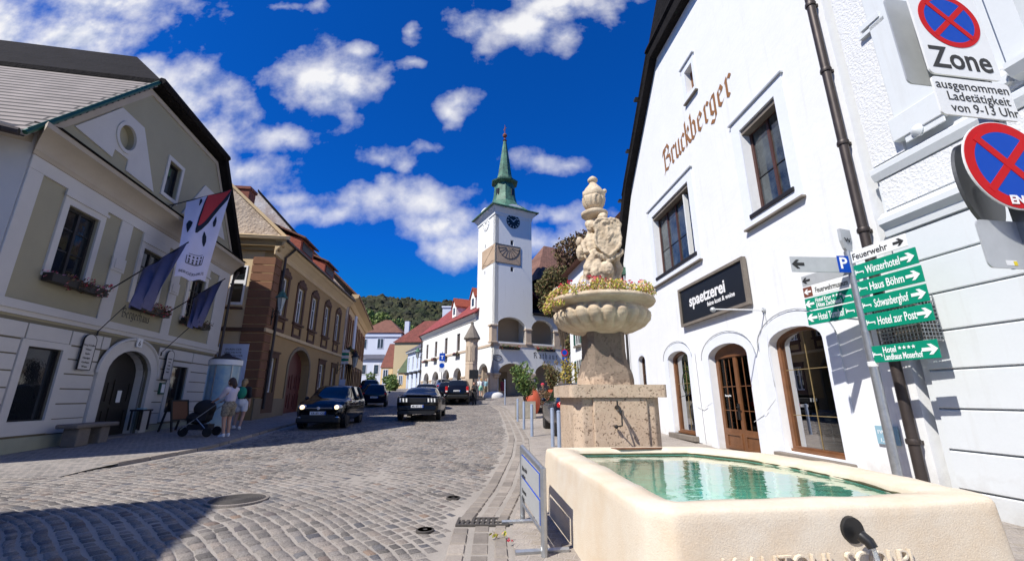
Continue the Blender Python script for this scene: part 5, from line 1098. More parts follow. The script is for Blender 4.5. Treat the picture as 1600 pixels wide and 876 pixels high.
part('house_cable', MB().tube([(.93, .03, 1.29), (.5, .04, 1.22), (.03, .03, 1.38)], .007, 4).tube([(-1.54, .03, 1.0), (-1.9, .04, 1.15), (-2.34, .03, 1.48)], .006, 4).tube([(.6, .035, .4), (.66, .035, 2.7)], .012, 5).tube([(-4.05, .03, 2.77), (-4.3, .05, 2.8), (-4.6, .05, 2.72)], .008, 4), 'signwhite', H)
t = fac('street_plate', 'small blue enamel plate low on the white wall behind the signpost', 'plate', *on_fac(SX, SY, SA, 'L', -4.57, .02)[:2], SA, 'L', z=.85); part('plate', MB().box(-.17, .17, 0, .015, .85, 1.1), 'blue_cloth', t); text_on(t, 'FW 100', .14, .99, .075, .017, 'textwhite', -1); text_on(t, '1,2', .12, .88, .075, .017, 'textwhite', -1)
# wine glasses on the window shelf
shp = on_fac(SX, SY, SA, 'L', -3.05, -.5)
for i, s_ in enumerate((-2.75, -3.05, -3.35)):
    p = on_fac(SX, SY, SA, 'L', s_, -.42); t = solo('wine_glass', MB().lathe([(.055, .0), (.05, .008), (.008, .02), (.007, .28), (.012, .30), (.07, .36), (.10, .44), (.105, .46), (.10, .46), (.065, .37), (.0, .33)], 16, (p.x, p.y, .72)), 'metal', 'large stemmed glass on the shop window shelf, %s of three' % ['farthest', 'middle', 'nearest'][i], 'wine glass', 'glasses in the shop window', smooth='all')
p = on_fac(SX, SY, SA, 'L', -3.05, -.45); solo('window_shelf', MB().box(-.7, .7, -.2, .2, .68, .72).mv(Matrix.Translation((p.x, p.y, 0)) @ Matrix.Rotation(R(90-SA), 4, 'Z')), 'blackwood', 'dark shelf inside the large shop window carrying three glasses', 'shelf')
p = on_fac(SX, SY, SA, 'L', 1.7, -.5); t = thing('wire_ornament', 'small wire triangle ornament with a white blossom in the far shop window', 'ornament', (p.x, p.y, .75), R(90-SA)); part('frame', MB().tube([(-.3, 0, 0), (.0, 0, .5), (.3, 0, 0), (-.3, 0, 0)], .012, 5).tube([(-.1, 0, .02), (.1, .0, .35)], .01, 5).box(-.5, .5, -.1, .1, -.25, -.2), 'brown', t); part('blossom', leaves([((.35, .05, .1), .12, .7)], 40, .03, random.Random(1)), 'petal_white', t, fix=False)
# black shop sign
t = fac('shop_sign', 'large black shop sign with white lower case lettering in a weathered wooden frame', 'shop sign', *on_fac(SX, SY, SA, 'L', -.5, .03)[:2], SA, 'L', z=3.42)
fr = [(-1.57, 3.43), (1.57, 3.43), (1.57, 4.52), (-1.57, 4.52)]
part('frame', MB().ext([fr, rect(-1.5, 1.5, 3.5, 4.45)], 0, .09), 'stone', t, bevel=.01); part('panel', MB().ext([rect(-1.5, 1.5, 3.5, 4.45)], 0, .05), 'signblack', t)
text_on(t, 'spaetzerei', 1.02, 3.92, .43, .055, 'textwhite', -1, bold=.012); text_on(t, 'feine kost & weine', .12, 3.74, .16, .055, 'textwhite', -1, bold=.003)
# swing-arm lamp
t = fac('sign_lamp', 'white swing arm lamp reaching out from the wall to light the black shop sign', 'lamp', *on_fac(SX, SY, SA, 'L', -2.38, 0)[:2], SA, 'L', z=3.2)
part('arm', MB().tube([(0, 0, 3.24), (0, 1.1, 3.24)], .014, 8), 'signwhite', t); part('wall_plate', MB().lathe([(.001, 0), (.05, .0), (.05, .04), (.001, .05)], 12).mv(Matrix.Translation((0, 0, 3.24)) @ Matrix.Rotation(-PI/2, 4, 'X')), 'signgrey', t); part('lamp_head', MB().ball((0, 1.12, 3.23), .055, 8), 'signgrey', t, smooth='all')
part('cable', MB().tube([(0, .02, 3.22), (-.03, .02, 2.9), (.05, .03, 2.3), (.02, .03, 1.7)], .008, 5), 'signgrey', t)
# ================================================================ far right: rusticated white house
QX, QY, QA = 5.52, 5.78, -6.9
H = fac('rusticated_house', 'white house with banded rustication, rough stucco panels and a tall upper window', 'house', QX, QY, QA, 'L', z=.0)
ww = rect(-3.7, -2.0, 5.15, 7.6)
wall(H, rect(-9, 0, -.1, 13), [ww], 'plaster_rustic', .35)
rb = MB(); zz = [.0, .42, .87, 1.36, 1.84, 2.32, 2.80, 3.27, 3.72]
for z0, z1 in zip(zz, zz[1:]): 
    e = MB().ext([[(.0, z0+.01), (.0, z1-.01), (.045, z1-.01), (.062, z1-.022), (.062, z0+.02), (.045, z0+.01)]], -9, -.1, ax='yz'); rb.join(e)
part('rustication', rb, 'plaster_rustic', H)
part('cornice_band', MB().ext([[(0, 3.74), (.08, 3.74), (.09, 3.84), (.16, 3.92), (.16, 4.0), (.06, 4.1), (0, 4.12)]], -9, .0, ax='yz').ext([[(0, 4.62), (.05, 4.62), (.09, 4.72), (.09, 4.8), (0, 4.86)]], -9, .0, ax='yz'), 'plaster_rustic', H)
part('rough_panel', MB().box(-.5, -.02, 0, .04, 4.86, 12).box(-1.55, -1.12, 0, .04, 5.3, 12).box(-9, -.05, 0, .03, 4.14, 4.6).box(-1.9, -1.5, 0, .03, 4.88, 5.2), 'plaster_rough', H)
part('pilaster', MB().box(-1.1, -.52, 0, .1, 5.35, 11.5).box(-1.16, -.46, 0, .14, 5.0, 5.35).box(-1.62, -1.16, 0, .12, 5.05, 5.25).box(-1.1, -.6, .1, .12, 4.9, 5.02), 'plaster_rustic', H, bevel=.01)
vol = MB()
for c0 in (-.85, -1.55): vol.lathe([(.001, .0), (.07, .0), (.075, .05), (.04, .07), (.001, .08)], 12).v
v1 = MB().lathe([(.001, .0), (.075, .0), (.08, .06), (.04, .09), (.001, .1)], 14).mv(Matrix.Translation((-.78, .08, 4.98)) @ Matrix.Rotation(-PI/2, 4, 'X')); v2 = MB().lathe([(.001, .0), (.1, .0), (.1, .08), (.05, .11), (.001, .12)], 14).mv(Matrix.Translation((-1.5, .05, 4.95)) @ Matrix.Rotation(-PI/2, 4, 'X'))
part('volute', v1.join(v2).box(-1.75, -1.5, .0, .1, 4.95, 5.05), 'plaster_rustic', H, smooth=True)
part('wall_ornament', MB().box(-.75, -.35, .04, .1, 6.9, 6.96).box(-.7, -.4, .04, .12, 7.0, 7.08).box(-1.5, -1.1, .04, .12, 7.05, 7.15).box(-1.45, -1.15, .04, .1, 7.2, 7.3), 'plaster_rustic', H)
w_ = window(H, -3.7, -2.0, 5.15, 7.6, m='signwhite', dep=.18, fw=.1, glass='glass_blue'); part('sill', MB().ext([[(0, 4.9), (.14, 4.95), (.2, 5.05), (.2, 5.12), (0, 5.15)]], -3.95, -1.8, ax='yz'), 'plaster_rustic', w_); part('window_surround', MB().ext([rect(-3.95, -1.78, 5.1, 7.9), rect(-3.7, -2.0, 5.15, 7.6)], 0, .09), 'plaster_rustic', w_)
part('corner_strip', MB().box(-.08, .0, .0, .03, -.1, 3.7), 'plaster_rustic', H)
for s_ in (-1.3, -1.42, -1.54): part('insulator', MB().lathe([(.03, 0), (.05, .03), (.05, .06), (.02, .1)], 10, (s_, .09, 2.95)), 'signwhite', H, smooth='all')
t = fac('vent_cage', 'rusty wire mesh cage on the corner between the two white houses, behind the guide signs', 'vent cage', *on_fac(QX, QY, QA, 'L', -.12, .1)[:2], QA, 'L', z=2.15)
cg = MB()
for i in range(13):
    z_ = 2.2+i*.05; cg.tube([(-.28, .0, z_), (-.28, .3, z_), (.28, .3, z_), (.28, 0, z_)], .007, 4)
for i in range(13):
    x = -.28+i*.047; cg.tube([(x, .3, 2.2), (x, .3, 2.8)], .007, 4)
for i in range(7): y = i*.05; cg.tube([(-.28, y, 2.2), (-.28, y, 2.8)], .007, 4); cg.tube([(.28, y, 2.2), (.28, y, 2.8)], .007, 4)
part('mesh', cg, 'metal', t); part('frame', MB().tube([(-.28, .3, 2.2), (.28, .3, 2.2), (.28, .3, 2.8), (-.28, .3, 2.8), (-.28, .3, 2.2)], .014, 5).box(-.24, .24, 0, .1, 2.25, 2.75), 'stone', t)
# ================================================================ FOUNTAIN
def remesh(o, vox, disp=None, sm=0):
    m = o.modifiers.new('remesh', 'REMESH'); m.mode = 'VOXEL'; m.voxel_size = vox; m.use_smooth_shade = True
    if sm: s_ = o.modifiers.new('smooth', 'SMOOTH'); s_.iterations = sm; s_.factor = .5
    if disp:
        tx = bpy.data.textures.new('disp', 'CLOUDS'); tx.noise_scale = disp[0]; d = o.modifiers.new('disp', 'DISPLACE'); d.texture = tx; d.strength = disp[1]; d.mid_level = .5; d.texture_coords = 'LOCAL'
    return o
def stained():
    m = travertine(); m.name = 'shaft_travertine_weathered'; tt = m.node_tree; b = tt.nodes['Principled BSDF']; src = b.inputs['Base Color'].links[0].from_socket
    oc = tt.nodes.new('ShaderNodeTexCoord').outputs['Object']; se = tt.nodes.new('ShaderNodeSeparateXYZ'); tt.links.new(oc, se.inputs[0])
    f = mm(tt, 'ADD', se.outputs[2], mm(tt, 'MULTIPLY', mm(tt, 'SUBTRACT', nz(tt, oc, 5, 5, .6).outputs['Fac'], .5), .9)); f = mm(tt, 'ADD', f, mm(tt, 'MULTIPLY', se.outputs[0], .35))
    f = mm(tt, 'MULTIPLY', mm(tt, 'SUBTRACT', f, 1.68-.197), 9, cl=True)
    tt.links.new(mixc(tt, mm(tt, 'MULTIPLY', f, .85), src, mixc(tt, nz(tt, oc, 9, 5, .7).outputs['Fac'], (.07,.055,.042), (.22,.17,.13))), b.inputs['Base Color']); return m
MT['shaft'] = stained()
FX, FY = 1.58, 7.42; fz = G(FY)
t = thing('fountain', 'stone column fountain with fluted flower bowl and carved figures with shield under an urn', 'fountain', (FX, FY, fz)); Mi = Matrix.Translation((-FX, -FY, -fz)); a0 = R(4)
Mf = Matrix.Rotation(a0, 4, 'Z')
def block(w, d, z0, z1, ch=0, seg=1):
    h, k = w/2, d/2
    if not ch: return MB().box(-h, h, -k, k, z0-fz, z1-fz)
    return MB().ext([[(-h+ch, -k), (h-ch, -k), (h, -k+ch), (h, k-ch), (h-ch, k), (-h+ch, k), (-h, k-ch), (-h, -k+ch)]], z0-fz, z1-fz, ax='xy')
pl = block(1.36, 1.36, 0, 1.5, .12); pl.box(-.40, .44, -.72, -.64, .3-fz, 1.5-fz)
part('plinth', pl.mv(Mf), 'trav', t, bevel=.02)
part('slab', block(1.53, 1.5, 1.5, 1.69, .04).mv(Mf), 'trav', t, bevel=.035)
sh = MB()
pr = [(.41, 1.69), (.41, 1.78), (.395, 1.88), (.355, 2.0), (.33, 2.12), (.32, 2.25), (.32, 2.56)]
v = []
for r_, z_ in pr:
    c_ = r_*.28; v.append([(-r_+c_, -r_), (r_-c_, -r_), (r_, -r_+c_), (r_, r_-c_), (r_-c_, r_), (-r_+c_, r_), (-r_, r_-c_), (-r_, -r_+c_)])
sh.v = [(x, y, z_-fz) for (r_, z_), l in zip(pr, v) for x, y in l]; sh.f = [(i*8+j, i*8+(j+1) % 8, i*8+8+(j+1) % 8, i*8+8+j) for i in range(len(pr)-1) for j in range(8)]
part('shaft', sh.mv(Mf), MT['shaft'], t, label='weathered travertine shaft with a dark stained upper part')
def gad(r, w, i):
    k = [0, 0, .5, 1, 1, .9, .6, 0, 0, 0, 0, 0][min(i, 11)]; ph = 11*w+i*.16
    return r*(1-.0*k) - .085*k*(1-abs(math.sin(ph)))**1.6
bprof = [(.34, 2.54), (.38, 2.57), (.56, 2.60), (.74, 2.68), (.84, 2.79), (.86, 2.88), (.80, 2.96), (.74, 2.99), (.80, 3.02), (.92, 3.06), (.945, 3.10), (.93, 3.145), (.88, 3.15), (.82, 3.10), (.5, 3.09)]
def finep(p, n=3):
    out = []
    for (a, b), (c, d) in zip(p, p[1:]): out += [(a+(c-a)*k/n, b+(d-b)*k/n) for k in range(n)]
    return out+[p[-1]]
fb = MB(); prof = finep(bprof, 3)
def gad2(r, w, i):
    z = prof[i][1]; k = 0 if z < 2.57 or z > 2.99 else min(1, (z-2.57)/.12)*min(1, (2.99-z)/.05); return r-.10*k*(1-abs(math.sin(11*w+ (z-2.5)*1.6)))**1.5
fb.lathe([(r_, z_-fz) for r_, z_ in prof], 176, fn=gad2)
part('bowl', fb, 'statue', t, smooth='all')
part('bowl_soil', MB().lathe([(.85, 3.10-fz), (.4, 3.16-fz), (.01, 3.2-fz)], 24), 'soil', t)
# carved group: rock, putti, shield, urn, built as overlapping masses and remeshed into one stone
sb = MB()
def B_(x, y, z, r, sq=(1, 1, 1)): sb.ball((x, y, z-fz), r, 8, sq)
def Lm(pts, rs): sb.tube([(a, b, c-fz) for a, b, c in pts], rs, 9)
B_(0, 0, 3.3, .44, (1, .9, .8)); B_(0, 0, 3.55, .33, (1.05, .9, 1)); B_(.05, -.22, 3.62, .22, (1, .8, 1.1)); B_(-.18, -.05, 3.4, .28); B_(.22, -.08, 3.38, .26)
Lm([(0, .05, 3.5), (0, .05, 4.2), (0, .02, 4.75)], [.28, .22, .15])
Lm([(-.30, -.18, 3.42), (-.26, -.30, 3.7), (-.12, -.28, 3.98)], [.07, .11, .12]); Lm([(-.1, -.3, 3.3), (-.16, -.38, 3.6), (-.08, -.26, 3.95)], [.06, .09, .11])   # left putto legs
Lm([(-.15, -.2, 3.9), (-.16, -.22, 4.15), (-.14, -.2, 4.35)], [.15, .15, .12]); B_(-.15, -.25, 4.5, .105, (1, 1, 1.1)); B_(-.16, -.2, 4.56, .11, (1.05, 1, .8))
Lm([(-.2, -.22, 4.3), (-.34, -.26, 4.15), (-.30, -.36, 3.95)], [.07, .055, .05]); Lm([(-.08, -.25, 4.32), (.04, -.34, 4.25), (.08, -.38, 4.35)], [.06, .05, .045])
B_(-.36, -.1, 4.05, .13, (.8, 1, 1.2)); B_(-.38, -.12, 4.25, .09)
Lm([(.30, -.15, 3.4), (.36, -.2, 3.7), (.22, -.18, 4.0)], [.07, .1, .11]); Lm([(.2, -.15, 3.9), (.24, -.16, 4.2), (.18, -.15, 4.45)], [.13, .14, .10]); B_(.10, -.26, 4.66, .10, (1, 1, 1.1)); B_(.10, -.2, 4.71, .105, (1.1, 1, .8))
Lm([(.3, -.16, 4.3), (.38, -.26, 4.12), (.3, -.36, 4.0)], [.065, .055, .05]); B_(.36, -.02, 4.0, .12, (.9, 1, 1.3))
# shield, tilted to the street
shp_ = [(.13+x, 4.25+z) for x, z in ((0, .29), (.08, .33), (.2, .30), (.27, .22), (.23, .1), (.26, -.04), (.24, -.16), (.14, -.28), (0, -.37), (-.14, -.28), (-.24, -.16), (-.26, -.04), (-.23, .1), (-.27, .22), (-.2, .30), (-.08, .33))]
sb.ext([[(x, z-fz) for x, z in shp_]], -.47, -.34)
sb.tube([(x, -.46, z-fz) for x, z in shp_+shp_[:1]], .032, 6)
for k in range(5): B_(.13+.045*(k-2), -.48, 4.50+.02*(k % 2), .022)
sb.tube([(.02, -.475, 4.32-fz), (.13, -.485, 4.18-fz), (.24, -.475, 4.32-fz)], .02, 5); sb.tube([(.13, -.48, 4.42-fz), (.13, -.48, 4.12-fz)], .018, 5)
for k in range(14): w_ = PI*k/13; B_(.13+.27*math.cos(w_), -.40, 3.98-.12*math.sin(w_), .05)
B_(.13, -.47, 4.25, .05, (1.6, .6, 1.6)); B_(.13, -.46, 4.55, .06, (1.4, .7, .6)); B_(.03, -.455, 4.32, .03); B_(.22, -.455, 4.3, .03)
Lm([(.1, -.40, 3.9), (.2, -.42, 3.82), (.08, -.4, 3.78)], [.03, .045, .03]); B_(.08, -.36, 3.66, .15, (1, .8, 1)); Lm([(-.08, -.36, 3.9), (-.05, -.40, 3.6), (.0, -.36, 3.45)], [.05, .045, .04])
sb.v = [(x*.88, y*.9, z) for x, y, z in sb.v]; so_ = part('figures', sb, 'statue', t, fix=False, smooth='all'); remesh(so_, .014, (.07, .034))
ur = [(.12, 4.72), (.20, 4.76), (.245, 4.80), (.25, 4.85), (.2, 4.88), (.13, 4.9), (.11, 4.93), (.16, 4.97), (.20, 5.05), (.215, 5.14), (.19, 5.17), (.205, 5.2), (.2, 5.27), (.15, 5.36), (.1, 5.42), (.07, 5.46), (.06, 5.49), (.09, 5.52), (.095, 5.56), (.06, 5.60), (.02, 5.63)]
up_ = finep(ur, 2)
def urf(r, w, i):
    z = up_[i][1]; return r+(.012*math.sin(14*w) if 4.95 < z < 5.15 else 0)+(.018*max(0, math.sin(5*w+z*9)) if 5.15 < z < 5.3 else 0)
part('urn', MB().lathe([(r_, z_-fz) for r_, z_ in up_], 84, (-.02, -.02, 0), fn=urf).ball((.19, -.05, 5.3-fz), .045, 6), 'statue', t, smooth='all')
rr = random.Random(4); cl = []; pr_ = []; pw = []
for k in range(60):
    w = 2*PI*k/60; r_ = rr.uniform(.74, .92); c = (r_*math.cos(w), r_*math.sin(w), 3.2-fz+rr.uniform(-.03, .07)); cl.append((c, rr.uniform(.08, .13), .9))
    if rr.random() < .18: pr_.append(((c[0]*.88, c[1]*.88, c[2]+rr.uniform(.1, .2)), .05, .8))
    if rr.random() < .12: pw.append(((c[0]*.9, c[1]*.9, c[2]+rr.uniform(.08, .15)), .055, .8))
for x, y, z in ((-.30, -.66, .22), (-.22, -.7, .15), (.62, -.45, .2), (.72, -.3, .16), (-.38, -.6, .12)): pr_.append(((x, y, 3.2-fz+z), .06, .7))
for x, y, z in ((-.42, -.68, .06), (-.3, -.74, .06), (-.36, -.7, .12)): pw.append(((x, y, 3.2-fz+z), .05, .8))
for k in range(12): w = rr.uniform(PI*.95, PI*1.2); cl.append((((.95)*math.cos(w), .95*math.sin(w), 3.12-fz-rr.uniform(0, .12)), .08, .8))
fl = part('bedding_plants', leaves(cl, 7500, .021, rr), 'leaf_bowl', t, fix=False); part('red_blossom', leaves(pr_, 420, .022, rr), 'petal_red', fl, fix=False); part('white_blossom', leaves(pw, 330, .022, rr), 'petal_white', fl, fix=False)
spt = part('spout', MB().tube([(.0, -.70, 1.35-fz), (.0, -.82, 1.37-fz), (.0, -.93, 1.34-fz), (.01, -.95, 1.27-fz)], [.03, .024, .022, .02], 8).tube([(.0, -.80, 1.38-fz), (-.0, -.8, 1.45-fz)], .012, 6).tube([(.05, -.72, 1.30-fz), (.05, -.82, 1.24-fz), (.03, -.9, 1.10-fz)], .012, 6).ball((-.03, -.78, 1.08-fz), .03, 6).tube([(.02, -.9, 1.1-fz), (-.03, -.78, 1.08-fz)], .01, 5), 'iron', t)
# ---- basin
BR = .85; bz = .02
outer = [(.43, 5.98), (.80, 2.93), (.98, 2.78), (3.18, 3.07), (3.29, 3.2), (3.37, 3.9), (3.33, 4.7), (3.10, 5.45), (2.62, 6.1), (2.45, 6.24), (.55, 6.08)]
inner = [(.80, 5.80), (1.04, 3.16), (1.1, 3.08), (2.84, 3.3), (2.93, 3.38), (3.02, 4.1), (2.95, 4.8), (2.75, 5.4), (2.38, 5.88), (2.3, 5.95), (.88, 5.86)]
def resamp(l, n):
    L = [0]
    for a, b in zip(l, l[1:]+l[:1]): L.append(L[-1]+math.dist(a, b))
    out = []
    for k in range(n):
        q = L[-1]*k/n; i = max(j for j in range(len(l)) if L[j] <= q); u = (q-L[i])/(L[i+1]-L[i]); a = l[i]; b = l[(i+1) % len(l)]; out.append((a[0]+(b[0]-a[0])*u, a[1]+(b[1]-a[1])*u))
    return out
nB_ = 220
# same arclength start for both outlines: sample by corresponding vertices
def corr(l, per=20): 
    out = []
    for a, b in zip(l, l[1:]+l[:1]): out += [(a[0]+(b[0]-a[0])*k/per, a[1]+(b[1]-a[1])*k/per) for k in range(per)]
    for _ in range(5): out = [((out[i-1][0]+out[i][0]*2+out[(i+1) % len(out)][0])/4, (out[i-1][1]+out[i][1]*2+out[(i+1) % len(out)][1])/4) for i in range(len(out))]
    return out
oc_, ic_ = corr(outer), corr(inner); n = len(oc_); bcx, bcy = 1.95, 4.5
rings = []
for k, z, d in ((0, bz, .05), (0, .35, .03), (0, .6, .012), (0, BR-.075, 0), (0, BR-.03, -.004), (0, BR-.008, -.016), (0, BR, -.038)):
    rings.append([(bcx+(x-bcx)*(1+d/1.6), bcy+(y-bcy)*(1+d/2), z) for x, y in oc_])
rings.append([((x*.5+a*.5), (y*.5+b*.5), BR+.008) for (x, y), (a, b) in zip(oc_, ic_)])
for z, d in ((BR-.004, .02), (BR-.02, .008), (BR-.05, 0), (BR-.068, 0)): rings.append([(bcx+(x-bcx)*(1+d/1.2), bcy+(y-bcy)*(1+d/1.5), z) for x, y in ic_])
bb = MB(); rr = random.Random(8)
for r_ in rings:
    for x, y, z in r_:
        q = noise.noise(Vector((x*3, y*3, z*3)))*.014+noise.noise(Vector((x*11, y*11, z*11)))*.007; bb.v.append((x+q, y+q*.6, z+q*.5))
bb.f = [(i*n+j, i*n+(j+1) % n, (i+1)*n+(j+1) % n, (i+1)*n+j) for i in range(len(rings)-1) for j in range(n)]
t = thing('basin', 'long cream sandstone trough basin with rounded rim, water inside and a carved inscription', 'basin', (bcx, bcy, 0)); Mb = Matrix.Translation((-bcx, -bcy, 0))
part('trough', bb.mv(Mb), 'sand', t, smooth='all')
part('rim_stain', MB().ext([[(1.3, 5.95), (2.0, 6.02), (1.95, 5.93), (1.4, 5.88)]], BR-.002, BR+.012, ax='xy').mv(Mb), mat('rust_stain', (.22,.09,.04), .9, var=(12,.6)), t)
MT['basin_inside'] = mat('basin_floor', (.27,.64,.56), .9, var=(3.2,.5,12,.4), col2=(.42,.62,.50))
part('floor', MB().ext([[(x, y) for x, y in ic_[::4]]], .30, .325, ax='xy').mv(Mb), 'basin_inside', t)
lr = MB(); lr.v = [(x, y, z) for z in (BR-.066, .5, .31) for x, y in ic_]; lr.f = [(i*n+j, i*n+(j+1) % n, (i+1)*n+(j+1) % n, (i+1)*n+j) for i in range(2) for j in range(n)]
part('lining', lr.mv(Mb), 'basin_inside', t, smooth='all', fix=False)
part('waterline', MB().tube([(x, y, .79) for x, y in ic_+ic_[:1]], .012, 5).mv(Mb), mat('algae_line', (.10,.09,.04), .9, var=(9,.6)), t)
wm = bpy.data.materials.new('basin_water'); wm.use_nodes = True; t_ = wm.node_tree; t_.nodes.clear(); oc = t_.nodes.new('ShaderNodeTexCoord').outputs['Object']
fr_ = t_.nodes.new('ShaderNodeFresnel'); fr_.inputs[0].default_value = 1.33; tr_ = t_.nodes.new('ShaderNodeBsdfTransparent'); tr_.inputs[0].default_value = (.80,.98,.95,1); gl_ = t_.nodes.new('ShaderNodeBsdfGlossy'); gl_.inputs['Roughness'].default_value = .015
bn = t_.nodes.new('ShaderNodeBump'); bn.inputs['Strength'].default_value = .2; bn.inputs['Distance'].default_value = .02
mp = t_.nodes.new('ShaderNodeMapping'); mp.inputs['Scale'].default_value = (2.4, 3.2, 1); t_.links.new(oc, mp.inputs[0]); t_.links.new(nz(t_, mp.outputs[0], 2.2, 3, .5, .6).outputs['Fac'], bn.inputs['Height'])
for x in (fr_, gl_): t_.links.new(bn.outputs[0], x.inputs['Normal'])
mx_ = t_.nodes.new('ShaderNodeMixShader'); oo_ = t_.nodes.new('ShaderNodeOutputMaterial'); fb_ = mm(t_, 'MULTIPLY_ADD', fr_.outputs[0], 1.7, .10, cl=True); t_.links.new(fb_, mx_.inputs[0]); t_.links.new(tr_.outputs[0], mx_.inputs[1]); t_.links.new(gl_.outputs[0], mx_.inputs[2]); t_.links.new(mx_.outputs[0], oo_.inputs[0]); MT['water'] = wm
wt = part('basin_water', MB().ext([ic_[::4]], .0, .775, back=False, ax='xy'), 'water', None, fix=False); wt['kind'] = 'structure'
me = wt.data; bm = bmesh.new(); bm.from_mesh(me); bmesh.ops.delete(bm, geom=[f for f in bm.faces if abs(f.normal.z) < .5], context='FACES'); bmesh.ops.recalc_face_normals(bm, faces=bm.faces)
if bm.faces and bm.faces[:][0].normal.z < 0: bmesh.ops.reverse_faces(bm, faces=bm.faces)
bm.to_mesh(me); bm.free()
# front face frame (dir az 82.5)
fa = Vector((.98, 2.78, 0)); fdir = Vector((2.2, .29, 0)).normalized(); fn = Vector((fdir.y, -fdir.x, 0))
def front(mb, e=0): mb.v = [tuple(fa+fdir*x+fn*(y+e)+Vector((0, 0, z))) for x, y, z in mb.v]; return mb
ins = tmesh('M ANTONI  SCOLPI', .155, .022, bold=-.002); ins.v = [(x*.93+.22, w, y+.50) for x, y, w in ins.v]
part('inscription', front(ins, .028).mv(Mb), 'sand', t, bevel=.003)
part('tap', front(MB().lathe([(.001, 0), (.072, .0), (.08, .03), (.07, .055), (.045, .07)], 20).mv(Matrix.Translation((1.12, 0, .715)) @ Matrix.Rotation(-PI/2*1.0, 4, 'X') @ Matrix.Scale(-1, 4, (0, 0, 1))).tube([(1.12, .04, .70), (1.135, .075, .675), (1.14, .09, .645)], [.035, .032, .028], 10), .02).mv(Mb), 'black', t, smooth=True)
MT['stream'] = mat('water_stream', (.7,.75,.78), .1, trans=.7)
part('water_jet', front(MB().tube([(1.14, .09, .65), (1.15, .12, .45), (1.155, .13, .05)], [.012, .010, .012], 6), .02).mv(Mb), 'stream', t)
# ---- galvanised sign stand left of the basin
t = thing('sign_stand', 'galvanised tube stand holding two white boards edged in blue, left of the basin', 'sign stand', (.22, 4.8, .13)); M4 = Matrix.Translation((-.22, -4.8, -.13))
p0, p1 = Vector((.29, 4.3, 0)), Vector((.12, 5.35, 0)); dv = p1-p0
def SP(u, z, e=0): q = p0+dv*u; nn = Vector((-dv.y, dv.x, 0)).normalized(); return tuple(q+nn*e+Vector((0, 0, z)))
part('frame', MB().tube([SP(0, .13), SP(0, .86)], .03, 8).tube([SP(0, .84), SP(1, .93)], .032, 8).tube([SP(1, .93), SP(1, .15)], .028, 8).tube([SP(0, .3), SP(1, .33)], .016, 6).mv(M4), 'metal', t)
part('foot', MB().tube([SP(.08, .15, -.25), SP(.08, .15, .25)], .025, 6).tube([SP(.92, .17, -.25), SP(.92, .17, .25)], .025, 6).mv(M4), 'metal', t)
def qd(u0, u1, z0, z1, e): return MB().add([SP(u0, z0, e), SP(u1, z0+.07*(u1-u0), e), SP(u1, z1+.07*(u1-u0), e), SP(u0, z1, e), SP(u0, z0, e-.01), SP(u1, z0+.07*(u1-u0), e-.01), SP(u1, z1+.07*(u1-u0), e-.01), SP(u0, z1, e-.01)], [(0,1,2,3),(4,7,6,5),(0,4,5,1),(1,5,6,2),(2,6,7,3),(3,7,4,0)])
for z0, z1, tx in ((.60, .80, ['Bitte nicht', 'parken']), (.36, .57, ['Brunnen', 'Platz'])):
    b_ = part('board', qd(.06, .94, z0, z1, .02).mv(M4), 'signblue', t); part('face', qd(.075, .925, z0+.006, z1-.006, .026).mv(M4), 'signgrey', b_)
    for i, l in enumerate(tx):
        q_ = tmesh(l, .07, .002); q_.v = [SP(.86-x*.9, z1-.09-i*.075+y+.0*x, .030+w) for x, y, w in q_.v]; part('lettering', q_.mv(M4), 'signblack', b_)
# ---- guide signpost
GX, GY = 4.93, 5.88; gk = GY/4.3
t = thing('guide_signpost', 'tall grey steel post with small shield finial against the white wall behind the basin', 'signpost', (GX, GY, G(GY)))
part('post', MB().tube([(0, 0, 0), (0, 0, 3.56-G(GY))], .055, 14), 'metal', t, smooth=True)
part('clamp', MB().lathe([(.058, 0), (.062, .01), (.062, .06), (.058, .07)], 14, (0, 0, 1.9-G(GY))), 'signwhite', t)
fs = MB().ext([[(-.11, 3.90), (.11, 3.90), (.115, 3.72), (.08, 3.6), (0, 3.52), (-.08, 3.6), (-.115, 3.72)]], -.02, .02).mv(Matrix.Rotation(R(20), 4, 'Z') @ Matrix.Translation((0, 0, -G(GY)))); part('shield_finial', fs, 'signgrey', t); 
zz_ = MB().tube([(-.06, -.03, 3.76), (-.03, -.03, 3.7), (0, -.03, 3.76), (.03, -.03, 3.7), (.06, -.03, 3.76)], .006, 4).mv(Matrix.Rotation(R(20), 4, 'Z') @ Matrix.Translation((0, 0, -G(GY)))); part('finial_emblem', zz_, 'signblack', t)
def arrow(x, z, s, left, d):
    q = -1 if left else 1; pts = [(-.5, -.12), (.1, -.12), (-.12, -.36), (.12, -.36), (.5, 0), (.12, .36), (-.12, .36), (.1, .12), (-.5, .12)]
    return MB().ext([[(x+q*a*s, z+b*s) for a, b in pts]], d, d+.003)
def bed(x, z, s, d): return MB().box(x-.5*s, x-.42*s, d, d+.003, z-.3*s, z+.3*s).box(x-.42*s, x+.5*s, d, d+.003, z-.12*s, z+.02*s).box(x+.42*s, x+.5*s, d, d+.003, z-.3*s, z-.12*s).box(x-.36*s, x-.2*s, d, d+.003, z+.03*s, z+.14*s)
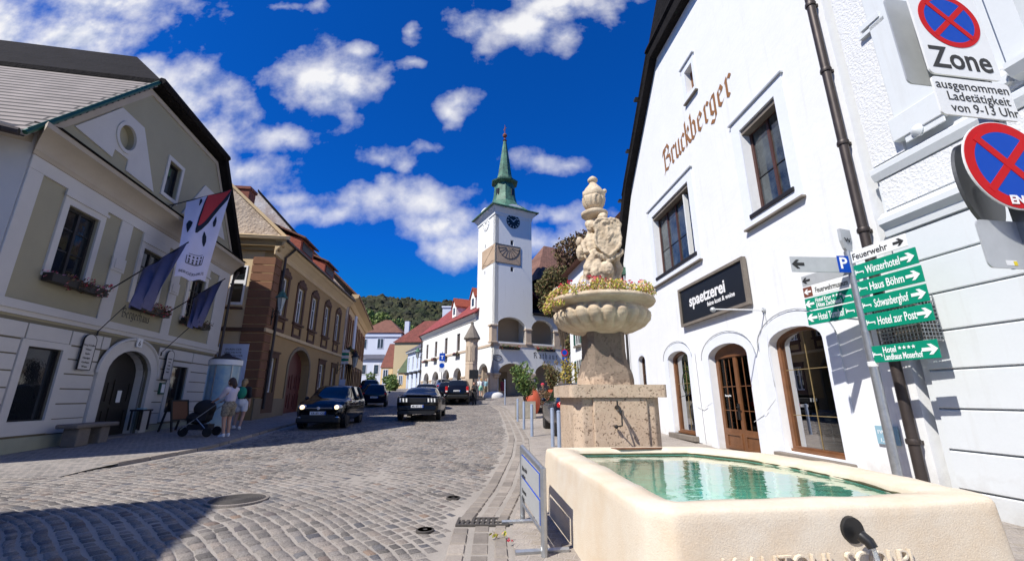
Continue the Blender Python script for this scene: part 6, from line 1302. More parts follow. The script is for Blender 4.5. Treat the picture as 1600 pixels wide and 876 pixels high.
def board(name, label, az, x0, x1, z0, z1, m, lines=(), arr=None, left=False, bedx=None, tm='textwhite', extra=None, fit=None, stars=None):
    """board on the post: x along azimuth az (+ to the reader's right), readable face towards -y local"""
    r_ = thing(name, label, 'direction sign', (GX, GY, z0), R(90-az), 'direction boards on the grey signpost'); h = z1-z0
    part('board', MB().box(x0, x1, -.025, -.01, 0, h), m, r_, bevel=.004)
    for i, l in enumerate(lines):
        nl = len(lines); mb = tmesh(l, h*.74 if nl == 1 else h*.5, .002, bold=.002); wd = max(v[0] for v in mb.v); f0, f1 = fit if not isinstance(fit[0], tuple) else fit[i]
        yb = h*(.25 if nl == 1 else (.54, .12)[i]); mb.v = [(f0+p*(f1-f0)/wd, -.0265-w, yb+q) for p, q, w in mb.v]; part('lettering', mb, tm, r_)
    if arr is not None: a = arrow(arr, h*.5, h*.8, left, 0); a.v = [(p, -.0265-q, w) for p, q, w in a.v]; part('arrow', a, tm, r_)
    if bedx is not None: a = bed(bedx, h*.5, .12, 0); a.v = [(p, -.0265-q, w) for p, q, w in a.v]; part('bed_symbol', a, tm, r_)
    if stars:
        sm = MB()
        for k in range(stars[1]):
            c = (stars[0]+.055*k, h*.74); sm.ext([[(c[0]+(.026 if j % 2 == 0 else .011)*math.sin(PI*j/5), c[1]+(.026 if j % 2 == 0 else .011)*math.cos(PI*j/5)) for j in range(10)]], -.0285, -.0265)
        part('stars', sm, tm, r_)
    if extra: extra(r_)
    return r_
ra = 170
for lab, z0, z1, L, m, txt, kw in (
    ('white board pointing right, topmost of the right hand boards', 3.36, 3.53, .80, 'signwhite', ['Feuerwehr'], dict(tm='textblack', arr=.70, fit=(.06, .56))),
    ('green hotel board pointing right, first green one below the white board', 3.11, 3.32, .87, 'signgreen', ['Winzerhotel'], dict(arr=.76, bedx=.12, fit=(.21, .66))),
    ('green board pointing right, second green one, its name with an umlaut', 2.87, 3.08, .88, 'signgreen', ['Haus B\u00f6hm'], dict(arr=.77, bedx=.12, fit=(.21, .66))),
    ('green board with narrow lettering, third green one pointing right', 2.63, 2.84, .88, 'signgreen', ['Schwanberghof'], dict(arr=.78, bedx=.12, fit=(.22, .66))),
    ('green hotel board pointing right, fourth green one, just above the gap', 2.39, 2.60, .88, 'signgreen', ['Hotel zur Post'], dict(arr=.79, bedx=.12, fit=(.21, .70))),
    ('lowest green board pointing right, two lines of text and four stars', 1.95, 2.17, .84, 'signgreen', ['Hotel', 'Landhaus Moserhof'], dict(arr=.75, bedx=.11, fit=((.19, .36), (.19, .66)), stars=(.41, 4)))):
    board('guide_board', lab, ra, .045, L, z0, z1, m, txt, **kw)
def pk(r_):
    part('parking_panel', MB().box(-.22, -.04, -.032, -.026, -.0, .25), 'signblue', r_); mb = tmesh('P', .24, .002, bold=.004); mb.v = [(-.20+a, -.033-w, .06+b) for a, b, w in mb.v]; part('lettering', mb, 'textwhite', r_)
board('guide_board', 'light grey board pointing left with a blue parking panel, top left of the post', 87, -.92, -.04, 3.23, 3.46, 'signgrey', [], arr=-.82, left=True, tm='textblack', extra=pk)
for lab, z0, z1, L, m, txt, kw in (
    ('blank light grey board pointing left beneath the parking board', 3.22, 3.39, .80, 'signgrey', [], dict(tm='textblack', arr=-.72)),
    ('white museum board with a brown arrow end pointing left', 3.04, 3.20, .80, 'signwhite', ['Feuerwehrmuseum'], dict(tm='textblack', fit=(-.60, -.08))),
    ('green board pointing left with two lines of text and three stars', 2.83, 3.02, .81, 'signgreen', ['Hotel Krug', '(Altes Zechhaus)'], dict(arr=-.73, fit=((-.63, -.37), (-.63, -.22)), bedx=-.13, stars=(-.33, 3))),
    ('lowest green board pointing left, one line of text', 2.60, 2.81, .82, 'signgreen', ['Hotel Turmhof'], dict(arr=-.73, fit=(-.63, -.22), bedx=-.13))):
    def ex(r_, L=L, z0=z0, z1=z1, lab=lab):
        if 'brown' in lab:
            part('brown_end', MB().box(-L, -L+.15, -.03, -.0255, 0, z1-z0), 'signbrown', r_); a = arrow(-L+.075, .08, .12, True, 0); a.v = [(p, -.0315-q, w) for p, q, w in a.v]; part('arrow', a, 'textwhite', r_)
    board('guide_board', lab, 166, -L, -.045, z0, z1, m, txt, left=True, extra=ex, **kw)
# ---- no-stopping signs on the square post
PX, PY = 3.44, 2.62
t = thing('zone_signpost', 'square galvanised post at the right edge carrying the traffic signs', 'signpost', (PX+.06, PY+.05, G(PY)))
part('post', MB().box(-.045, .045, -.045, .045, 0, 5.0-G(PY)), 'metal', t, bevel=.006); part('slot', MB().box(-.012, .012, -.048, -.044, 1.5, 4.8), 'signgrey', t)
def nostop(r, par, d, cx=0, cz=0, ring=.16):
    n = 48; c = lambda q: [(cx+q*math.cos(2*PI*i/n), cz+q*math.sin(2*PI*i/n)) for i in range(n)]
    part('red_ring', MB().ext([c(r), c(r*(1-ring*1.15))], d, d+.002), 'signred', par); part('blue_disc', MB().ext([c(r*(1-ring*1.15))], d, d+.0015), 'signblue', par)
    x = MB(); L = r*.86; w = r*.085
    for q, e in ((PI/4, .003), (-PI/4, .0045)):
        a, b = math.cos(q), math.sin(q); x.ext([[(cx+p*a-s*b, cz+p*b+s*a) for p, s in ((-L, -w), (L, -w), (L, w), (-L, w))]], d, d+e)
    part('red_cross', x, 'signred', par)
def flip(mb): mb.v = [(a, -b, c) for a, b, c in mb.v]; return mb
def sign_thing(name, label, dx, z, az=82, cat='traffic sign'): 
    r_ = thing(name, label, cat, (PX+dx, PY-.03, z), R(90-az)); r_['_sg'] = -1; return r_
def rrect(a, b, c, d, r=.04, n=5):
    o = []
    for cx, cz, q in ((b-r, c+r, -PI/2), (b-r, d-r, 0), (a+r, d-r, PI/2), (a+r, c+r, PI)): o += [(cx+r*math.cos(q+PI/2*i/n), cz+r*math.sin(q+PI/2*i/n)) for i in range(n+1)]
    return o
t = sign_thing('zone_sign', 'white rectangular no stopping Zone sign at the top of the square post', -.125, 3.70)
part('plate', MB().ext([rrect(-.28, .27, 3.74, 4.52)], 0, .012), 'signwhite', t); nostop(.235, t, .013, 0, 4.22)
mb = tmesh('Zone', .25, .002, 'CENTER', bold=.004); mb.v = [(a*.86-.01, .0135+w, 3.80+b) for a, b, w in mb.v]; part('lettering', mb, 'textblack', t)
part('rear_plate', MB().ext([rrect(-.30, .25, 3.76, 4.52)], -.13, -.12), 'signgrey', t)
t.scale = (1.13, 1, 1.06)
t = sign_thing('supplement_sign', 'white supplementary plate with three lines about loading hours, under the Zone sign', -.12, 3.38)
part('plate', MB().ext([rrect(-.3, .3, 3.40, 3.715, .03)], 0, .012), 'signwhite', t)
for i, (l, q) in enumerate((('ausgenommen', .94), ('Ladet\u00e4tigkeit', .9), ('von 9-13 Uhr', .9))):
    mb = tmesh(l, .105, .002, 'CENTER'); mb.v = [(a*q+.0+.02*i, .0135+w, 3.62-.095*i+b) for a, b, w in mb.v]; part('lettering', mb, 'textblack', t)
t.scale = (1.1, 1, 1.0)
t = sign_thing('no_stopping_end_sign', 'large round red and blue no stopping sign lettered ENDE on the square post', -.05, 2.66, 84)
n = 48; part('plate', MB().ext([[(.335*math.cos(2*PI*i/n), 3.03+.335*math.sin(2*PI*i/n)) for i in range(n)]], 0, .01), 'signwhite', t); nostop(.328, t, .011, 0, 3.03, .2)
mb = tmesh('ENDE', .085, .002, 'CENTER', bold=.003); mb.v = [(a*1.0+.02, .017+w, 2.735+b) for a, b, w in mb.v]; part('lettering', mb, 'textwhite', t)
t = thing('turned_round_sign', 'back of a round traffic sign, dark grey disc behind the ENDE sign', 'traffic sign', (PX-.035, PY+.16, 2.68), R(24)); 
dk = MB().ext([[(-.05+.33*math.cos(2*PI*i/n), .28+.33*math.sin(2*PI*i/n)) for i in range(n)]], -.01, .01); part('disc', dk, mat('sign_back_grey', (.10,.105,.11), .5, .4, var=(5,.2)), t)
t = sign_thing('turned_plate_sign', 'grey back of a rectangular plate with a small yellow sticker, lowest on the square post', -.10, 2.26)
part('plate', MB().ext([rrect(-.2, .26, 2.32, 2.66, .04)], -.1, -.09), 'signgrey', t); part('sticker', MB().box(-.06, .03, -.089, -.0885, 2.34, 2.375), 'signwhite', t); part('sticker_corner', MB().box(.0, .03, -.0884, -.088, 2.34, 2.37), mat('sticker_yellow', (.7,.55,.02), .6), t)
# ---- bollards
b0 = None
for i, (x, y, lab) in enumerate(((.24, 19.0, 'farthest of the row of blue grey bollards, beside the planted box'), (.42, 15.7, 'second farthest blue grey bollard in the row'), (.60, 13.5, 'middle blue grey bollard casting a shadow on the pavement'), (1.02, 11.3, 'blue grey bollard just behind the basin, taller looking of the close pair'), (1.07, 10.2, 'nearest blue grey bollard, half hidden by the basin rim'))):
    if b0 is None:
        b0 = t = thing('bollard', lab, 'bollard', (x, y, G(y)), 0, 'blue grey bollards along the pavement')
        part('tube', MB().lathe([(.045, 0), (.045, .90), (.04, .915)], 16), 'bollard', t, smooth=True); part('cap', MB().lathe([(.047, .90), (.047, .925), (.03, .94), (.001, .945)], 16), 'bollard', t, smooth=True); part('base_ring', MB().lathe([(.07, 0), (.07, .015), (.046, .02)], 16), 'metal', t)
    else:
        c = copy_tree(b0); c.location = (x, y, G(y)); c['label'] = lab
# ================================================================ CARS
def car(name, label, x, y, az, kind, paint='carblack', L=4.2, Wd=1.76, Hh=1.47, lights='', grp=None):
    """local +x is the car's front. kind: hatch, estate, coupe"""
    t = thing(name, label, 'car', (x, y, G(y)+.02), R(90-az)); 
    if grp: t['group'] = grp
    h = L/2
    if kind == 'coupe': # (x, zlow, belt z, roof z, half width, roof half width)
        S = [(-h, .42, .80, .82, .78, .60), (-h+.08, .30, .96, .98, .90, .70), (-h+.5, .26, 1.00, 1.03, .98, .76), (-h+.75, .25, 1.0, 1.06, 1.0, .74), (-h+1.55, .22, .98, 1.33, 1.0, .62), (-h+2.1, .2, .96, 1.38, .98, .62), (-h+2.6, .2, .95, 1.34, .97, .63), (-h+3.35, .2, .96, 1.0, .98, .72), (-h+4.0, .22, .90, .93, .97, .72), (h-.25, .26, .78, .81, .92, .68), (h, .36, .62, .64, .74, .55)]; gl0, gl1 = 3, 7
    elif kind == 'hatch':
        S = [(-h, .45, .82, .84, .80, .62), (-h+.06, .32, .95, 1.0, .92, .72), (-h+.22, .26, .98, 1.16, .97, .70), (-h+.5, .24, .97, 1.42, 1.0, .66), (-h+1.0, .22, .96, 1.47, 1.0, .66), (-h+1.8, .2, .94, 1.47, 1.0, .66), (-h+2.3, .2, .93, 1.40, .99, .66), (-h+3.05, .2, .93, .97, .98, .72), (-h+3.5, .22, .88, .91, .96, .72), (h-.2, .26, .74, .77, .90, .66), (h-.02, .34, .60, .62, .76, .56), (h, .40, .52, .54, .70, .5)]; gl0, gl1 = 1, 7
    else:
        S = [(-h, .5, .92, .94, .84, .68), (-h+.06, .36, 1.02, 1.06, .95, .76), (-h+.2, .3, 1.05, 1.3, .98, .74), (-h+.42, .28, 1.05, 1.66, 1.0, .70), (-h+1.1, .26, 1.03, 1.74, 1.0, .70), (-h+2.4, .25, 1.0, 1.74, 1.0, .70), (-h+2.9, .25, 1.0, 1.66, 1.0, .70), (-h+3.55, .25, 1.0, 1.06, .99, .76), (-h+4.1, .27, .96, 1.0, .97, .76), (h-.2, .3, .86, .9, .92, .72), (h, .42, .7, .72, .78, .6)]; gl0, gl1 = 1, 7
    k = L/ (S[-1][0]-S[0][0]); hs = Hh/max(s[3] for s in S); hw = Wd/2
    # refine stations with Catmull-Rom
    def cr(a, b, c, d, u): return .5*((2*b)+(-a+c)*u+(2*a-5*b+4*c-d)*u*u+(-a+3*b-3*c+d)*u*u*u)
    F = []; seg = []; sub = 5
    for i in range(len(S)-1):
        a, b, c, d = S[max(i-1, 0)], S[i], S[i+1], S[min(i+2, len(S)-1)]
        for q in range(sub): F.append([(b[0]+(c[0]-b[0])*q/sub) if j == 0 else max(min(b[j], c[j])-.01, min(max(b[j], c[j])+.01, cr(a[j], b[j], c[j], d[j], q/sub))) for j in range(6)]); seg.append(i)
    F.append(list(S[-1]))
    def sect(s):
        x, zl, zb_, zr, w, wr = s; zl *= hs; zb_ *= hs; zr *= hs; w *= hw; wr *= hw; g = zr-zb_
        P_ = [(0, zl), (w*.80, zl), (w*.95, zl+.07), (w*.99, zl+.22), (w, zb_*.62+zl*.38), (w*.985, zb_-.10), (w*.955, zb_-.02), (w*.93, zb_)]
        P_ += [(w*.93+(wr-w*.93)*q, zb_+g*q*(1-.02)) for q in (.33, .66, .93)] if g > .15 else [(w*.93+(wr-w*.93)*q, zb_+g*q) for q in (.33, .66, .93)]
        P_ += [(wr*.93, zr-.005), (wr*.55, zr+.022), (0, zr+.03)]
        return [(x, a, b) for a, b in P_]
    rows = [sect(s) for s in F]; m_ = len(rows[0]); full = []
    for r_ in rows: full.append(r_+[(a, -b, c) for a, b, c in r_[-2:0:-1]])
    n_ = len(full[0]); body = MB(); body.v = [p for r_ in full for p in r_]; gside = MB(); gf = MB(); gb = MB(); 
    def isg(i, j):
        jj = j if j < m_-1 else n_-1-j
        s = seg[i]; g0, g1 = F[i][3]-F[i][2], F[i+1][3]-F[i+1][2]
        if s < gl0 or s >= gl1: return None
        if 7 <= jj <= 9:    # side glass rows
            if min(g0, g1) > .24: return 'side'
        if jj >= 9 or jj >= 10:
            if s == gl1-1: return 'front'
            if s < (4 if kind != 'coupe' else 4) and (s >= (2 if kind != 'coupe' else 3)) and s <= 3 and F[i+1][3]-F[i][3] > .012: return 'rear'
        return None
    for i in range(len(full)-1):
        for j in range(n_):
            f_ = (i*n_+j, i*n_+(j+1) % n_, (i+1)*n_+(j+1) % n_, (i+1)*n_+j); q = isg(i, j)
            if q is None: body.f.append(f_)
            else: {'side': gside, 'front': gf, 'rear': gb}[q].f.append(f_)
    body.f += [tuple(range(n_)), tuple(range((len(full)-1)*n_, len(full)*n_))]
    b_ = part('body', body, paint, t, smooth='all')
    for g_, nm in ((gside, 'side_windows'), (gf, 'windscreen'), (gb, 'rear_window')):
        if g_.f: g_.v = body.v; part(nm, g_, 'carglass', t, smooth='all')
    # wheels with rim, arches
    wr_ = .325 if kind != 'estate' else .36; fx = h-.82; rx_ = -h+.80
    if kind == 'coupe': fx, rx_ = h-.95, -h+1.0; wr_ = .345
    for a in (fx, rx_):
        for sd in (1, -1):
            Mw = Matrix.Translation((a, sd*(hw-.125), wr_)) @ Matrix.Rotation(-sd*PI/2, 4, 'X')
            w_ = part('wheel', MB().lathe([(wr_*.62, .085), (wr_*.9, .10), (wr_, .07), (wr_, -.09), (wr_*.9, -.11), (wr_*.5, -.11)], 28).mv(Mw), 'tyre', t, smooth=True)
            rm_ = MB().lathe([(wr_*.66, .09), (wr_*.62, .06), (wr_*.6, .02)], 28, cap=False).lathe([(.07, .08), (.05, .09), (.001, .09)], 12, cap=False)
            for q in range(5): rm_.join(MB().box(-.025, .025, .04, wr_*.64, .055, .08).mv(Matrix.Rotation(2*PI*q/5, 4, 'Z')))
            part('rim', rm_.mv(Mw), 'rim', w_); part('wheel_arch', MB().lathe([(wr_+.05, .09), (wr_+.055, -.1), (.1, -.1), (.1, .02), (wr_+.02, .07)], 28).mv(Mw), 'black', t)
    # mirrors
    for sd in (1, -1): part('mirror', MB().ball((F[sub*(gl1-1)][0]+.05, sd*(hw+.07), S[gl1][2]*hs+.06), .085, 6, (.7, 1.0, .8)), paint, t, smooth='all')
    def fpanel(yc, zc, w, hh, front=True, e=0): # follows the bumper
        xx = (h+.012+e) if front else (-h-.012-e); return MB().box(min(xx, xx-.03*(1 if front else -1)), max(xx, xx-.03*(1 if front else -1)), yc-w/2, yc+w/2, zc-hh/2, zc+hh/2)
    return t, h, hw, fpanel
def plate(t, x, z, txt, front):
    s = 1 if front else -1
    p_ = part('number_plate', MB().box(min(x, x+s*.012), max(x, x+s*.012), -.26, .26, z-.055, z+.055), 'plate', t); part('plate_band', MB().box(min(x+s*.0125, x+s*.014), max(x+s*.0125, x+s*.014), *((-.26, -.215) if not front else (.215, .26)), z-.05, z+.05), 'signblue', p_)
    mb = tmesh(txt, .095, .002, 'CENTER', bold=.002); mb.v = [(x+s*(.0135+w), a*(1 if front else -1)*.95, z-.035+b) for a, b, w in mb.v]
    if front: mb.v = [(a, b, c) for a, b, c in mb.v]
    part('lettering', mb, 'textblack', p_)
# small hatchback with its lamps on, coming down the street
t, h, hw, fp = car('hatchback_car', 'black small hatchback with headlamps on, driving towards the viewer beside the ochre house', -6.95, 17.25, 172, 'hatch', L=4.0, Wd=1.70, Hh=1.46)
for sd in (1, -1):
    hl = part('headlight', MB().ball((h-.20, sd*(hw-.26), .70), .15, 8, (.9, 1.05, .55)), 'lampwhite', t, smooth='all'); part('bulb', MB().ball((h-.085, sd*(hw-.28), .69), .075, 8), 'headlit', hl, smooth='all')
    part('fog_lamp', MB().ball((h-.06, sd*(hw-.25), .36), .06, 6, (.5, 1.6, .6)), 'chrome', t, smooth='all')
part('lower_bumper', MB().box(h-.22, h-.0, -.72, .72, .17, .36), 'black', t, bevel=.05); part('grille', MB().box(h-.02, h+.012, -.42, .42, .60, .68).box(h-.02, h+.02, -.55, .55, .30, .44), 'black', t, bevel=.01); part('grille_bar', MB().box(h, h+.02, -.44, .44, .665, .675), 'chrome', t)
part('badge', MB().lathe([(.001, 0), (.05, 0), (.055, .012), (.045, .016), (.001, .012)], 20).mv(Matrix.Translation((h+.014, 0, .66)) @ Matrix.Rotation(PI/2, 4, 'Y')), 'chrome', t); plate(t, h+.03, .50, 'KR 871 CG', True)
part('door_handle', MB().box(.2, .35, -hw-.01, -hw+.02, .86, .885).box(-.75, -.6, -hw-.01, -hw+.02, .87, .895).box(.2, .35, hw-.02, hw+.01, .86, .885).box(-.75, -.6, hw-.02, hw+.01, .87, .895), 'chrome', t)
part('pillar', MB().tube([(-.12, -hw*.965, .95), (-.2, -hw*.70, 1.44)], .035, 5).tube([(-.12, hw*.965, .95), (-.2, hw*.70, 1.44)], .035, 5).tube([(-1.25, hw*.965, .98), (-1.35, hw*.70, 1.44)], .045, 5).tube([(-1.25, -hw*.965, .98), (-1.35, -hw*.70, 1.44)], .045, 5), 'black', t)
part('wiper', MB().tube([(h-.98, .45, .96), (h-1.25, .02, 1.10)], .012, 4).tube([(h-.98, -.1, .97), (h-1.22, -.5, 1.10)], .012, 4), 'black', t)
# coupe seen from behind
t, h, hw, fp = car('coupe_car', 'black sports coupe seen from behind with three upright bars in each tail lamp', -4.22, 21.1, -5, 'coupe', L=4.75, Wd=1.92, Hh=1.36)
for sd in (1, -1):
    hs_ = part('tail_light', MB().box(-h-.01, -h+.12, sd*.62-.24, sd*.62+.24, .70, .90), 'black', t, bevel=.02)
    for k in range(3): part('light_bar', MB().add([(-h-.03, sd*(.46+.13*k)-.03, .73), (-h-.03, sd*(.46+.13*k)+.03, .73), (-h-.02, sd*(.46+.13*k)+.045, .88), (-h-.02, sd*(.46+.13*k)-.015, .88), (-h+.02, sd*(.46+.13*k)-.03, .73), (-h+.02, sd*(.46+.13*k)+.03, .73), (-h+.03, sd*(.46+.13*k)+.045, .88), (-h+.03, sd*(.46+.13*k)-.015, .88)], [(0,1,2,3),(4,7,6,5),(0,4,5,1),(1,5,6,2),(2,6,7,3),(3,7,4,0)]), 'lampwhite', hs_)
    part('exhaust', MB().tube([(-h-.03, sd*.62, .30), (-h+.2, sd*.62, .30)], .045, 12, caps=False), 'chrome', t)
part('bumper', MB().box(-h-.05, -h+.1, -.80, .80, .38, .58), 'carblack', t, bevel=.03); part('diffuser', MB().box(-h-.03, -h+.1, -.74, .74, .24, .37), 'black', t, bevel=.01); plate(t, -h-.055, .56, 'MU 871 GT', False); part('boot_panel', MB().box(-h-.012, -h+.05, -.36, .36, .70, .90), 'black', t, bevel=.01)
part('spoiler', MB().box(-h-.01, -h+.22, -.78, .78, 1.0, 1.03), 'carblack', t, bevel=.01)
# people carrier farther up
t, h, hw, fp = car('estate_suv', 'black sport utility car parked beside the old stone pillory column, seen from behind', -4.25, 35.7, -1, 'estate', L=4.5, Wd=1.85, Hh=1.74)
for sd in (1, -1): tl = part('tail_light', MB().box(-h-.0, -h+.16, sd*.80-.10, sd*.80+.10, .78, 1.25), 'taillight', t, bevel=.03); part('reversing_lamp', MB().box(-h-.01, -h+.02, sd*.80-.07, sd*.80+.07, .84, .94), 'lampwhite', tl)
plate(t, -h-.02, .92, 'KR 220 BX', False); part('roof_rail', MB().tube([(-1.6, .62, 1.79), (1.0, .62, 1.8)], .02, 5).tube([(-1.6, -.62, 1.79), (1.0, -.62, 1.8)], .02, 5), 'chrome', t); part('rear_bumper', MB().box(-h-.04, -h+.1, -.85, .85, .42, .62), 'black', t, bevel=.03)
def simple(lab, x, y, az, kind, paint, L, Wd, Hh, txt):
    t, h, hw, fp = car('parked_car', lab, x, y, az, kind, paint, L, Wd, Hh, grp='cars parked up the street')
    for sd in (1, -1): part('tail_light', MB().ball((-h+.10, sd*(hw-.16), .86 if kind != 'estate' else 1.0), .14, 6, (.7, .9, .8)), 'taillight', t, smooth='all')
    plate(t, -h-.015, .62, txt, False); return t
simple('dark hatchback parked at the left kerb behind the oncoming car', -10.1, 32.6, -14, 'hatch', 'carblue', 4.1, 1.75, 1.5, 'KR 55 TE')
simple('dark estate car parked farthest up at the left kerb', -12.6, 38.6, -18, 'estate', 'carblue', 4.4, 1.8, 1.55, 'KR 410 A')
simple('dark hatchback in line just in front of the coupe, its roof and rear window showing', -5.7, 29.6, -8, 'hatch', 'carblack', 4.1, 1.75, 1.52, 'KR 93 LM')
simple('black estate car in line between the coupe and the sport utility car', -5.2, 33.0+2.5, -8, 'hatch', 'carblack', 4.1, 1.75, 1.6, 'W 81 XS')
simple('small silver blue car parked beyond the others before the town hall arcade', -7.0, 43.5, -20, 'hatch', 'carlight', 3.8, 1.7, 1.5, 'KR 12 F')
simple('dark blue car with a red tail lamp, mostly hidden behind the fountain plinth', 2.05, 14.9, -3, 'hatch', 'carblue', 4.0, 1.75, 1.5, 'KR 345 J')
# ================================================================ PEOPLE
def person(label, x, y, rz, H_, J, clothes, hair='hair', hairlen=0, shoes='white_cloth', lean=0, z=None, extra=None):
    """J: joints in a 1.0-high figure, facing +y local; J overrides the standing pose"""
    t = thing('person', label, 'person', (x, y, (G(y)+.055) if z is None else z), rz)
    P0 = dict(pel=(0, 0, .52), wst=(0, .0, .61), chs=(0, 0, .74), nck=(0, 0, .835), hd=(0, .01, .925),
              hl=(-.055, 0, .51), kl=(-.06, .015, .28), al=(-.06, -.01, .045), hr=(.055, 0, .51), kr=(.06, .015, .28), ar=(.06, -.01, .045),
              sl=(-.105, 0, .80), el=(-.135, -.015, .635), wl=(-.14, .02, .49), sr=(.105, 0, .80), er=(.135, -.015, .635), wr=(.14, .02, .49))
    P0.update(J); q = {k: Vector(v)*H_ for k, v in P0.items()}; s = H_
    def limb(mb, pts, rs, g=0): mb.tube([q[p] if isinstance(p, str) else p for p in pts], [(r_*s+g) for r_ in rs], 10); [mb.ball(q[p] if isinstance(p, str) else p, r_*s+g, 7) for p, r_ in zip(pts, rs)]
    b = MB(); limb(b, ['pel', 'wst', 'chs'], [.085, .072, .085]); b.ball(q['pel'], .09*s, 8, (1.1, .8, .8)); b.ball(q['chs'], .095*s, 8, (1.1, .75, 1.0)); limb(b, ['chs', 'nck', 'hd'], [.06, .032, .03]); b.ball(q['hd']+Vector((0, .003, .005))*s, .062*s, 9, (.82, .95, 1.18)); b.ball(q['hd']+Vector((0, .062, -.005))*s, .011*s, 5); b.ball(q['hd']+Vector((-.052, 0, 0))*s, .014*s, 5); b.ball(q['hd']+Vector((.052, 0, 0))*s, .014*s, 5)
    for a in 'lr':
        limb(b, ['h'+a, 'k'+a, 'a'+a], [.058, .036, .024]); limb(b, ['s'+a, 'e'+a, 'w'+a], [.034, .025, .018])
        f_ = q['a'+a]; b.tube([f_+Vector((0, -.015, -.02))*s, f_+Vector((0, .05, -.03))*s, f_+Vector((0, .09, -.036))*s], [.022*s, .022*s, .013*s], 8)
        w = q['w'+a]; d = (w-q['e'+a]).normalized(); b.ball(w+d*.025*s, .021*s, 6, (.7, 1, 1.2))
        for k in range(4): b.tube([w+d*.035*s+Vector((0, (k-1.5)*.009*s, 0)), w+d*(.075-.006*abs(k-1.3))*s+Vector((0, (k-1.5)*.011*s+.006*s, 0))], [.0062*s, .005*s], 5)
        b.tube([w+d*.015*s+Vector((0, .015*s, 0)), w+d*.045*s+Vector((0, .03*s, 0))], [.0065*s, .005*s], 5)
    bd = part('body', b, 'skin', t, fix=False, smooth='all'); remesh(bd, .0068*s)
    for nm, m_, spec in clothes:
        c = MB()
        for pts, rs in spec: limb(c, pts, rs)
        o_ = part(nm, c, m_, t, fix=False, smooth='all'); remesh(o_, .011*s)
    for a in 'lr':
        f_ = q['a'+a]; c = MB().tube([f_+Vector((0, -.02, -.022))*s, f_+Vector((0, .05, -.031))*s, f_+Vector((0, .095, -.037))*s], [.027*s, .027*s, .018*s], 8).tube([f_+Vector((0, -.005, -.02))*s, f_+Vector((0, -.002, .012))*s], [.028*s, .027*s], 8); remesh(part('shoe', c, shoes, t, fix=False, smooth='all'), .008*s)
    hb_ = MB().ball(q['hd']+Vector((0, -.012, .014))*s, .069*s, 9, (.88, .95, 1.12)); hb_.v = [v for v in hb_.v]
    if hairlen: hb_.tube([q['hd']+Vector((0, -.05, .02))*s, q['hd']+Vector((0, -.075, -.05))*s, q['hd']+Vector((0, -.07, -.05-hairlen))*s], [.04*s, .045*s, .02*s], 8)
    remesh(part('hair', hb_, hair, t, fix=False, smooth='all'), .01*s, (.05*s, .012*s))
    if extra: extra(t, q, s)
    return t
def shirt(long=0): 
    a = [(['wst', 'chs'], [.085, .098]), (['sl', 'sr'], [.047, .047])]
    for k in 'lr': a.append(((['s'+k, 'e'+k] if not long else ['s'+k, 'e'+k, 'w'+k]), ([.046, .036] if not long else [.046, .034, .025])))
    return a
def shorts(full=0): 
    if full: return [(['pel'], [.098]), (['hl', 'kl', 'al'], [.068, .048, .036]), (['hr', 'kr', 'ar'], [.068, .048, .036])]
    return [(['pel', 'wst'], [.098, .082]), (['hl', 'kl2'], [.072, .064]), (['hr', 'kr2'], [.072, .064])]
KJ = dict(kl2=(-.06, .01, .385), kr2=(.06, .01, .385))
def bag(t, q, s): part('shoulder_bag', MB().ball(q['pel']+Vector((.10, .02, .0))*s, .06*s, 7, (.5, 1.3, 1)).tube([q['pel']+Vector((.1, .05, .02))*s, q['chs']+Vector((.07, .075, .0))*s, q['sl']+Vector((.03, .02, .04))*s], .006*s, 5), 'pattern_cloth', t, smooth='all')
J = dict(KJ, el=(-.10, .11, .66), wl=(-.08, .25, .60), er=(.10, .10, .66), wr=(.07, .24, .60), hd=(0, .03, .92), al=(-.05, -.02, .045), kl=(-.055, .01, .28))
person('dark haired woman in pale lilac top and patterned beige shorts holding the pushchair handle', -8.35, 13.05, R(78), 1.66, J, [('top', 'pale_cloth', shirt()), ('shorts', 'pattern_cloth', shorts())], 'hair', .06, extra=bag)
def rucksack(t, q, s): part('rucksack', MB().ball(q['chs']+Vector((0, -.10, -.02))*s, .085*s, 9, (1.05, .6, 1.45)), 'green_cloth', t, smooth='all')
J = dict(KJ, kl=(-.07, .10, .29), al=(-.08, .02, .06), kr=(.06, -.0, .28), ar=(.055, -.12, .05), kl2=(-.065, .05, .39), el=(-.15, .0, .64), wl=(-.17, .06, .50))
person('blond woman with a green rucksack and white shorts walking away by the ochre house', -9.35, 15.25, R(18), 1.66, J, [('top', 'black_cloth', shirt()), ('shorts', 'white_cloth', shorts())], 'hair_blond', .07, extra=rucksack)
J = dict(el=(-.11, .06, .66), wl=(-.03, .13, .70), er=(.11, .06, .66), wr=(.03, .13, .70), hd=(0, .03, .92))
person('person in black jacket and trousers standing at the column, looking down at their hands', -2.95, 34.4, R(150), 1.74, J, [('jacket', 'black_cloth', shirt(1)), ('trousers', 'black_cloth', shorts(1))], 'hair', 0, 'black_cloth', z=G(34.4)+.01)
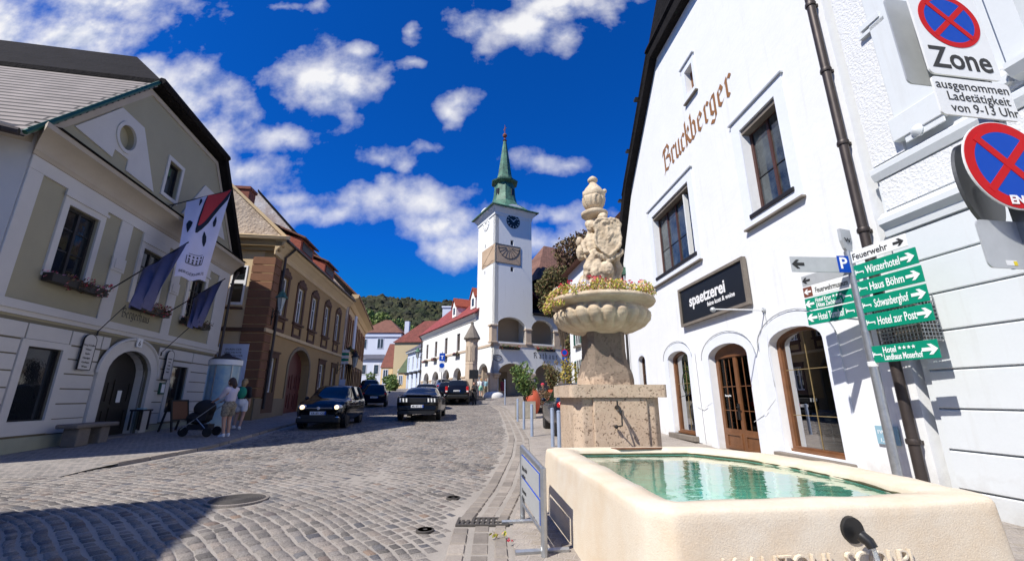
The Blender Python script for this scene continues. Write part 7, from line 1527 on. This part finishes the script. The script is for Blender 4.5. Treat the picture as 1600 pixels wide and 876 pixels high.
for x, y, rz, c1, c2, nm, lab, dx in ((-2.85, 40.1, 20, 'white_cloth', 'mint_cloth', 'hair_blond', 'woman in a white top and mint green skirt under the town hall arches', 1), (-2.45, 40.7, 200, 'blue_cloth', 'pattern_cloth', 'hair', 'person in a light blue shirt and beige trousers under the town hall arches', 0), (-3.25, 40.9, 160, 'white_cloth', 'navy_cloth', 'hair', 'person in white top and navy trousers, leftmost under the town hall arches', 0), (-.85, 40.9, 30, 'maroon_cloth', 'maroon_cloth', 'hair', 'person in a dark red coat behind the corner pier of the town hall', 1)):
    person(lab, x, y, R(rz), 1.68, KJ, [('top', c1, shirt(1 if c1 == 'maroon_cloth' else 0)), ('skirt' if dx else 'trousers', c2, shorts(0) if dx else shorts(1))], nm, .05, 'black_cloth', z=1.52)
sit = dict(pel=(0, 0, .30), wst=(0, -.01, .39), chs=(0, .0, .52), nck=(0, .01, .615), hd=(0, .03, .705), sl=(-.105, 0, .58), sr=(.105, 0, .58), el=(-.13, .05, .43), er=(.13, .05, .43), wl=(-.07, .16, .42), wr=(.07, .16, .42), hl=(-.055, .02, .29), hr=(.055, .02, .29), kl=(-.07, .24, .29), kr=(.07, .24, .29), al=(-.07, .25, .045), ar=(.07, .25, .045))
def cap_(t, q, s): part('cap', MB().ball(q['hd']+Vector((0, -.005, .03))*s, .073*s, 8, (.95, 1.1, .8)), 'red_cloth', t, smooth='all')
person('person in a red cap and dark top seated at the pavement cafe', 2.0, 28.3, R(160), 1.75, sit, [('top', 'black_cloth', shirt()), ('trousers', 'navy_cloth', shorts(1))], 'hair', 0, extra=cap_, z=1.02)
person('person in a white shirt seated at the cafe table, back to the street', 1.35, 26.9, R(-20), 1.72, sit, [('top', 'white_cloth', shirt()), ('trousers', 'navy_cloth', shorts(1))], 'hair', 0, z=.95)
person('person in a grey patterned top standing by the cafe, under the second arch', 1.25, 31.5, R(200), 1.75, {}, [('top', 'pattern_cloth', shirt()), ('trousers', 'navy_cloth', shorts(1))], 'hair', 0, 'black_cloth', z=.9)
# pushchair
t = thing('pushchair', 'black three wheeled pushchair with raised hood in front of the woman in lilac', 'pushchair', (-9.15, 13.1, G(13.1)+.055), R(190))
part('shell', MB().ball((.05, 0, .52), .30, 10, (1.15, .8, .62)), 'black_cloth', t, smooth='all'); part('hood', MB().ball((-.06, 0, .78), .30, 10, (.95, .88, .85)), 'black_cloth', t, smooth='all'); part('seat', MB().add([(-.25, -.22, .75), (-.25, .22, .75), (.1, .22, .42), (.1, -.22, .42), (.35, -.2, .46), (.35, .2, .46), (-.2, -.22, .45), (-.2, .22, .45)], [(0, 1, 2, 3), (3, 2, 5, 4), (0, 3, 6), (1, 7, 2), (0, 6, 7, 1)]), 'black_cloth', t)
part('frame', MB().tube([(-.55, -.25, 1.0), (-.45, -.25, .9), (.4, -.2, .2)], .014, 6).tube([(-.55, .25, 1.0), (-.45, .25, .9), (.4, .2, .2)], .014, 6).tube([(-.55, -.25, 1.0), (-.55, .25, 1.0)], .018, 6).tube([(.0, -.25, .5), (-.35, -.28, .16)], .012, 6).tube([(.0, .25, .5), (-.35, .28, .16)], .012, 6), 'metal', t)
for a, b in ((-.35, -.28), (-.35, .28), (.42, 0)): part('wheel', MB().lathe([(.085, -.02), (.12, -.025), (.135, 0), (.12, .025), (.085, .02)], 20).mv(Matrix.Translation((a, b, .135)) @ Matrix.Rotation(PI/2, 4, 'X')), 'tyre', t, smooth='all')
part('basket', MB().ext([rect(-.3, .25, -.2, .2)], .2, .34, ax='xy'), 'black_cloth', t)
# advertising column
t = thing('advertising_column', 'round glass advertising column with pale green posters under a low domed cap', 'advertising column', (-10.2, 15.35, G(15.35)+.05)); kz = G(15.35)+.05
part('drum', MB().lathe([(.46, .1), (.46, 2.15)], 32), mat('poster_pale', (.38,.50,.47), .3, var=(1.6,.6), col2=(.12,.25,.42)), t, smooth=True); part('base', MB().lathe([(.5, 0), (.5, .12), (.46, .13)], 32), 'metal', t, smooth=True); part('crown_ring', MB().lathe([(.46, 2.12), (.52, 2.14), (.52, 2.32), (.47, 2.34)], 32), 'signwhite', t, smooth=True); part('cap', MB().lathe([(.52, 2.32), (.4, 2.40), (.15, 2.47), (.08, 2.55), (.001, 2.57)], 24), 'iron', t, smooth=True)
for k in range(6): w = PI/3*k; part('upright', MB().box(-.015, .015, -.02, .02, .1, 2.15).mv(Matrix.Rotation(w, 4, 'Z') @ Matrix.Translation((0, .475, 0))), 'metal', t)
# ================================================================ PILLORY COLUMN, SIGNS AND CAFE
px, py = -3.62, 38.4; pz = G(py)-.05
t = thing('stone_pillar', 'tall old stone column with a conical cap standing in front of the town hall wing', 'column', (px, py, pz))
part('shaft', MB().lathe([(.62, 0), (.62, .9), (.56, 1.0), (.53, 3.0), (.55, 3.1), (.53, 3.2), (.52, 5.0), (.60, 5.15), (.60, 5.3)], 10), 'rathstone', t); part('cap', MB().lathe([(.72, 5.25), (.76, 5.35), (.48, 5.9), (.22, 6.4), (.12, 6.65), (.16, 6.75), (.08, 6.85), (.001, 6.95)], 10), 'stone', t)
for k in range(5): w = R(-150+40*k); part('niche', MB().ext([arch(-.14, .14, 3.3, 4.5, 4.75)], -.01, .02).mv(Matrix.Rotation(w+PI/2, 4, 'Z') @ Matrix.Translation((0, -.525, 0))), 'vault', t)
part('step', MB().lathe([(1.3, -.1), (1.3, .16), (1.0, .18), (1.0, .34), (.6, .35)], 12), 'stone', t)
t = thing('info_board', 'dark information board on a post at the foot of the stone column', 'information board', (-3.25, 36.8, G(36.8))); part('post', MB().tube([(0, 0, 0), (0, 0, 2.6)], .05, 8), 'iron', t); part('board', MB().box(-.38, .38, -.04, .04, 1.85, 2.6), 'black', t, bevel=.01)
t = thing('parking_signpost', 'post with two blue signs in front of the wing arcade', 'traffic sign', (-5.85, 36, G(36))); part('post', MB().tube([(0, 0, 0), (0, 0, 4.1)], .04, 8), 'metal', t)
part('upper_plate', MB().box(-.24, .24, -.06, -.04, 3.35, 4.0), 'signblue', t); mb = tmesh('T', .42, .002, 'CENTER', bold=.01); mb.v = [(a, -.062-w, 3.5+b) for a, b, w in mb.v]; part('symbol', mb, 'textwhite', t)
part('lower_plate', MB().box(-.24, .24, -.06, -.04, 2.45, 3.3), 'signwhite', t); ds = MB().ext([[(.21*math.cos(2*PI*i/24), 2.98+.21*math.sin(2*PI*i/24)) for i in range(24)]], -.064, -.06); part('disc', ds, 'signblue', t)
t = thing('small_signpost', 'slim post with a round sign and a small blue plate right of the far arch', 'traffic sign', (4.05, 33, G(33))); part('post', MB().tube([(0, 0, 0), (0, 0, 4.4)], .035, 8), 'metal', t); part('disc', MB().ext([[(.26*math.cos(2*PI*i/24), 3.95+.26*math.sin(2*PI*i/24)) for i in range(24)]], -.06, -.04), 'signblue', t); part('disc_ring', MB().ext([[(.26*math.cos(2*PI*i/24), 3.95+.26*math.sin(2*PI*i/24)) for i in range(24)], [(.2*math.cos(2*PI*i/24), 3.95+.2*math.sin(2*PI*i/24)) for i in range(24)]], -.065, -.04), 'signred', t); part('plate', MB().box(-.2, .2, -.06, -.04, 3.2, 3.6), 'signblue', t)
t = thing('left_signpost', 'post with small green and white guide plates at the end of the ochre house', 'signpost', (-11.75, 30.2, G(30.2))); part('post', MB().tube([(0, 0, 0), (0, 0, 4.0)], .045, 8), 'metal', t)
for k in range(5): part('plate', MB().box(-.22, .28, -.07, -.05, 2.95+.2*k, 3.12+.2*k), 'signgreen' if k % 2 else 'signwhite', t)
part('low_plate', MB().box(-.2, .2, -.07, -.05, 1.5, 1.9), 'blue_wall', t)
t = thing('slim_post', 'slim grey post in front of the town hall corner boulder', 'post', (-.55, 34.6, G(34.6))); part('tube', MB().lathe([(.05, 0), (.05, 1.9), (.03, 1.94)], 12), 'bollard', t)
def shrub(name, label, cat, x, y, w, hp, hb_, leaf, potm, n, size, r=.5, rows_=3, round_=False, seed=1, tall=.0, group=None):
    rr = random.Random(seed); t = thing(name, label, cat, (x, y, G(y)+.02)); 
    if group: t['group'] = group
    if round_: part('pot', MB().lathe([(w*.38, 0), (w*.42, .02), (w*.5, hp*.85), (w*.54, hp*.86), (w*.54, hp), (w*.46, hp), (w*.44, hp*.9), (.001, hp*.9)], 20), potm, t, smooth=True)
    else: part('pot', MB().ext([rect(-w/2, w/2, -w/2, w/2), rect(-w/2+.05, w/2-.05, -w/2+.05, w/2-.05)], 0, hp, ax='xy').box(-w/2+.04, w/2-.04, -w/2+.04, w/2-.04, hp*.8, hp*.88), potm, t, bevel=.01)
    st_ = MB(); cl = []
    for k in range(9):
        a = rr.uniform(0, 6.28); q = rr.uniform(.15, 1)*r; top = (q*math.cos(a), q*math.sin(a), hp+rr.uniform(.35, 1)*(hb_-hp)); st_.tube([(0, 0, hp*.8), (top[0]*.5, top[1]*.5, (hp+top[2])*.5), top], [.025, .018, .006], 5)
        for f_ in (.45, .7, 1.0): cl.append(((top[0]*f_*1.05, top[1]*f_*1.05, hp+(top[2]-hp)*f_), r*rr.uniform(.28, .5), 1.0))
    part('stems', st_, 'bark', t); part('foliage', leaves(cl, n, size, rr), leaf, t, fix=False); return t
shrub('planted_box', 'square concrete box with a tall loose green and yellow shrub at the pavement edge', 'planter', .62, 20.9, .95, .75, 2.55, 'leaf_green', 'concrete', 2200, .06, .55, seed=3)
shrub('palm_pot', 'round orange pot with a spiky grey green bush on the cafe terrace', 'planter', 2.62, 28.8, .85, 1.2, 3.0, 'leaf_olive', 'terracotta', 1400, .07, .62, round_=True, seed=5)
shrub('cafe_hedge', 'low dark hedge with pale fence band around the cafe terrace, behind the red jar', 'hedge', 1.95, 25.0, 1.1, .25, 1.0, 'leaf_autumn', 'blackwood', 1600, .05, .75, seed=6)
t = thing('red_jar', 'large glossy red earthenware jar leaning behind the planted box', 'jar', (1.15, 24.0, G(24))); part('jar', MB().lathe([(.18, 0), (.24, .05), (.38, .45), (.40, .75), (.3, 1.1), (.18, 1.28), (.2, 1.34), (.17, 1.36), (.14, 1.25), (.001, 1.2)], 28), 'terracotta', t, smooth=True)
for i, (x, y) in enumerate(((1.7, 27.5), (2.9, 27.0))):
    t = thing('cafe_table', ['round cafe table with a white cloth by the red capped guest', 'round cafe table nearest the dark blue car'][i], 'table', (x, y, G(y)), 0, 'cafe tables'); part('top', MB().lathe([(.40, .72), (.40, .75), (.001, .755)], 24), 'white_cloth', t); part('leg', MB().tube([(0, 0, 0), (0, 0, .72)], .03, 8), 'iron', t); part('foot', MB().lathe([(.25, 0), (.25, .02), (.03, .05)], 16), 'iron', t)
for i, (x, y, a) in enumerate(((2.0, 28.3, 160), (1.35, 26.9, -20), (3.1, 28.0, 100), (2.5, 26.2, 30))):
    t = thing('cafe_chair', ['wicker cafe chair under the red capped guest', 'wicker cafe chair under the white shirted guest', 'empty wicker cafe chair beside the orange pot', 'empty wicker cafe chair nearest the hedge'][i], 'chair', (x, y, G(y)+.0), R(a), 'cafe chairs')
    part('seat', MB().box(-.22, .22, -.22, .22, .42, .46), 'pattern_cloth', t); part('backrest', MB().box(-.22, .22, -.25, -.21, .5, .9), 'pattern_cloth', t)
    for u in (-.2, .2):
        for v in (-.2, .2): part('leg', MB().box(u-.015, u+.015, v-.015, v+.015, 0, .42), 'iron', t)
# ================================================================ TREES
tree('copper_tree', 'reddish brown leaved tree rising behind the statue between tower and gabled house', 8.0, 43, 18, [((7.6, 43, 16.9), 2.0, .9), ((9.6, 44, 17.6), 2.3, .8), ((11.4, 44, 18.4), 2.4, .9), ((6.4, 42, 16.0), 2.2, .9), ((8.6, 43, 15.6), 2.6, .9), ((11, 43, 16.5), 2.6, 1), ((6.2, 42, 13.3), 1.8, .9), ((8.2, 42, 12.5), 2.2, 1)], 16000, .15, 'leaf_autumn', seed=2, tr=.3)
tree('climbing_tree', 'olive and rust leaved tree hanging over the town hall loggia beside the tower', 4.9, 38.4, 10, [((4.2, 38.5, 12.2), 1.5, .9), ((3.2, 38.6, 11.4), 1.1, 1), ((5.0, 38.2, 10.6), 1.6, 1), ((3.7, 38.4, 9.8), 1.2, 1), ((5.6, 38, 12.0), 1.3, .9), ((5.6, 37.9, 8.8), 1.3, 1.1), ((6.2, 37.8, 7.2), 1.1, 1.2), ((4.6, 38.2, 8.6), .8, 1.0), ((6.0, 38, 10.3), 1.4, 1), ((5.5, 38, 6.2), .8, 1)], 16000, .12, 'leaf_olive', seed=4, tr=.2)
tree('yellow_sapling', 'thin young tree with yellow leaves in front of the shuttered house', 3.75, 28.5, 3.2, [((3.6, 28.5, 3.6), .45, 1), ((4.0, 28.5, 3.2), .45, 1), ((3.5, 28.4, 2.9), .4, 1), ((4.1, 28.6, 2.5), .45, 1), ((3.6, 28.6, 2.2), .4, 1)], 550, .09, 'leaf_yellow', seed=6, tr=.05)
for i, (x, y, h_, lf, lab) in enumerate(((-37, 112, 15, 'leaf_light', 'bright green tree on the slope left of the pale villa roof'), (-42, 118, 16, 'leaf_green', 'darker green tree at the foot of the hill, leftmost'), (-33, 120, 14, 'leaf_green', 'dark green tree behind the pale villa roof'), (-29, 126, 12, 'leaf_light', 'pale green tree behind the little chimney of the villa'))):
    zb_ = G(y)+3; tree('hill_tree', lab, x, y, h_, [((x+random.uniform(-3, 3), y+random.uniform(-2, 2), zb_+h_*random.uniform(.45, 1.0)), random.uniform(2.2, 3.4), .8) for _ in range(7)], 2600, .42, lf, group='trees below the hill', seed=20+i, tr=.35, z0=zb_)
for i, (x, y, h_, lab) in enumerate(((-17.2, 60, 2.2, 'round green bush in front of the pale villa garden wall'), (-15.4, 58, 1.8, 'clipped green bush beside the yellow house corner'), (-19.5, 62, 2.6, 'loose yellow green bush at the pale villa'))):
    zb_ = G(y); tree('garden_bush', lab, x, y, h_*.5, [((x+random.uniform(-.7, .7), y, zb_+h_*random.uniform(.3, .8)), .75, .9) for _ in range(4)], 700, .16, 'leaf_green', 'bush', 'bushes by the far houses', seed=40+i, tr=.08)
rr = random.Random(5)
for i, (x, y) in enumerate(((4.35, 15.6), (4.3, 16.3))):
    t = thing('pot_plant', ['small potted geranium on the far side of the fountain slab', 'small potted green plant farthest along the white wall'][i], 'pot plant', (x, y, G(y)+.02), 0, 'pot plants by the white wall'); part('pot', MB().lathe([(.1, 0), (.15, .25), (.13, .25), (.001, .22)], 14), 'terracotta', t); part('foliage', leaves([((0, 0, .45), .25, 1), ((.1, .1, .65), .2, 1.2), ((-.1, 0, .8), .16, 1.2)], 220, .045, rr), 'leaf_green', t, fix=False); part('blossom', leaves([((0, 0, .8), .2, .8)], 40, .04, rr), 'petal_pink', t, fix=False)

t = thing('fallen_sprig', 'small fallen sprig of yellow green leaves with a red petal on the gutter stones', 'leaves', (-.18, 4.75, G(4.75)+.03)); part('leaf_cluster', leaves([((0, 0, .03), .05, .4), ((.09, .03, .03), .04, .4)], 26, .022, rr), 'leaf_bowl', t, fix=False); part('petal', leaves([((.16, -.16, .02), .03, .3)], 8, .02, rr), 'petal_red', t, fix=False)
